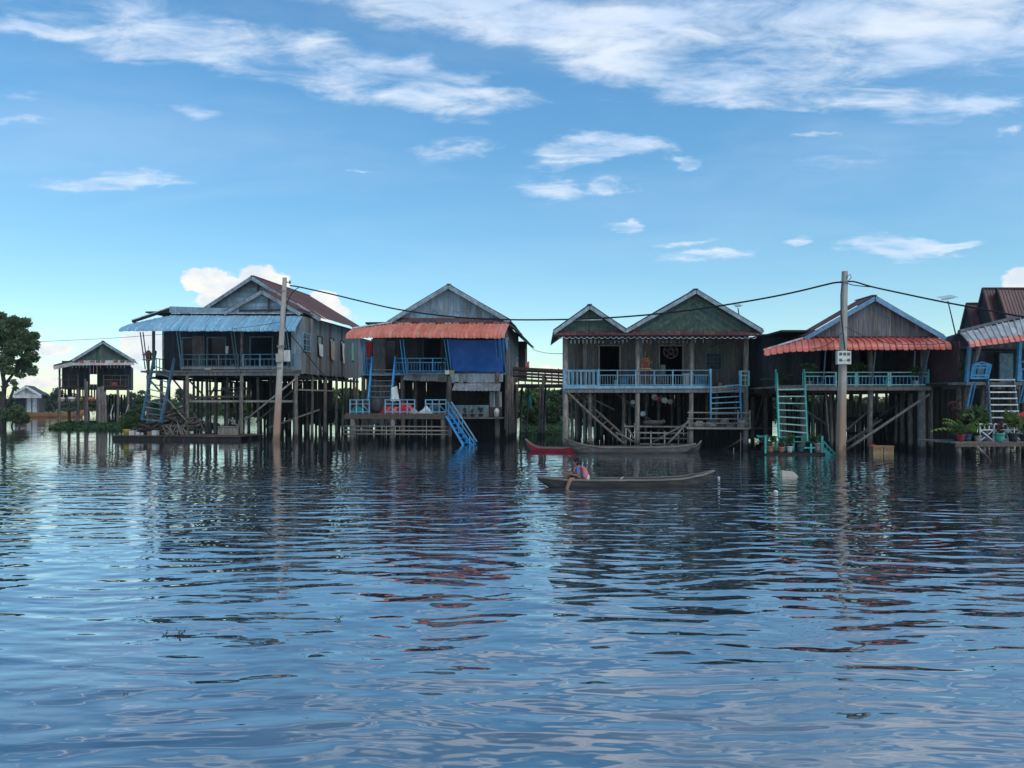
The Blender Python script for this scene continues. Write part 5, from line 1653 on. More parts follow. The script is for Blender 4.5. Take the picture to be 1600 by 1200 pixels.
for i, (px, py, m, r_, lab) in enumerate(((1022, 621, 'enamel', .16, 'white enamel dish hung under the balcony left of the red one'), (1028, 624, 'plastic_red', .14, 'red plastic bowl hung under the balcony'), (1038, 626, 'enamel', .15, 'white ladle shaped pan hung right of the red bowl'),
                                          (1047, 628, 'pot_buff', .13, 'buff coloured pan hung at the right of the white pan'), (989, 629, 'enamel', .11, 'single white plate hung left of the front post'), (1005, 647, 'enamel', .13, 'white tray leaning above the shelf'))):
    q = H.pt(px, py, 1.0)
    t = thing('hanging_pan', lab, 'pan', H.w(q), 0, 'pans hanging under the balcony')
    MB().lathe([(.01, -.05), (r_ * .7, -.04), (r_, .05), (r_ * .97, .055), (r_ * .66, -.025)], 12).build('pan', m, t, True).rotation_euler = (R(70), 0, R(20 - i * 9))
    MB().tube([(0, 0, r_ * .6), (0.01, 0, zf - .1 - q.z)], .008, 4).build('hanger', 'cable', t)
q = H.pt(1007, 590, .5)
shrine('red and gold spirit house on the balcony beside the second post', H.w((H.pt(1008, 590, .5).x, .45, zf)), H.a, .80, .78)
tag(MB().lathe([(.03, 0), (.03, .5), (.05, .52)], 8).build('incense_stand', 'trim_white', None, True, loc=H.w((H.pt(1017, 590, .5).x, .4, zf + .35)) - Vector((0, 0, .35))), 'thin white stand right of the spirit house', 'stand')
# star lantern in the right doorway
sl = thing('star_lantern', 'wire star with tinsel hanging in the right doorway', 'ornament', H.w(H.pt(1048, 549, 1.5)), H.a)
mb = MB()
for i in range(5):
    a, b = R(90 + 144 * i), R(90 + 144 * (i + 1))
    mb.beam((.30 * math.cos(a), 0, .30 * math.sin(a)), (.30 * math.cos(b), -.01 * (i % 2), .30 * math.sin(b)), .018, .018, (0, 1, 0))
mb.build('star_frame', 'wood_pale', sl)
MB().tube([(.32 * math.cos(a), -.02, .32 * math.sin(a)) for a in [2 * math.pi * j / 20 for j in range(21)]], .012, 4, False).build('hoop', 'cloth_pink', sl)
MB().tube([(0, 0, .30), (0, .02, .30 + .35)], .006, 4).build('hanger', 'cable', sl)
for i, (px, m, w, h, lab) in enumerate(((962, 'box_cream', .12, .3, 'pale tin on the balcony behind the railing at the left doorway'), (975, 'paint_blue', .3, .45, 'blue plastic chair seat behind the balcony railing'), (1040, 'wall_maroon', .25, .5, 'dark red stool behind the railing by the right doorway'),
                                        (1073, 'box_cream', .35, .62, 'stack of pale crates right of the right doorway'), (1092, 'paint_blue', .45, .5, 'blue crate at the right end of the balcony'), (1125, 'pot_clay', .18, .2, 'orange tin at the head of the balcony ladder'), (1138, 'paint_slate', .5, .16, 'grey blue bundle at the head of the balcony ladder'))):
    q = H.pt(px, 600, 1.0)
    mb = MB().span((-w / 2, -w / 2, 0), (w / 2, w / 2, h * .9)).span((-w / 2 - .015, -w / 2 - .015, h * .9), (w / 2 + .015, w / 2 + .015, h))
    tag(mb.build(('tin', 'chair_seat', 'stool', 'crate', 'crate', 'tin', 'bundle')[i], m, None, loc=H.w((q.x, 1.0, zf))), lab, ('tin', 'seat', 'stool', 'crate', 'crate', 'tin', 'bundle')[i])
# small mast with a fan aerial
def aerial(label, base, top, s, n=6, rz=0.3):
    t = thing('tv_aerial', label, 'aerial', base)
    d = Vector(top) - Vector(base)
    MB().tube([(0, 0, 0), d * .5 + Vector((.01, 0, 0)), d], [.03, .026, .022], 6).build('mast', 'cable', t)
    b = MB().beam(d + Vector((-.5 * s * math.cos(rz), -.5 * s * math.sin(rz), .02)), d + Vector((.5 * s * math.cos(rz), .5 * s * math.sin(rz), .18 * s)), .03, .03).build('boom', 'steel', t)
    for i in range(n):
        f_ = i / (n - 1) - .5
        c = d + Vector((f_ * s * math.cos(rz), f_ * s * math.sin(rz), .02 + (f_ + .5) * .18 * s))
        l = s * (.55 - .12 * i / n)
        MB().beam(c - Vector((-math.sin(rz) * l, math.cos(rz) * l, -.05)) + Vector((-l * .5, 0, -l * .25)), c + Vector((-math.sin(rz) * l, math.cos(rz) * l, .05)) + Vector((l * .5, 0, l * .25)), .014, .014).build('rod', 'steel', b)
    return t


aerial('small aerial on the right slope of the twin gabled house', H.w(H.pt(1155, 497, 1.0)), H.w(H.pt(1153, 481, 1.0)), .5, 5, .8)

# ================================================================== shed between the houses
S = Frame('lean_to_shed', 'grey roofed lean-to in shadow between the twin gabled and grey gabled houses', 'house', 1212, 36.5, 0)
E = S.e
sheets(E, [S.pt(1171, 527, 4.5), S.pt(1262, 527, 4.5)], [S.pt(1168, 556, -.2), S.pt(1260, 548, -.2)], 5, M['roof_grey'], ribs=4)
zf = 2.4
a, b = S.pt(1172, 600, 0).x, S.pt(1256, 600, 0).x
MB().span((a, 0, zf - .1), (b, 4.6, zf)).build('floor_deck', 'wood_dark', E)
planks(E, (a, 4.4), (b, 4.4), .2, 5.0, 14, M['wall_night'], drop=.2)
for v in (0.1, 2.2, 4.2):
    for px in (1176, 1196, 1225, 1252):
        q = S.pt(px, 600, v)
        post(E, (q.x, v, zf + (2.0 if v < 1 and px in (1196,) else 0)), (q.x, v, -.6), .09, 'post')
for i, (px, py, w, h, lab) in enumerate(((1183, 605, .42, .55, 'limp beige net bag hung at the corner of the shed'), (1191, 596, .25, .5, 'pale rag slung over the pole next to the shed'), (1193, 612, .22, .45, 'greyish rag hung lowest beside the shed'))):
    cloth('hanging_net', lab, [S.w(S.pt(px, py, -.3)) + Vector((-w / 2, 0, h / 2)), S.w(S.pt(px, py, -.3)) + Vector((w / 2, .1, h / 2 - .15)), S.w(S.pt(px, py, -.3)) + Vector((w / 2 + .1, .1, -h / 2)), S.w(S.pt(px, py, -.3)) + Vector((-w * .3, 0, -h / 2 + .1))], M['cloth_beige' if i == 1 else 'thatch'], 'net', 6, 6, .08, i + 20)
pole_piece(E, S.pt(1176, 590, -.4), S.pt(1205, 618, -.4), .035, 'post_pale', 'slung_pole')
pole_piece(E, S.pt(1197, 600, -.6), S.pt(1180, 664, -.6), .015, 'post_pale', 'slung_pole')
MB().beam(S.pt(1208, 594, -.4), S.pt(1208, 603, -.4), .10, .08, (0, 1, 0)).build('hung_lamp', 'box_cream', E)
for i in range(5):
    MB().span((S.pt(1170, 669, -.6).x, -1.2 + i * .3, .82), (S.pt(1200, 669, -.6).x, -.93 + i * .3, .86)).build('plank', 'wood_grey', E)
potted('potted_plant', 'reddish potted plant on the plank walk left of the teal ladder', S.w((S.pt(1190, 671, -.7).x, -.7, .86)), .12, .14, M['pot_dark'], 'bush', .38, 'leaf_red', 51)

# ================================================================== grey gabled house
H = Frame('stilt_house', 'stilt house with bright red awning and grey plank gable', 'house', 1362, 31, 0, 'stilt houses along the water')
E = H.e
zf = H.pt(1400, 603.5, 0).z
uL, uR = H.pt(1211, 603, 0).x, H.pt(1453, 603, 0).x
vB = 8.5
for i in range(10):
    MB().span((uL, -.05 + i * .25, zf - .07), (uR, .19 + i * .25, zf)).build('floor_board', 'wood_grey', E)
MB().span((uL, 2.5, zf - .07), (uR, vB, zf)).build('floor_deck', 'wood_grey', E)
beam(E, (uL - .02, -.08, zf - .10), (uR, -.08, zf - .10), .06, .14, 'wood_pale', 'edge_beam')
for v in (.5, 2.6, 5.2, 8):
    beam(E, (uL, v, zf - .18), (uR, v, zf - .18), .12, .18, 'wood_dark', 'floor_beam')
for px, r_, m in ((1362, .105, 'post'), (1443, .155, 'post_pale')):
    a = H.pt(px, 605, -.03)
    post(E, (a.x, .12, zf + (1.9 if px == 1362 else -.05)), (a.x, .12, -.6), r_, m)
for v, pxs in ((1.0, (1218, 1255, 1297, 1424)), (2.6, (1225, 1270, 1310, 1345, 1400, 1424, 1448)), (4.2, (1260, 1300, 1330, 1385, 1408, 1440)), (6.4, (1240, 1290, 1330, 1370, 1395, 1440)), (8.2, (1260, 1310, 1360, 1410, 1440))):
    for px in pxs:
        a = H.pt(px, 610, v)
        post(E, (a.x, v, zf - .05), (a.x + rnd.uniform(-.06, .06), v, -.6), rnd.uniform(.06, .10) if not (px == 1424 and v == 1.0) else .12, 'post')
for (p0, p1, v0, v1, r_, m) in (((1313, 709), (1452, 616), -.35, -.2, .06, 'post_pale'), ((1318, 694), (1378, 655), .6, .6, .055, 'post'), ((1318, 676), (1358, 641), 1.2, 1.2, .05, 'post'), ((1330, 700), (1372, 652), 2.0, 2.0, .045, 'post'),
                                ((1222, 620), (1300, 668), 1.6, 1.6, .05, 'post'), ((1375, 650), (1440, 610), 3.2, 3.2, .05, 'post'), ((1290, 612), (1296, 690), .8, .8, .03, 'post_pale')):
    pole_piece(E, H.pt(*p0, v0), H.pt(*p1, v1), r_, m)
planks(E, (H.pt(1215, 620, 5.8).x, 5.8), (H.pt(1345, 620, 5.8).x, 5.8), .2, zf - .55, 18, M['wood_grey'], gap=.09, drop=.6)
planks(E, (H.pt(1345, 620, 4.9).x, 4.9), (H.pt(1425, 620, 4.9).x, 4.9), -.1, zf - 1.1, 14, M['wood_dark'], gap=.05, drop=.3)  # backing planks added to darken the underside
beam(E, H.pt(1325, 677, 3.0), H.pt(1420, 677, 3.0), .1, .12, 'wood_dark', 'cross_beam')
beam(E, H.pt(1325, 655, 3.9), H.pt(1420, 650, 3.9), .1, .16, 'wood_dark', 'cross_beam')
planks(E, (H.pt(1446, 605, 1.8).x, 1.8), (H.pt(1472, 605, 1.8).x, 1.8), .35, zf + .05, 4, M['plastic_green'], gap=.004)
# walls
zt = H.pt(1360, 522, 2.4).z
planks(E, (uL + .3, 2.4), (uR, 2.4), zf, zt, 24, M['wall_night'], holes=[(.42, .52, zf, zf + 1.8), (.70, .80, zf, zf + 1.8)])
for x in (uL + .3, uR - .06):
    MB().span((x, 2.45, zf), (x + .06, vB, zt)).build('end_wall', 'wall_night', E)
MB().span((uL + .37, vB - .06, zf), (uR - .07, vB, zt)).build('back_wall', 'wall_night', E)
for px in (1447,):
    q = H.pt(px, 560, .3)
    MB().span((q.x - .22, .3, zf), (q.x + .05, .36, zf + 1.75)).build('side_panel', 'wood_grey', E)
for a, b in (((1290, 548), (1286, 602)), ((1368, 548), (1362, 602)), ((1449, 547), (1436, 600)), ((1452, 547), (1440, 600)), ((1430, 548), (1428, 575))):
    beam(E, H.pt(*a, -.5), H.pt(*b, .0), .045, .045, 'paint_slate', 'awning_strut')
A_, L_, R_ = gable(H, (1363, 465), (1254, 528), (1472, 528), -.05, 1.4, M['roof_maroon'], [M['gable_grey'], M['wood_grey'], M['gable_grey']], M['barge_blue'], 30, 2, 'vertical', over=.22, zb=H.pt(1360, 526, -.05).z, bw=.17, ribs=2)
A2 = Vector((A_.x, 1.35, A_.z - 1.0))
for S_ in (L_, R_):
    sheets(E, [A2, A2 + Vector((0, vB - 1, 0))], [Vector((S_.x, 1.35, S_.z - .05)), Vector((S_.x, vB + .35, S_.z - .05))], 8, M['roof_maroon'], ribs=4, rib_h=.03)
MB().span((uL + .3, .1, zt - .12), (uR - .02, 2.35, zt - .04)).build('veranda_shade_board', 'wall_night', E)  # overhead board added to shade the wall behind the awning
planks(E, (H.pt(1225, 620, 8.0).x, 8.0), (H.pt(1420, 620, 8.0).x, 8.0), -.3, zf - .7, 28, M['wood_dark'], drop=.3, gap=.035)  # rear planks added to block light from behind the stilts
MB().beam(H.pt(1262, 526.5, -.12), H.pt(1466, 526, -.12), .06, .05).build('fascia', 'wall_maroon', E)
aw = MB().beam(H.pt(1207, 543.5, .0), H.pt(1256, 529, -.1), .07, .08).beam(H.pt(1257, 529, -.1), H.pt(1466, 528, -.1), .07, .08).build('awning', 'wood_dark', E)
sheets(aw, [H.pt(1201, 546.5, -.15), H.pt(1256, 529, -.12), H.pt(1466, 528, -.12)], [H.pt(1193.5, 556, -.95), H.pt(1240, 550, -1.1), H.pt(1310, 547, -1.15), H.pt(1487, 546.5, -1.1)], 30, M['awning_red'], curl=.25, ribs=1, rib_h=.05)
sheets(E, [H.pt(1256, 527, .2), H.pt(1256, 527, 4)], [H.pt(1200, 545, -.05), H.pt(1206, 545, 4)], 3, M['roof_grey'], ribs=4)
beam(E, H.pt(1193, 546.5, -.5), H.pt(1256, 527.5, -.2), .06, .06, 'trim_white', 'hip_trim')
# balcony railings with coloured bars and the flower ledge
for a, b, n in ((1255, 1306, 8), (1311, 1337, 5), (1339, 1388, 9), (1391, 1450, 10)):
    railing(E, H.pt(a, 603.5, -.02), H.pt(b, 603.5, -.02), .56, 2, n, M['paint_mint'], M['paint_blue'], (.1, .72, 1.0), .04, .035)
for px in (1212, 1256, 1450.5):
    a = H.pt(px, 603, -.04)
    MB().beam((a.x, -.04, zf - .1), (a.x, -.04, zf + .68), .06, .06).build('corner_post', 'paint_teal', E)
for i in range(5):
    MB().span((uL + .05 + i * .27, -.01, zf + .001), (uL + .3 + i * .27, .02, zf + .05)).build('sill_block', 'wood_grey', E)
stair(E, H.pt(1213.5, 583, -.12), H.pt(1217, 685, -1.0), H.pt(1256.5, 580, -.12), H.pt(1261, 690, -1.0), 7, M['paint_teal'], M['paint_mint'], .06, .12, .12, .045, t0=.26, t1=.88)
for px, m, kind, ph, lm, lab, rr_ in ((1266, 'pot_clay', 'bush', .8, 'leaf_pot', 'dark bush in a terracotta pot left of the white meter box pole', .14), (1281, 'pot_clay', 'tuft', .5, 'leaf_red', 'reddish tuft in a terracotta pot on the balcony ledge', .10), (1352, 'pot_dark', 'bush', .9, 'leaf_pot', 'tall dark bush on the balcony right of the concrete pole', .12),
                                      (1388, 'pot_teal', 'tuft', .3, 'leaf_pot', 'short tuft in a round teal pot on the balcony ledge', .17), (1433, 'pot_white', 'bush', .85, 'leaf_pot', 'wide leafy plant in a pinkish white pot at the balcony end', .15), (1405, 'pot_dark', 'tuft', .5, 'leaf_pot', 'grassy tuft between the teal and the white pot', .10), (1332, 'pot_dark', 'bush', .35, 'leaf_pot', 'little plant behind the balcony rail by the concrete pole', .10),
                                      (1224, 'pot_dark', 'palm', .9, 'leaf_pot', 'drooping palm at the head of the teal ladder', .14)):
    q = H.pt(px, 603, -.0)
    potted('potted_plant', lab, H.w((q.x, .12 if px not in (1224, 1352) else .5, zf)), rr_, rr_ * 1.5, M[m], kind, ph, lm, int(px))
# ================================================================== house at the right edge
H = Frame('stilt_house', 'stilt house at the right edge with whitish awning edged in red', 'house', 1560, 29, 8, 'stilt houses along the water')
E = H.e
zf = H.pt(1560, 597, 0).z
uL, uR = H.pt(1508, 597, 0).x, H.pt(1690, 597, 0).x
vB = 7.0
MB().span((uL, 0, zf - .1), (uR, vB, zf)).build('floor_deck', 'wood_grey', E)
beam(E, (uL, -.05, zf - .06), (uR, -.05, zf - .06), .06, .12, 'wood_grey', 'edge_beam')
for v, pxs in ((.2, (1512, 1535, 1600, 1650)), (2.2, (1505, 1540, 1575, 1620)), (4.5, (1510, 1550, 1590, 1640)), (6.5, (1515, 1560, 1610))):
    for px in pxs:
        a = H.pt(px, 610, v)
        post(E, (a.x, v, zf - .05), (a.x, v, -.6), rnd.uniform(.07, .11), 'post')
zt = H.pt(1560, 520, 2.0).z
uW = H.pt(1497, 580, .9).x
t_r = lambda t: H.pt(1497, 530, 2.0).z + t * 1.25
planks(E, (uW + .05, 2.0), (uR, 2.0), zf, t_r, 22, M['wall_night'], holes=[(.30, .45, zf, zf + 1.9)])
MB().span((H.pt(1562, 580, 1.6).x, 1.6, zf), (H.pt(1583, 580, 1.6).x, 1.66, zf + 1.2)).build('half_door', 'paint_slate', E)
# maroon sheeted side wall seen past the red awning
sw = MB().span((uW + .03, .9, zf - .02), (uW + .09, vB, H.pt(1497, 533, .9).z)).build('side_wall', 'wall_maroon', E)
for i in range(8):
    v0 = .9 + (vB - .9) * i / 8
    MB().span((uW - .01 + rnd.uniform(0, .012), v0, zf - .06), (uW + .028, v0 + (vB - .9) / 8 - .012, H.pt(1497, 533, .9).z)).build('wall_sheet', 'wall_maroon', sw)
MB().span((uW + .1, vB - .06, zf), (uR - .07, vB, zt)).build('back_wall', 'wall_night', E)
MB().span((uW + .1, .9, zt - .75), (uR, 1.94, zt - .70)).build('porch_shade_board', 'wall_night', E)  # hidden board added to darken this porch
for v in (1.0, 2.6, 4.4, 6.6):
    post(E, (uW + .1, v, zf), (uW + .1, v, -.6), .09, 'post')
MB().span((uW + .02, .9, zf - .1), (uL - .01, vB, zf - .02)).build('side_floor', 'wood_dark', E)
planks(E, (uW + .2, 5.5), (uR, 5.5), -.3, zf - .2, 22, M['wood_dark'], drop=.25, gap=.03)  # added screen, hides the bright water and keeps the underside dark
sheets(E, [H.pt(1600, 492, 2.5), H.pt(1600, 492, 8)], [H.pt(1499, 521, .6), H.pt(1470, 531, 8)], 5, M['roof_grey'], ribs=5)
aw = MB().beam(H.pt(1500, 522, .05), H.pt(1605, 496, -.1), .08, .09).build('awning', 'wood_dark', E)
T_, B_ = [H.pt(1500, 521, -.02), H.pt(1605, 495, -.05), H.pt(1700, 476, -.05)], [H.pt(1511.5, 534, -1.0), H.pt(1606, 523, -1.1), H.pt(1700, 512, -1.1)]
sheets(aw, T_, B_, 22, M['awning_white'], ribs=1, rib_h=.04)
sheets(aw, [p + Vector((0, -.01, 0)) for p in B_], [p + Vector((0, -.10, -.21)) for p in B_], 22, M['awning_red'], ribs=1, rib_h=.035, name='edge_sheet')
for i in range(13):
    a, b = H.pt(1499 + i * 8.3, 519.5 - i * 2.06, .1), H.pt(1499 + i * 8.3 + 8.0, 519.5 - i * 2.06 - 2.0, .1)
    MB().tube([a, b], [.11, .11], 6).build('ridge_tile', 'roof_grey', E)
for a, b in (((1515, 541), (1510, 596)), ((1531, 540), (1522, 570)), ((1594, 530), (1590, 595)),):
    beam(E, H.pt(*a, -.3), H.pt(*b, -.05), .12, .10, 'paint_blue' if a[0] != 1531 else 'wood_grey', 'awning_strut')
for x in (0, 5):
    beam(E, H.pt(1519 + x, 598, -.1), H.pt(1510 + x, 640, .2), .05, .05, 'paint_blue', 'brace')
    beam(E, H.pt(1600 + x, 598, -.1), H.pt(1592 + x, 630, .2), .05, .05, 'paint_blue', 'brace')
MB().span((H.pt(1516, 541, 1.8).x, 1.8, H.pt(1516, 556, 1.8).z), (H.pt(1534, 541, 1.8).x, 1.86, H.pt(1516, 548, 1.8).z)).build('beam_board', 'wood_brown', E)
# blue gate with a pointed top rail
gt_ = MB()
g0, g1, g2, g3 = H.pt(1516, 591, -.05), H.pt(1543, 591, -.05), H.pt(1548, 570, -.2), H.pt(1520, 570, -.2)
for a, b in ((g0, g1), (g1, g2), (g3, g2), (g0, g3), (g0.lerp(g3, .22), g1.lerp(g2, .22)), (g0.lerp(g3, .78), g1.lerp(g2, .78))):
    gt_.beam(a, b, .07, .06)
mid = g3.lerp(g2, .5) + Vector((0, 0, .10))
gt_.beam(g3, mid, .05, .05).beam(mid, g2, .05, .05)
go = gt_.build('balcony_gate', 'paint_blue', E)
for t in (.15, .42, .60, .87):
    MB().beam(g0.lerp(g1, t), g3.lerp(g2, t), .13, .03, (0, 1, 0)).build('gate_board', 'paint_slate' if t in (.42, .60) else 'paint_blue', go)
railing(E, H.pt(1594, 596, -.05), H.pt(1640, 596, -.05), .75, 3, 8, M['paint_blue'], M['paint_blue'])
stair(E, H.pt(1543, 592, -.12), H.pt(1547.5, 668, -1.0), H.pt(1583, 592, -.12), H.pt(1592, 668, -1.0), 8, M['paint_slate'], M['paint_white'], .05, .10, .20, .045, t0=.02, t1=.93)
planks(E, (uL, 3.0), (uR, 3.0), .2, zf - .2, 20, M['wood_dark'], gap=.05, drop=.3)
# plant terrace below
LP = thing('plant_terrace', 'low plank terrace crowded with pots at the right edge', 'deck', H.w((H.pt(1493, 690, -1.8).x, -1.8, 0)), H.a)
def lt(px, py, v=0.0):
    q = H.pt(px, py, v - 1.8)
    b_ = H.pt(1493, 690, -1.8)
    return Vector((q.x - b_.x, v, q.z))
zl = lt(1550, 690).z
WL_ = lt(1680, 690).x
for i in range(8):
    MB().span((-.05, -.02 + i * .25, zl - .05), (WL_, .21 + i * .25, zl)).build('deck_board', 'wood_grey', LP)
MB().beam((-.05, -.05, zl - .1), (WL_, -.05, zl - .1), .05, .15).build('edge_beam', 'wood_brown', LP)
for px in (1497, 1537, 1575, 1620):
    for v in (.05, 1.6):
        q = lt(px, 700, v)
        post(LP, (q.x, v, zl - .05), (q.x + rnd.uniform(-.1, .1), v, -.6), .085, 'post')
pole_piece(LP, lt(1525, 697, -.05), lt(1548, 722, -.25), .06, 'post', 'prop')
# white lattice railing
p0, p1 = lt(1531, 690, .12), lt(1660, 690, .12)
hh = .62
rl_ = MB()
for f_ in (.66, 1.0):
    rl_.beam((p0.x, .12, zl + hh * f_), (p1.x, .12, zl + hh * f_), .04, .04)
ro = rl_.build('lattice_railing', 'paint_white', LP)
for i in range(7):
    x = p0.x + (p1.x - p0.x) * i / 6
    MB().beam((x, .12, zl), (x, .12, zl + hh * 1.05), .05, .05).build('post', 'paint_white', ro)
    if i < 6:
        xn = p0.x + (p1.x - p0.x) * (i + 1) / 6
        MB().beam((x, .14, zl), (xn, .14, zl + hh * .64), .03, .03).build('cross_bar', 'paint_white', ro)
        MB().beam((x, .10, zl + hh * .64), (xn, .10, zl), .03, .03).build('cross_bar', 'paint_white', ro)
        for t in (.33, .66):
            MB().beam((x + (xn - x) * t, .12, zl + hh * .66), (x + (xn - x) * t, .12, zl + hh), .03, .03).build('baluster', 'paint_white', ro)
def onlt(px, v=.3):
    q = lt(px, 690, v)
    return H.w((q.x + H.pt(1493, 690, -1.8).x, v - 1.8, zl))
for px, v, pm, kind, ph, lm, r_, lab in ((1501, -.0 + .12, 'plastic_red', 'palm', 1.15, 'leaf_pot', .14, 'arching fern in a red pot at the left end of the terrace'), (1512, .3, 'pot_blue', 'palm', 1.4, 'leaf_lime', .15, 'tall bright palm in a dark blue pot beside the red pot'),
                                         (1522, .5, 'pot_dark', 'bush', 1.2, 'leaf_pot', .15, 'bushy plant behind the dark blue pot'), (1537, .25, 'pot_blue', 'bush', .9, 'leaf_pot', .15, 'leafy plant in a blue grey pot at the railing post'), (1528, .1, 'pot_buff', 'tuft', .5, 'leaf_pot', .12, 'grey green tuft in a buff pot left of the lattice railing'),
                                         (1562, -.02 + .02, 'pot_teal', 'bush', .42, 'leaf_red', .17, 'red leaved plant in the teal pot before the lattice'), (1583, .02, 'pot_dark', 'bush', .95, 'leaf_lime', .17, 'yellowish upright bush in a dark tub before the lattice'), (1600, .05, 'pot_dark', 'bush', .6, 'leaf_pot', .15, 'green bush cut by the right edge of the picture'),
                                         (1507, 1.2, 'pot_dark', 'bush', 1.25, 'leaf_red', .2, 'tall purplish shrub at the back left of the terrace'), (1496, .7, 'pot_dark', 'palm', .8, 'leaf_red', .13, 'brownish fern hanging over the left terrace corner')):
    potted('potted_plant', lab, onlt(px, v), r_, r_ * 1.7, M[pm], kind, ph, lm, int(px * 7))
rc = onlt(1596, .9)
cloth('hanging_cloth', 'bright red cloth hung by the ladder at the right edge', [rc + Vector((-.12, 0, .95)), rc + Vector((.22, .1, 1.05)), rc + Vector((.24, .1, .45)), rc + Vector((-.12, 0, .50))], M['cloth_red'], 'cloth', 7, 7, .10, 31, th=.06)
pot_only('basin', 'upturned grey basin behind the ferns', onlt(1523, 1.3) + Vector((0, 0, .75)), .34, .12, M['zinc'], 'basin')
aerial('TV aerial on a leaning mast between the red awning and the whitish awning', H.w(H.pt(1504, 572, .3)), H.w(H.pt(1481, 470, .6)), .75, 6, .5)
potted('potted_plant', 'dead looking shrub at the foot of the leaning aerial', H.w((H.pt(1503, 597, .3).x, .3, zf)), .16, .2, M['pot_dark'], 'bush', .7, 'leaf_pot', 61)

# steep red roofs of the temple-like house behind
S = Frame('steep_roofed_house', 'house with three stepped steep maroon roofs at the right edge', 'house', 1560, 42, 0)
E = S.e
def steep(ap, zpy, px_end, v0, w):
    """steep gable facing left, its ridge running off to the right"""
    A = S.pt(*ap, v0)
    zb_ = S.pt(ap[0], zpy, v0).z
    x1 = S.pt(px_end, ap[1], v0).x
    ro = MB().beam((A.x - .03, A.y, A.z + .03), (x1, A.y, A.z + .03), .16, .06).build('roof', 'roof_maroon', E)
    for sg in (-1, 1):
        sheets(ro, [A, Vector((x1, A.y, A.z))], [(A.x, A.y + sg * w, zb_), (x1, A.y + sg * w, zb_)], 7, M['roof_maroon'], ribs=4, rib_h=.03)
        MB().beam((A.x - .03, A.y, A.z), (A.x - .03, A.y + sg * w, zb_), .05, .12).build('barge_board', 'wall_maroon', E)
    MB().prism([(A.x + .03, A.y - w, zb_), (A.x + .03, A.y + w, zb_), (A.x + .03, A.y, A.z - .05)], (.06, 0, 0)).build('gable_wall', 'wall_night', E)
steep((1511, 474.5), 530, 1640, 1.0, .85)
steep((1536, 451), 530, 1660, .2, 1.15)
steep((1558.5, 451), 530, 1700, -.3, 1.25)
xa, xb = S.pt(1518, 520, 1).x, S.pt(1700, 520, 1).x
MB().span((xa, -1, 2.4), (xb, 5, S.pt(1540, 531, 0).z)).build('wall', 'wall_night', E)
for v in (-.8, 2, 4.8):
    for k_ in range(4):
        x = xa + .2 + (xb - xa - .4) * k_ / 3
        post(E, (x, v, 2.4), (x, v, -.6), .11, 'post')


# ================================================================== far left: stilt house with a striped hem, pale house, long boat
H = Frame('stilt_house', 'small far stilt house with dark green gable and patched white awning edge', 'house', 150, 68, 24, 'stilt houses along the water')
E = H.e
zf = H.pt(150, 605, 0).z
uL, uR = H.pt(92, 605, 0).x, H.pt(203, 605, 0).x
MB().span((uL, 0, zf - .14), (uR, 7, zf)).build('floor_deck', 'wood_dark', E)
for v in (.1, 2.4, 4.8, 6.8):
    for px in (93, 108, 122, 136, 152, 164, 184, 200):
        q = H.pt(px, 620, v)
        if v == .1 and px in (108, 136, 164):
            continue
        post(E, (q.x, v, zf - .1), (q.x, v, -.6), rnd.uniform(.08, .13), 'post')
zt = H.pt(150, 570, 0).z
for px in (93, 122, 161, 200):
    q = H.pt(px, 590, .05)
    MB().beam((q.x, .05, zf), (q.x, .05, zt), .14, .14).build('veranda_post', 'wood_dark', E)
f = lambda px: (H.pt(px, 590, 2.0).x - uL) / (uR - uL)
planks(E, (uL, 2.0), (uR, 2.0), zf, zt + .4, 20, M['wall_night'], holes=[(f(140), f(151), zf + .30, zf + 1.20)])
for x in (uL, uR - .08):
    MB().span((x, 2.06, zf), (x + .08, 7, zt)).build('end_wall', 'wall_night', E)
MB().span((uL + .1, 6.9, zf), (H.pt(138, 590, 6.9).x, 6.98, zt)).build('back_wall', 'wall_night', E)
MB().span((H.pt(152, 590, 6.9).x, 6.9, zf), (uR - .1, 6.98, zt)).build('back_wall', 'wall_night', E)
railing(E, H.pt(162, 604, 0), H.pt(201, 604, 0), 1.0, 4, 10, M['wood_brown'], M['wood_brown'])
railing(E, H.pt(93, 604, 0), H.pt(122, 604, 0), 1.0, 3, 7, M['wood_brown'], M['wood_dark'])
gable(H, (161, 534), (112, 564), (210, 564), -.2, 7.6, M['roof_grey'], M['gable_green'], M['barge'], 16, 6, 'vertical', over=.3, ribs=3)
sheets(E, [H.pt(112, 562, -.1), H.pt(211, 561, -.1)], [H.pt(113, 571, -.7), H.pt(210, 570.5, -.7)], 14, M['awning_white'], ribs=2, rib_h=.03)
sheets(E, [H.pt(112, 563, 0), H.pt(112, 563, 6)], [H.pt(84, 573.5, -.4), H.pt(84, 573.5, 6)], 4, M['awning_white'], ribs=3, rib_h=.03)
beam(E, H.pt(84, 571.5, -.5), H.pt(113, 563.5, -.5), .12, .16, 'wood_brown', 'hip_rafter')
beam(E, H.pt(83.5, 575, -.55), H.pt(113, 568.5, -.55), .06, .30, 'awning_white', 'eave_board')
for i, px in enumerate((116, 124, 133, 141, 150, 158, 168, 178, 188, 198)):
    if i % 4 == 2:
        continue
    a, b = H.pt(px, 565, -.45), H.pt(px + 6.5, 565, -.45)
    MB().beam(a, b, .03, .22 if i % 3 else .14).build('patch', 'shrine_red' if i % 2 else 'wood_brown', E)
zs = H.pt(120, 628, .5).z
MB().span((uL, .2, zs - .1), (H.pt(165, 628, .2).x, 4, zs)).build('lower_floor', 'wood_dark', E)
planks(E, (H.pt(95, 628, 3.2).x, 3.2), (H.pt(150, 628, 3.2).x, 3.2), zs, zf - .15, 12, M['wood_dark'], drop=0, gap=.12)
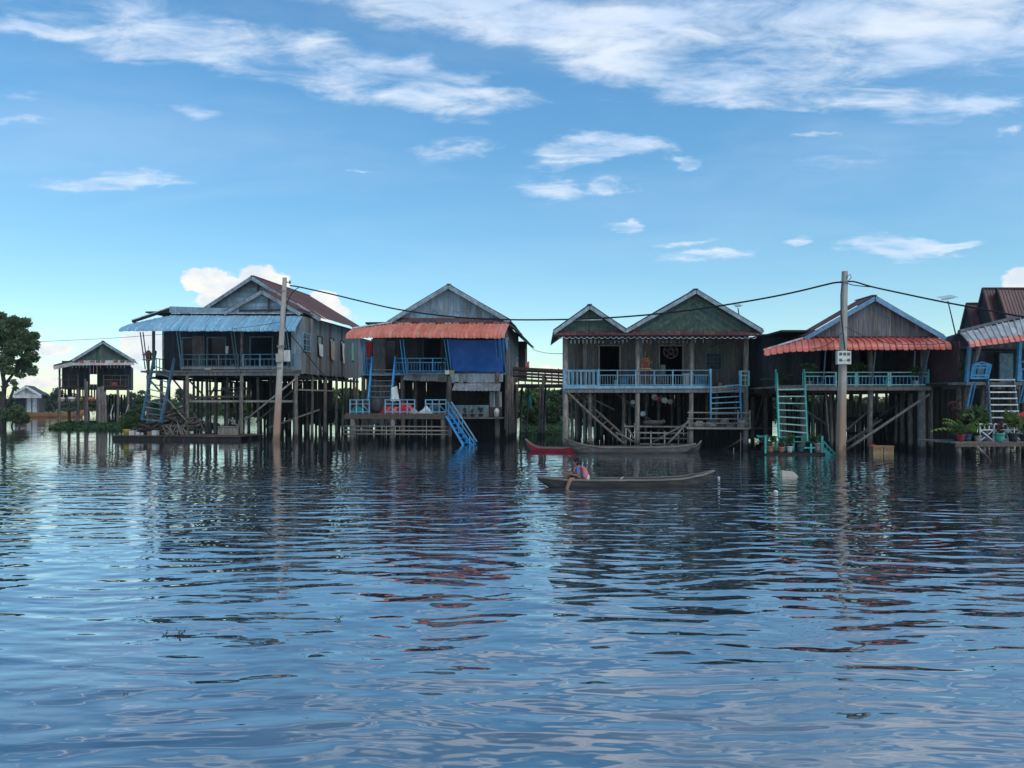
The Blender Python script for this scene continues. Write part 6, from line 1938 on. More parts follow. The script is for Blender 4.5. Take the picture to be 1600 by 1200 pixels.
planks(E, (H.pt(150, 628, 4.4).x, 4.4), (H.pt(206, 628, 4.4).x, 4.4), .2, zf - .6, 12, M['wood_dark'], drop=.3, gap=.10)
railing(E, H.pt(94, 640, .15), H.pt(165, 640, .15), .9, 6, 8, M['wood_brown'], M['wood_brown'])
for px, top, r_ in ((133, 592, .10), (136, 596, .08), (155, 605, .14), (160, 603, .15), (164, 612, .10)):
    q = H.pt(px, 660, -1.6)
    post(None, H.w((q.x, -1.6, H.pt(px, top, -1.6).z)), H.w((q.x + .05, -1.6, -.6)), r_, 'post', 'mooring_post')
    o = bpy.context.scene.objects[-1] if False else None
mp = [o for o in COL.objects if o.name.startswith('mooring_post')]
for o, l in zip(mp, ('tallest thin pale pole before the far stilt house', 'thin pale pole right against the tallest one', 'thick pale pole right of the doorway of the far stilt house', 'thickest pale pole before the far stilt house', 'shortest pale pole in the cluster of thick ones')):
    tag(o, l, 'pole', 'poles standing before the far stilt house')
for i, (px, py, s, m, lab) in enumerate(((96, 627, .35, 'box_cream', 'cream tub on the lower floor at the left of the far stilt house'), (112, 629, .4, 'pot_white', 'white basin on the lower floor of the far stilt house'), (124, 629, .35, 'crate_yellow', 'yellowish tub on the lower floor of the far stilt house'), (143, 627, .4, 'pot_clay', 'clay jar on the lower floor by the pale poles'), (178, 590, .4, 'plastic_red', 'red bundle behind the railing of the far stilt house'))):
    q = H.pt(px, py, .5)
    pot_only('tub', lab, H.w((q.x, .5 if i < 4 else .4, zs if i < 4 else zf)), s * .8, s * 1.1, M[m], 'tub')
for i, (px, w, lab) in enumerate(((195, 6, 'pale plank leaning under the right end of the far stilt house'), (172, 5, 'white board leaning under the far stilt house'))):
    q0, q1 = H.w(H.pt(px, 650, -.5)), H.w(H.pt(px + w, 632, -.5))
    tag(MB().beam((0, 0, 0), q1 - q0, .3, .05).build('plank', 'trim_white', None, loc=q0), lab, 'plank')

H = Frame('pale_house', 'small whitish house with a grey gable far off by the left tree', 'house', 44, 112, 24)
E = H.e
z0 = .35
uL, uR = H.pt(22, 640, 0).x, H.pt(60, 640, 0).x
MB().span((uL, 0, z0 - .3), (uR, 7, z0)).build('floor_deck', 'wood_grey', E)
zt = H.pt(44, 622, 0).z
MB().span((H.pt(40, 640, .02).x, .02, z0), (uR, .12, zt)).build('wall', 'paint_white', E)
MB().span((uL, .5, z0), (H.pt(39.6, 640, .1).x, .6, zt)).build('wall', 'wall_night', E)
MB().span((uR - .1, .14, z0), (uR, 6.9, zt)).build('wall', 'wood_brown', E)
MB().span((uL, 6.9, z0), (uR - .12, 7, zt)).build('wall', 'wood_grey', E)
for px in (41, 49.5, 59):
    q = H.pt(px, 630, -.03)
    MB().beam((q.x, -.03, z0), (q.x, -.03, zt), .16, .08).build('batten', 'wood_grey', E)
gable(H, (41, 603), (19, 616), (65, 617), -.3, 7.6, M['roof_grey'], M['awning_white'], M['paint_white'], 12, 5, 'vertical', over=.35, ribs=3, bw=.3)
MB().beam((H.pt(41, 610, -.4).x, -.40, H.pt(41, 614, -.4).z), (H.pt(41, 610, -.4).x, -.40, H.pt(41, 605, -.4).z), .25, .06).build('king_post', 'wood_grey', E)
sheets(E, [H.pt(19, 615, -.35), H.pt(64, 615.5, -.35)], [H.pt(20, 622, -1.3), H.pt(65, 622, -1.3)], 7, M['awning_white'], ribs=2)
for px in (24, 33, 45, 58):
    for v in (.3, 3.5, 6.6):
        q = H.pt(px, 640, v)
        post(E, (q.x, v, z0 - .1), (q.x, v, -.6), .14)


def boat(name, label, a, b, W, Hh, bow, stern, hull, rim, thwarts=3, sink=.10, seed=1, power=2.2, inner=None, rake=.0):
    """long wooden canoe from stern a to bow b (points on the water)"""
    a, b = Vector(a), Vector(b)
    L = (b - a).length
    d = (b - a).normalized()
    t = thing(name, label, 'boat', ((a + b) / 2), math.atan2(d.y, d.x))
    n = 26
    g = random.Random(seed)
    sec_o, sec_i, rimL, rimR = [], [], [], []
    for i in range(n + 1):
        s = -1 + 2 * i / n
        w = W / 2 * max(.025, (1 - abs(s) ** power)) ** .75
        k = bow if s > 0 else stern
        sh = k * max(0, (abs(s) - .35) / .65) ** 2.2
        zg = Hh - sink + sh + g.uniform(-.006, .006)
        zk = -sink + (Hh + k - .07) * max(0, (abs(s) - .68) / .32) ** 1.9
        zk = min(zk, zg - .06)
        x = s * L / 2
        h = zg - zk
        o = [(x, -w, zg), (x, -w * .94, zk + h * .55), (x, -w * .70, zk + h * .14), (x, 0, zk), (x, w * .70, zk + h * .14), (x, w * .94, zk + h * .55), (x, w, zg)]
        th = .028
        wi = max(.012, w - th)
        zi = min(zk + .05, zg - .03)
        hi = zg - zi
        ii = [(x, wi, zg), (x, wi * .92, zi + hi * .55), (x, wi * .66, zi + hi * .10), (x, 0, zi), (x, -wi * .66, zi + hi * .10), (x, -wi * .92, zi + hi * .55), (x, -wi, zg)]
        sec_o.append(o); sec_i.append(ii)
        rimL.append(Vector((x, -w - .006, zg))); rimR.append(Vector((x, w + .006, zg)))
    mb = MB().grid(sec_o).grid(sec_i)
    m = 7
    for e in (0, n):
        mb.add(sec_o[e], [tuple(range(m))])
    mb.build('hull', hull, t, True)
    for r_ in (rimL, rimR):
        mr = MB()
        for i in range(n):
            mr.beam(r_[i], r_[i + 1], .034, .042)
        mr.build('gunwale', rim, t)
    for i in range(thwarts):
        s = -.6 + 1.2 * i / max(1, thwarts - 1)
        w = W / 2 * (1 - abs(s) ** power) ** .75 - .03
        MB().box((s * L / 2, 0, Hh - sink - .07), (.16, 2 * w, .03)).build('thwart', rim, t)
    return t


p0, p1 = WL(22, 651.5), WL(141, 651.5)
p1.y = p0.y = 110
p0.x, p1.x = (24 - 800) / FPX * 110, (140 - 800) / FPX * 110
boat('long_boat', 'long orange brown boat moored before the pale house', p0, p1, 1.5, .85, .75, .25, M['boat_orange'], M['boat_orange'], 5, .2, 3)

# ================================================================== plank footbridge between two houses
FB = thing('footbridge', 'weathered plank footbridge on tall poles between two houses', 'footbridge', (PX(840, 600, 45).x, 45, 0), R(-3))
def fb(px, py, v=0.0):
    q = PX(px, py, 45 + v)
    return Vector((q.x - PX(840, 600, 45).x, v, q.z))
za, zb_ = fb(840, 600).z, fb(840, 577).z
for i in range(22):
    x0 = fb(796, 600).x + i * (fb(884, 600).x - fb(796, 600).x) / 22
    MB().span((x0, -.1, za - .05), (x0 + .14, 1.3, za + rnd.uniform(-.005, .008))).build('deck_board', 'wood_grey', FB)
for i, py in enumerate((577.5, 581, 585.5, 590, 595.5)):
    a, b = fb(800, py - 2.5, -.12), fb(884, py + 2, -.12)
    MB().beam(a, b, .03, .15 - .03 * (i % 2)).build('rail_board', 'wood_dark' if i % 2 else 'wood_brown', FB)
for i in range(9):
    px = 800 + i * 10.4
    MB().beam(fb(px, 576, -.08), fb(px, 603, -.08), .07, .05).build('rail_post', 'wood_brown', FB)
for x in (-.1, 1.2):
    MB().beam((fb(796, 600).x, x, za - .14), (fb(884, 600).x, x, za - .14), .1, .14).build('bearer', 'wood_dark', FB)
for px, v, r_ in ((842, -.1, .085), (847, -.1, .085), (849, 1.2, .07), (812, 1.2, .08), (806, -.1, .09), (822, 1.4, .05)):
    q = fb(px, 600, v)
    post(FB, (q.x + .08, v, za - .05 + (.6 if px == 847 else 0)), (q.x - .05, v, -.6), r_, 'post')
pole_piece(FB, fb(846, 604, -.1), fb(856, 590, -.1), .05, 'post')
cloth('hanging_cloth', 'teal cloth hanging from a pole under the footbridge', [PX(824, 617, 48), PX(831, 617, 48), PX(830, 639, 48), PX(823, 638, 48)], M['cloth_teal'], 'cloth', 6, 6, .07, 41)
cloth('hanging_cloth', 'pinkish red cloth hanging at the corner above the footbridge', [PX(822, 566, 47), PX(827, 564.5, 47), PX(827, 576, 47), PX(821, 576, 47)], M['cloth_pink'], 'cloth', 5, 5, .05, 42)

# ================================================================== utility poles, meter boxes, cables
def utility_pole(label, top, foot, Yt, w0, w1):
    """square tapering concrete pole, slightly out of plumb"""
    a, b = PX(*foot, Yt), PX(*top, Yt)
    a.z = 0
    t = thing('utility_pole', label, 'utility pole', (a.x, a.y, 0), R(14), 'utility poles')
    inv = Matrix.Rotation(-R(14), 4, 'Z')
    L = inv @ (b - a)
    def sec(f, k=1.0):
        c = L * f
        w = (w0 + (w1 - w0) * f) / 2 * k
        c2 = w * .28
        return [(c.x + x * w - (c2 if x > 0 and False else 0), c.y + y * w, c.z) for x, y in ((-1, -.7), (-.7, -1), (.7, -1), (1, -.7), (1, .7), (.7, 1), (-.7, 1), (-1, .7))]
    def body(fs):
        mb = MB()
        n = 8
        rows = [sec(f) for f in fs]
        for r_ in rows:
            mb.v += r_
        for i in range(len(rows) - 1):
            for j in range(n):
                k = (j + 1) % n
                mb.f.append((i * n + j, i * n + k, (i + 1) * n + k, (i + 1) * n + j))
        mb.f.append(tuple(range(n - 1, -1, -1)))
        mb.f.append(tuple((len(rows) - 1) * n + j for j in range(n)))
        return mb
    body([-.08, .0, .12, .3, .5, .7, .85, 1.0]).build('pole_shaft', 'concrete', t)
    return t, (lambda px, py, dy=0.0: inv @ (PX(px, py, Yt + dy) - a))


YP1, YP2 = 40.0, 29.27
P1, l1 = utility_pole('concrete utility pole standing before the blue awning house', (445, 434), (431.5, 690), YP1, .36, .21)
P2, l2 = utility_pole('concrete utility pole carrying a white meter box before the red awning', (1320, 424), (1313.5, 712), YP2, .30, .18)
cr = MB()
for py in (455, 555, 575):
    c = l1(442.5 - (py - 455) * .055, py)
    w = .135 + (py - 455) * .00035
    cr.lathe([(w * 1.22, -.03), (w * 1.22, .03)], 10, c)
cr.build('strap', 'steel', P1)
bx = MB()
c = l1(446.5, 556, -.08)
bx.box(c + Vector((.06, 0, 0)), (.30, .16, .58), R(-40)).build('meter_box', 'box_cream', P1)
MB().box(l1(436, 559, -.19), (.30, .14, .42), R(-14)).build('junction_box', 'concrete', P1)
MB().beam(l1(445, 541, -.2), l1(433, 541, -.2), .06, .10).build('bracket', 'steel', P1)
MB().beam(l1(447, 440.5, -.05), l1(453, 442, -.05), .05, .05).build('insulator_arm', 'steel', P1)
MB().lathe([(.03, -.05), (.06, 0), (.03, .05), (.05, .09), (.02, .12)], 8, l1(453, 442, -.05)).build('insulator', 'pot_dark', P1)
# meter box with its five small windows
c = l2(1317.8, 559, -.22)
rot = -R(14)
mbx = MB().box(c, (.52, .16, .50), rot).build('meter_box', 'box_cream', P2)
MB().box(c + Matrix.Rotation(rot, 3, 'Z') @ Vector((0, -.085, 0)), (.50, .012, .48), rot).build('box_door', 'box_cream', mbx)
for px, py in ((1312, 553.3), (1318.2, 553.3), (1324.4, 553.3), (1312, 562.8), (1324.4, 562.8)):
    q = l2(px, py, -.22) + Matrix.Rotation(rot, 3, 'Z') @ Vector((0, -.094, 0))
    MB().box(q, (.105, .012, .105), rot).build('meter_window', 'meter_dark', mbx)
    MB().box(q + Matrix.Rotation(rot, 3, 'Z') @ Vector((.01, -.007, .01)), (.05, .006, .05), rot).build('meter_dial', 'wood_pale', mbx)
for dx in (-.07, -.01, .05, .09):
    MB().box(c + Matrix.Rotation(rot, 3, 'Z') @ Vector((dx, -.094, -.105 + .02 * math.sin(dx * 40))), (.03, .01, .022), rot).build('label_print', 'meter_dark', mbx)
MB().lathe([(.16, -.03), (.16, .03)], 10, l2(1319.7, 440, 0)).build('strap', 'steel', P2)
MB().beam(l2(1320, 439, -.1), l2(1327, 439, -.1), .04, .05).build('insulator_arm', 'steel', P2)
MB().tube([l2(1325, 440, -.1), l2(1330, 434, -.1), l2(1329, 429, -.1), l2(1324, 431, -.1), l2(1322, 436, -.1)], .014, 5).build('wire_loop', 'cable', P2)
MB().tube([l2(1316, 440, -.12), l2(1314, 460, -.14), l2(1314, 490, -.16), l2(1317, 515, -.16), l2(1320.5, 547, -.16)], .022, 5).build('drop_cable', 'cable', P2)


def wire(name, label, pts, r, cat='cable', n=5, sub=5):
    """pts: (px, py, depth)"""
    P = [PX(*p) for p in pts]
    out = []
    for i in range(len(P) - 1):
        p0, p1, p2, p3 = P[max(i - 1, 0)], P[i], P[i + 1], P[min(i + 2, len(P) - 1)]
        for k in range(sub):
            t = k / sub
            out.append(.5 * ((2 * p1) + (p2 - p0) * t + (2 * p0 - 5 * p1 + 4 * p2 - p3) * t * t + (3 * p1 - p0 - 3 * p2 + p3) * t ** 3))
    out.append(P[-1])
    o = MB().tube(out, r, n).build(name, 'cable', None, True)
    return tag(o, label, cat)


def dep(px):   # depth along the straight run between the two poles
    x1, x2 = (444 - 800) / FPX * YP1, (1319.5 - 800) / FPX * YP2
    k = (px - 800) / FPX
    s = (k * YP1 - x1) / ((x2 - x1) - k * (YP2 - YP1))
    return YP1 + (YP2 - YP1) * s
wire('power_cable', 'thick black power cable sagging between the two concrete poles', [(x, y, dep(x)) for x, y in ((453, 446), (466, 448), (480, 451), (520, 460), (570, 472), (620, 483), (680, 492), (740, 497.5), (800, 499.5), (860, 499.5), (920, 498), (980, 494.5), (1040, 489), (1100, 481.5), (1160, 472), (1210, 463), (1250, 454.5), (1285, 446), (1305, 441.5), (1319, 441))], .036)
wire('power_cable', 'black power cable running from the right pole out of the picture', [(1321, 441, YP2), (1334, 440, 29.0), (1362, 448, 28.4), (1410, 458.5, 27.6), (1470, 471, 26.6), (1540, 484, 25.6), (1620, 498, 24.4), (1760, 512, 22.5)], .030)
wire('power_cable', 'thin second cable beside the right pole', [(1321, 442, YP2), (1333, 445.5, 29), (1350, 447.5, 28.7), (1364, 448.5, 28.4)], .018)
wire('service_cable', 'black service cable dropping from the left pole to the plank house', [(467, 449, 39.9), (458, 456, 39.9), (450, 470, 39.9), (447, 490, 39.85), (445.5, 508, 39.8), (447, 514, 39.8), (462, 532, 40.3), (480, 555, 41), (498, 577, 42), (512, 592, 43)], .022)
wire('thin_wire', 'thin pale wire from the left edge to the left pole', [(-60, 541, 46), (60, 534, 45), (180, 528, 44), (280, 520, 42.5), (370, 513, 41), (440, 503, 40)], .012)
wire('thin_wire', 'loose wire hanging across the twin gables of the blue awning house', [(445, 560, 41.8), (425, 553, 42), (405, 540, 42.2), (392, 528, 42.3)], .010)
wire('thin_wire', 'slack wire between the tarpaulin house and the twin gabled house', [(834, 547, 46), (850, 551, 44), (866, 552.5, 40), (882, 552.5, 35)], .014)
wire('thin_wire', 'drooping wire over the left part of the red awning', [(1316, 520, 29.1), (1300, 534, 29.2), (1285, 542, 29.4), (1270, 545, 29.6)], .012)
wire('thin_wire', 'drooping wire over the right part of the red awning', [(1320, 510, 29.1), (1345, 523, 29.2), (1370, 532, 29.4), (1400, 537.5, 29.6), (1440, 538.5, 29.8), (1480, 536, 30)], .010)

# ================================================================== boats
boat('rowing_boat', 'red sided wooden boat moored under the footbridge end', Vector((PX(905, 0, 31.6).x, 31.4, 0)), Vector((PX(821, 0, 32).x, 32.0, 0)), .58, .27, .36, .14, M['boat_red'], M['boat_rim'], 2, .1, 5)
boat('rowing_boat', 'long grey weathered boat moored under the twin gabled house', Vector((PX(1087, 0, 30.9).x, 30.9, 0)), Vector((PX(882, 0, 30.7).x, 30.7, 0)), .74, .35, .36, .12, M['boat_grey'], M['boat_rim'], 3, .1, 6)
boat('rowing_boat', 'dark half sunk boat stern showing behind the grey boat', Vector((PX(1050, 0, 32).x, 32.2, 0)), Vector((PX(1092, 0, 32).x, 31.6, 0)), .5, .26, .3, .1, M['boat_brown'], M['boat_rim'], 0, .1, 7)
YB = 18.35
ba, bb = Vector((PX(840, 0, YB).x, YB - .05, 0)), Vector((PX(1120, 0, YB).x, YB + .25, 0))
boat('dugout_canoe', 'narrow dark canoe with the paddling child aboard', ba, bb, .54, .30, .19, .07, M['boat_brown'], M['boat_rim'], 4, .12, 8, 3.2)
bc = (ba + bb) / 2
ang = math.atan2((bb - ba).y, (bb - ba).x)
def onboat(px, dy=0.0, z=.0):
    x = PX(px, 0, YB).x
    y = ba.y + (bb.y - ba.y) * (x - ba.x) / (bb.x - ba.x)
    return Vector((x, y + dy, z))
mb = MB()
leaf_tuft(mb, (0, 0, 0), 14, .16, .03, random.Random(3))
tag(mb.build('plant_sprig', 'leaf_lime', None, loc=onboat(853, .0, .17)), 'green sprig lying on the end of the canoe', 'plant')
tag(MB().beam((-.10, 0, 0), (.0, 0, .09), .03, .02).build('paddle_stub', 'cloth_white', None, loc=onboat(975, .02, .14)), 'short white stick on the canoe thwart', 'stick')

# ---- the child
def skin(name, verts, edges, rad, mat, parent, root=0, sub=2):
    me = bpy.data.meshes.new(name)
    me.from_pydata([tuple(v) for v in verts], edges, [])
    o = bpy.data.objects.new(name, me)
    COL.objects.link(o)
    md = o.modifiers.new('skin', 'SKIN')
    sk = me.skin_vertices[0].data
    for i, r_ in enumerate(rad):
        sk[i].radius = (r_, r_) if not isinstance(r_, tuple) else r_
        sk[i].use_root = i == root
    md.use_smooth_shade = True
    ss = o.modifiers.new('sub', 'SUBSURF')
    ss.levels = ss.render_levels = sub
    dg = bpy.context.evaluated_depsgraph_get()
    ev = bpy.data.meshes.new_from_object(o.evaluated_get(dg))
    ev.polygons.foreach_set('use_smooth', [True] * len(ev.polygons))
    bpy.data.objects.remove(o)
    o = bpy.data.objects.new(name, ev)
    ev.materials.clear(); ev.materials.append(M[mat])
    COL.objects.link(o)
    o.parent = parent
    return o


PB = onboat(905, .02, .10)          # seat on the stern end of the canoe, facing left (-x)
K = thing('person', 'child in a blue shirt sitting astride the canoe with one foot in the water', 'person', PB, ang)
J = dict(pelvis=(0, 0, .07), waist=(-.015, 0, .18), chest=(-.045, 0, .31), neck=(-.065, 0, .40), head=(-.085, 0, .465), crown=(-.085, 0, .545),
         # near leg over the side, far leg inside
         hipN=(-.02, -.075, .07), kneeN=(-.25, -.27, .105), ankN=(-.36, -.36, -.14), toeN=(-.45, -.37, -.16),
         hipF=(-.02, .075, .07), kneeF=(-.27, .12, .20), ankF=(-.33, .10, -.02), toeF=(-.43, .10, -.03),
         shN=(-.045, -.125, .345), elN=(-.06, -.185, .175), wrN=(-.215, -.165, .215), paN=(-.255, -.16, .225),
         shF=(-.045, .125, .345), elF=(-.10, .18, .19), wrF=(-.24, .12, .21), paF=(-.28, .11, .215))
nm = list(J)
ix = {k: i for i, k in enumerate(nm)}
rad = dict(pelvis=(.095, .075), waist=(.085, .065), chest=(.10, .075), neck=.036, head=.066, crown=.055, hipN=.07, kneeN=.055, ankN=.038, toeN=.028, hipF=.07, kneeF=.047, ankF=.03, toeF=.024,
           shN=.042, elN=.03, wrN=.022, paN=.024, shF=.042, elF=.03, wrF=.022, paF=.024)
V_ = [J[k] for k in nm]
Ed = [(ix[a], ix[b]) for a, b in (('pelvis', 'waist'), ('waist', 'chest'), ('chest', 'neck'), ('neck', 'head'), ('head', 'crown'), ('pelvis', 'hipN'), ('hipN', 'kneeN'), ('kneeN', 'ankN'), ('ankN', 'toeN'),
      ('pelvis', 'hipF'), ('hipF', 'kneeF'), ('kneeF', 'ankF'), ('ankF', 'toeF'), ('chest', 'shN'), ('shN', 'elN'), ('elN', 'wrN'), ('wrN', 'paN'), ('chest', 'shF'), ('shF', 'elF'), ('elF', 'wrF'), ('wrF', 'paF'))]
R_ = [rad[k] for k in nm]
# fingers and nose grown from the same skeleton
for hand, s in (('paN', -1), ('paF', 1)):
    c = Vector(J[hand])
    for k_, (dy, ln, dz) in enumerate(((-.018, .040, -.004), (-.006, .046, .0), (.006, .043, .0), (.017, .034, -.004))):
        a = c + Vector((-.022, dy, dz)); b = a + Vector((-ln * .6, 0, -.006)); e = b + Vector((-ln * .35, 0, -.018))
        i0 = len(V_)
        V_ += [tuple(a), tuple(b), tuple(e)]
        R_ += [.0085, .0075, .006]
        Ed += [(ix[hand], i0), (i0, i0 + 1), (i0 + 1, i0 + 2)]
    i0 = len(V_)
    V_ += [tuple(c + Vector((-.006, .02 * s, .012))), tuple(c + Vector((-.03, .032 * s, .016)))]
    R_ += [.009, .007]
    Ed += [(ix[hand], i0), (i0, i0 + 1)]
i0 = len(V_)
V_ += [(-.158, 0, .478)]; R_ += [.012]; Ed += [(ix['head'], i0)]
skin('body', V_, Ed, R_, 'skin', K, 0, 2)
for s in (-1, 1):
    MB().lathe([(.001, -.008), (.009, -.004), (.009, .004), (.001, .008)], 8, (-.142, s * .024, .498)).build('eye', 'hair', K, True)
    MB().lathe([(.004, -.022), (.013, -.012), (.015, .008), (.004, .02)], 8, (-.075, s * .066, .485)).build('ear', 'skin', K, True)
MB().box((-.149, 0, .447), (.012, .034, .007)).build('mouth', 'cloth_pink', K)
skin('hair', [(-.062, 0, .50), (-.075, 0, .555), (-.11, 0, .56), (-.03, 0, .47)], [(0, 1), (1, 2), (0, 3)], [.072, .066, .045, .05], 'hair', K)
sv = ['pelvis', 'waist', 'chest', 'shN', 'shF']
pts = [J['pelvis'], J['waist'], J['chest'], (-.05, 0, .375), J['shN'], (-.055, -.16, .255), J['shF'], (-.07, .155, .26)]
skin('shirt', pts, [(0, 1), (1, 2), (2, 3), (2, 4), (4, 5), (2, 6), (6, 7)], [(.108, .088), (.098, .078), (.112, .086), .05, .054, .046, .054, .046], 'shirt_blue', K)
skin('shorts', [J['pelvis'], J['hipN'], (-.20, -.225, .107), J['hipF'], (-.21, .108, .17), (-.005, 0, .12)], [(0, 1), (1, 2), (0, 3), (3, 4), (0, 5)], [(.112, .09), .083, .066, .083, .066, .10], 'shorts_navy', K)
# backpack on the child's back
BK = thing('backpack', 'pink and white school backpack worn by the child in the canoe', 'backpack', PB, ang)
rows = []
for z, w, d in ((.03, .075, .05), (.06, .12, .095), (.16, .13, .115), (.27, .125, .10), (.34, .10, .075), (.375, .05, .035)):
    rows.append([(.135 - z * .10 + d * math.cos(a) * (1.0 if math.cos(a) > 0 else .7), w * math.sin(a) * (1.08 if abs(math.sin(a)) > .5 else 1), z) for a in [2 * math.pi * j / 16 for j in range(17)]])
MB().grid(rows).add([rows[0][j] for j in range(16)], [tuple(range(16))]).add([rows[-1][j] for j in range(16)], [tuple(range(16))]).build('bag', 'cloth_pink', BK, True)
rows = []
for z, w, d in ((.05, .07, .03), (.08, .09, .05), (.16, .09, .055), (.20, .07, .03)):
    rows.append([(.215 - z * .10 + d * math.cos(a), w * math.sin(a), z) for a in [2 * math.pi * j / 12 for j in range(13)]])
MB().grid(rows).build('front_pocket', 'cloth_white', BK, True)
for s in (-1, 1):
    MB().tube([(.10, s * .07, .33), (-.0, s * .085, .40), (-.115, s * .09, .36), (-.13, s * .09, .27), (-.03, s * .10, .15), (.07, s * .10, .08)], .014, 6).build('strap', 'cloth_pink', BK, True)
MB().tube([(.09, -.03, .37), (.08, 0, .42), (.09, .03, .37)], .008, 5).build('handle', 'cloth_white', BK, True)
MB().box((.20, -.09, .10), (.05, .06, .11)).build('side_pocket', 'cloth_white', BK)

# ================================================================== small floating things
tag(MB().hexa([tuple(c_ * .60 for c_ in q_) for q_ in ((-.36, -.16, -.03), (.40, -.14, -.03), (.42, .12, -.03), (-.36, .16, -.03), (-.37, -.15, .26), (.18, -.14, .20), (.22, .12, .20), (-.37, .15, .26))]).build('foam_block', 'foam', None, loc=WL(1234, 744) + Vector((-.02, 0, .0))), 'pale wedge shaped foam block floating beyond the canoe', 'float')
tag(MB().lathe([(.005, -.03), (.032, .0), (.036, .025), (.02, .05), (.008, .06)], 10).build('plastic_bottle', 'enamel', None, True, loc=WL(1123, 748)), 'white float bobbing off the tip of the canoe', 'float')
tag(MB().lathe([(.01, -.03), (.05, .0), (.05, .025), (.015, .045)], 10).build('plastic_bag', 'cloth_white', None, True, loc=WL(1212, 769)), 'white scrap floating below the foam block', 'litter')
t = thing('crate', 'yellow drinks crate floating beside a stilt of the red awning house', 'crate', PX(1377, 704, 30.6) * 1.0)
t.location = (PX(1377, 0, 30.6).x, 30.6, .0)
mb = MB()
MB().span((-.40, -.2, -.08), (.40, .2, .27)).build('crate_body', 'crate_yellow', t)
MB().span((-.42, -.22, .27), (.42, .22, .31)).build('rim', 'crate_yellow', t)
for x in (-.22, .20):
    MB().tube([(x - .1, -.208, .1), (x - .11, -.21, .19), (x, -.212, .22), (x + .1, -.21, .19), (x + .1, -.208, .1)], .016, 5, False).build('print_mark', 'pot_clay', t)
MB().span((-.02, -.206, .02), (.02, -.2, .26)).build('divider', 'wood_brown', t)
cloth('hanging_cloth', 'red rag lying on a stilt left of the yellow crate', [PX(1358, 692, 31), PX(1370, 695, 31), PX(1370, 699, 30.9), PX(1359, 698, 30.9)], M['cloth_red'], 'cloth', 5, 3, .03, 77)

# floating flower raft under the teal ladder
FR = thing('flower_raft', 'floating raft with teal railings and flower pots below the teal ladder', 'raft', (PX(1240, 0, 30).x, 29.9, 0))
def fr(px, py, v=0.0):
    q = PX(px, py, 29.9 + v)
    return Vector((q.x - PX(1240, 0, 30).x, v, q.z))
xl, xr = fr(1195, 700).x, fr(1286, 700).x
for i in range(7):
    MB().span((xl, -.2 + i * .2, .03), (xr, -.03 + i * .2, .08)).build('deck_board', 'wood_dark', FR)
MB().span((xl, -.22, -.12), (xr, 1.2, .028)).build('float_box', 'wood_dark', FR)
rm = MB()
zt_ = fr(1240, 682.5, .9).z
for z in (zt_, zt_ - .2):
    rm.beam((xl, .95, z), (xr, .95, z), .05, .05)
rm.beam((xl, -.15, zt_ + .05), (xl, .95, zt_ + .05), .05, .05)
MB().beam((fr(1255, 705).x, -.1, .27), (fr(1272, 705).x, -.1, .27), .05, .05).build('low_bar', 'paint_teal', FR)
ro = rm.build('railing', 'paint_teal', FR)
for px, v, top in ((1196, -.15, 680), (1199, .95, 679), (1212, .95, 682), (1226, .95, 683), (1240, .95, 683), (1253, .95, 683), (1267, -.1, 693), (1284, -.15, 681), (1285, .95, 681)):
    q = fr(px, top, v)
    MB().beam((q.x, v, .05), (q.x, v, q.z), .06, .06).build('post', 'paint_teal', ro)
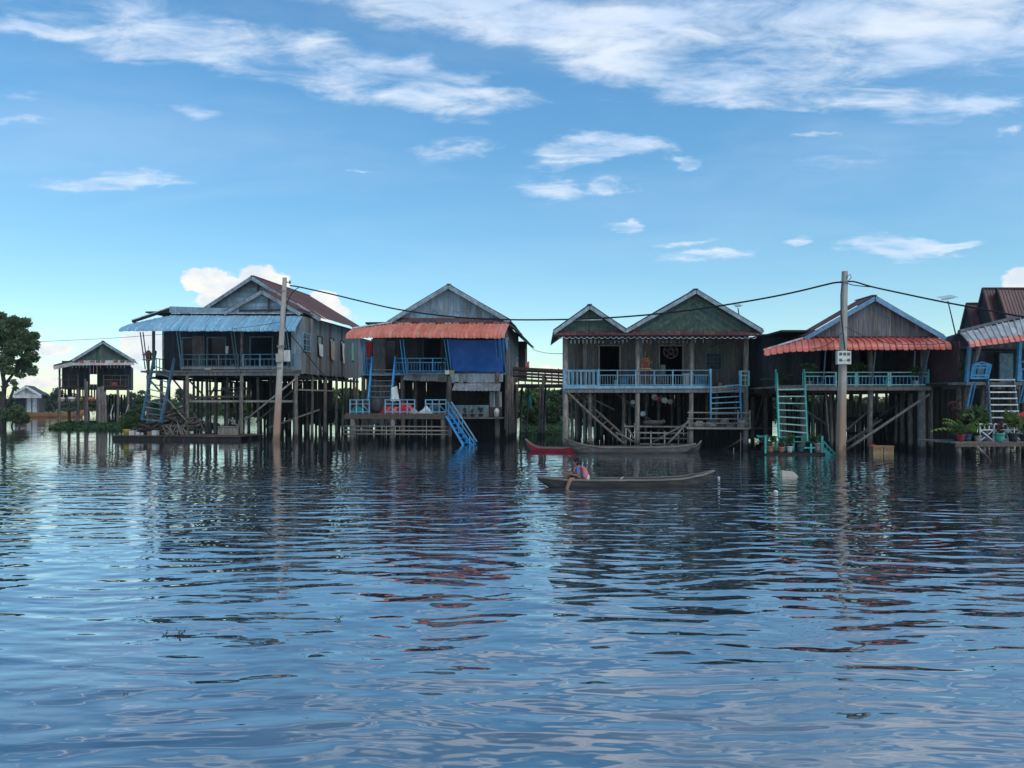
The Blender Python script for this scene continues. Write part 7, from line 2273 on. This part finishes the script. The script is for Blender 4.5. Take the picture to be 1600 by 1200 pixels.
for px, m, r_, h_, kind, ph, lm, lab in ((1204, 'pot_clay', .13, .25, 'tuft', .32, 'leaf_red', 'reddish plant in the leftmost clay pot on the flower raft'), (1221, 'pot_clay', .125, .22, 'bush', .34, 'leaf_pot', 'bushy plant in a round clay pot beside the white pot'), (1234, 'pot_white', .125, .24, 'bush', .55, 'leaf_pot', 'tallest bushy plant in the white pot on the flower raft'),
                                        (1251, 'pot_blue', .13, .26, 'tuft', .36, 'leaf_lime', 'yellow green tuft in the dark blue pot on the flower raft'), (1279, 'pot_buff', .15, .37, 'bush', .42, 'leaf_pot', 'leafy plant in the tall buff pot at the right end of the raft')):
    q = fr(px, 705, -.02)
    potted('potted_plant', lab, Vector((q.x + PX(1240, 0, 30).x, 29.9 + .0, .08)), r_, h_, M[m], kind, ph, lm, int(px))
for px, v, ph, lm, lab in ((1206, .75, .5, 'leaf_pot', 'green plant hanging behind the raft rail at the left'), (1268, .7, .55, 'leaf_pot', 'green plant behind the raft rail left of the buff pot'), (1193, .6, .45, 'leaf_red', 'brown red plant outside the left end of the raft rail')):
    q = fr(px, 690, v)
    potted('potted_plant', lab, Vector((q.x + PX(1240, 0, 30).x, 29.9 + v, .08 if px != 1193 else .08)), .10, .2, M['pot_dark'], 'bush', ph, lm, int(px * 3))
# little teal gangway at its right end
st = MB()
s0, s1 = fr(1285, 688, -.1), fr(1306, 710, -.3)
a0, a1 = fr(1284, 702, -.1), fr(1304, 717, -.3)
GW = thing('gangway', 'small teal gangway dipping into the water right of the flower raft', 'stair', (PX(1240, 0, 30).x, 29.9, 0))
MB().beam(s0, s1, .05, .06).build('handrail', 'paint_teal', GW)
MB().beam(s0 + Vector((0, .6, 0)), s1 + Vector((0, .6, 0)), .05, .06).build('handrail', 'paint_teal', GW)
MB().beam(a0, a1, .05, .16).beam(a0 + Vector((0, .6, 0)), a1 + Vector((0, .6, 0)), .05, .16).build('stringer', 'paint_teal', GW)
for i in range(4):
    t = (i + .4) / 4
    p = a0.lerp(a1, t)
    MB().span((p.x - .09, p.y + .03, p.z), (p.x + .09, p.y + .57, p.z + .035)).build('step', 'paint_teal', GW)
    MB().beam(p, s0.lerp(s1, t), .035, .035).build('baluster', 'paint_teal', GW)
# beads of rope hanging by the ladder post
tag(MB().tube([PX(1157.5, 676, 32.2), PX(1157.3, 695, 32.2), PX(1157, 720, 32.2)], .011, 5).build('hanging_rope', 'cloth_beige', None, True), 'pale knotted rope hanging into the water under the netting platform', 'rope')
tag(MB().tube([PX(1146.5, 700, 32), PX(1146, 711, 32)], .013, 5).build('hanging_rope', 'cloth_beige', None, True), 'short pale rope end left of the knotted rope', 'rope')
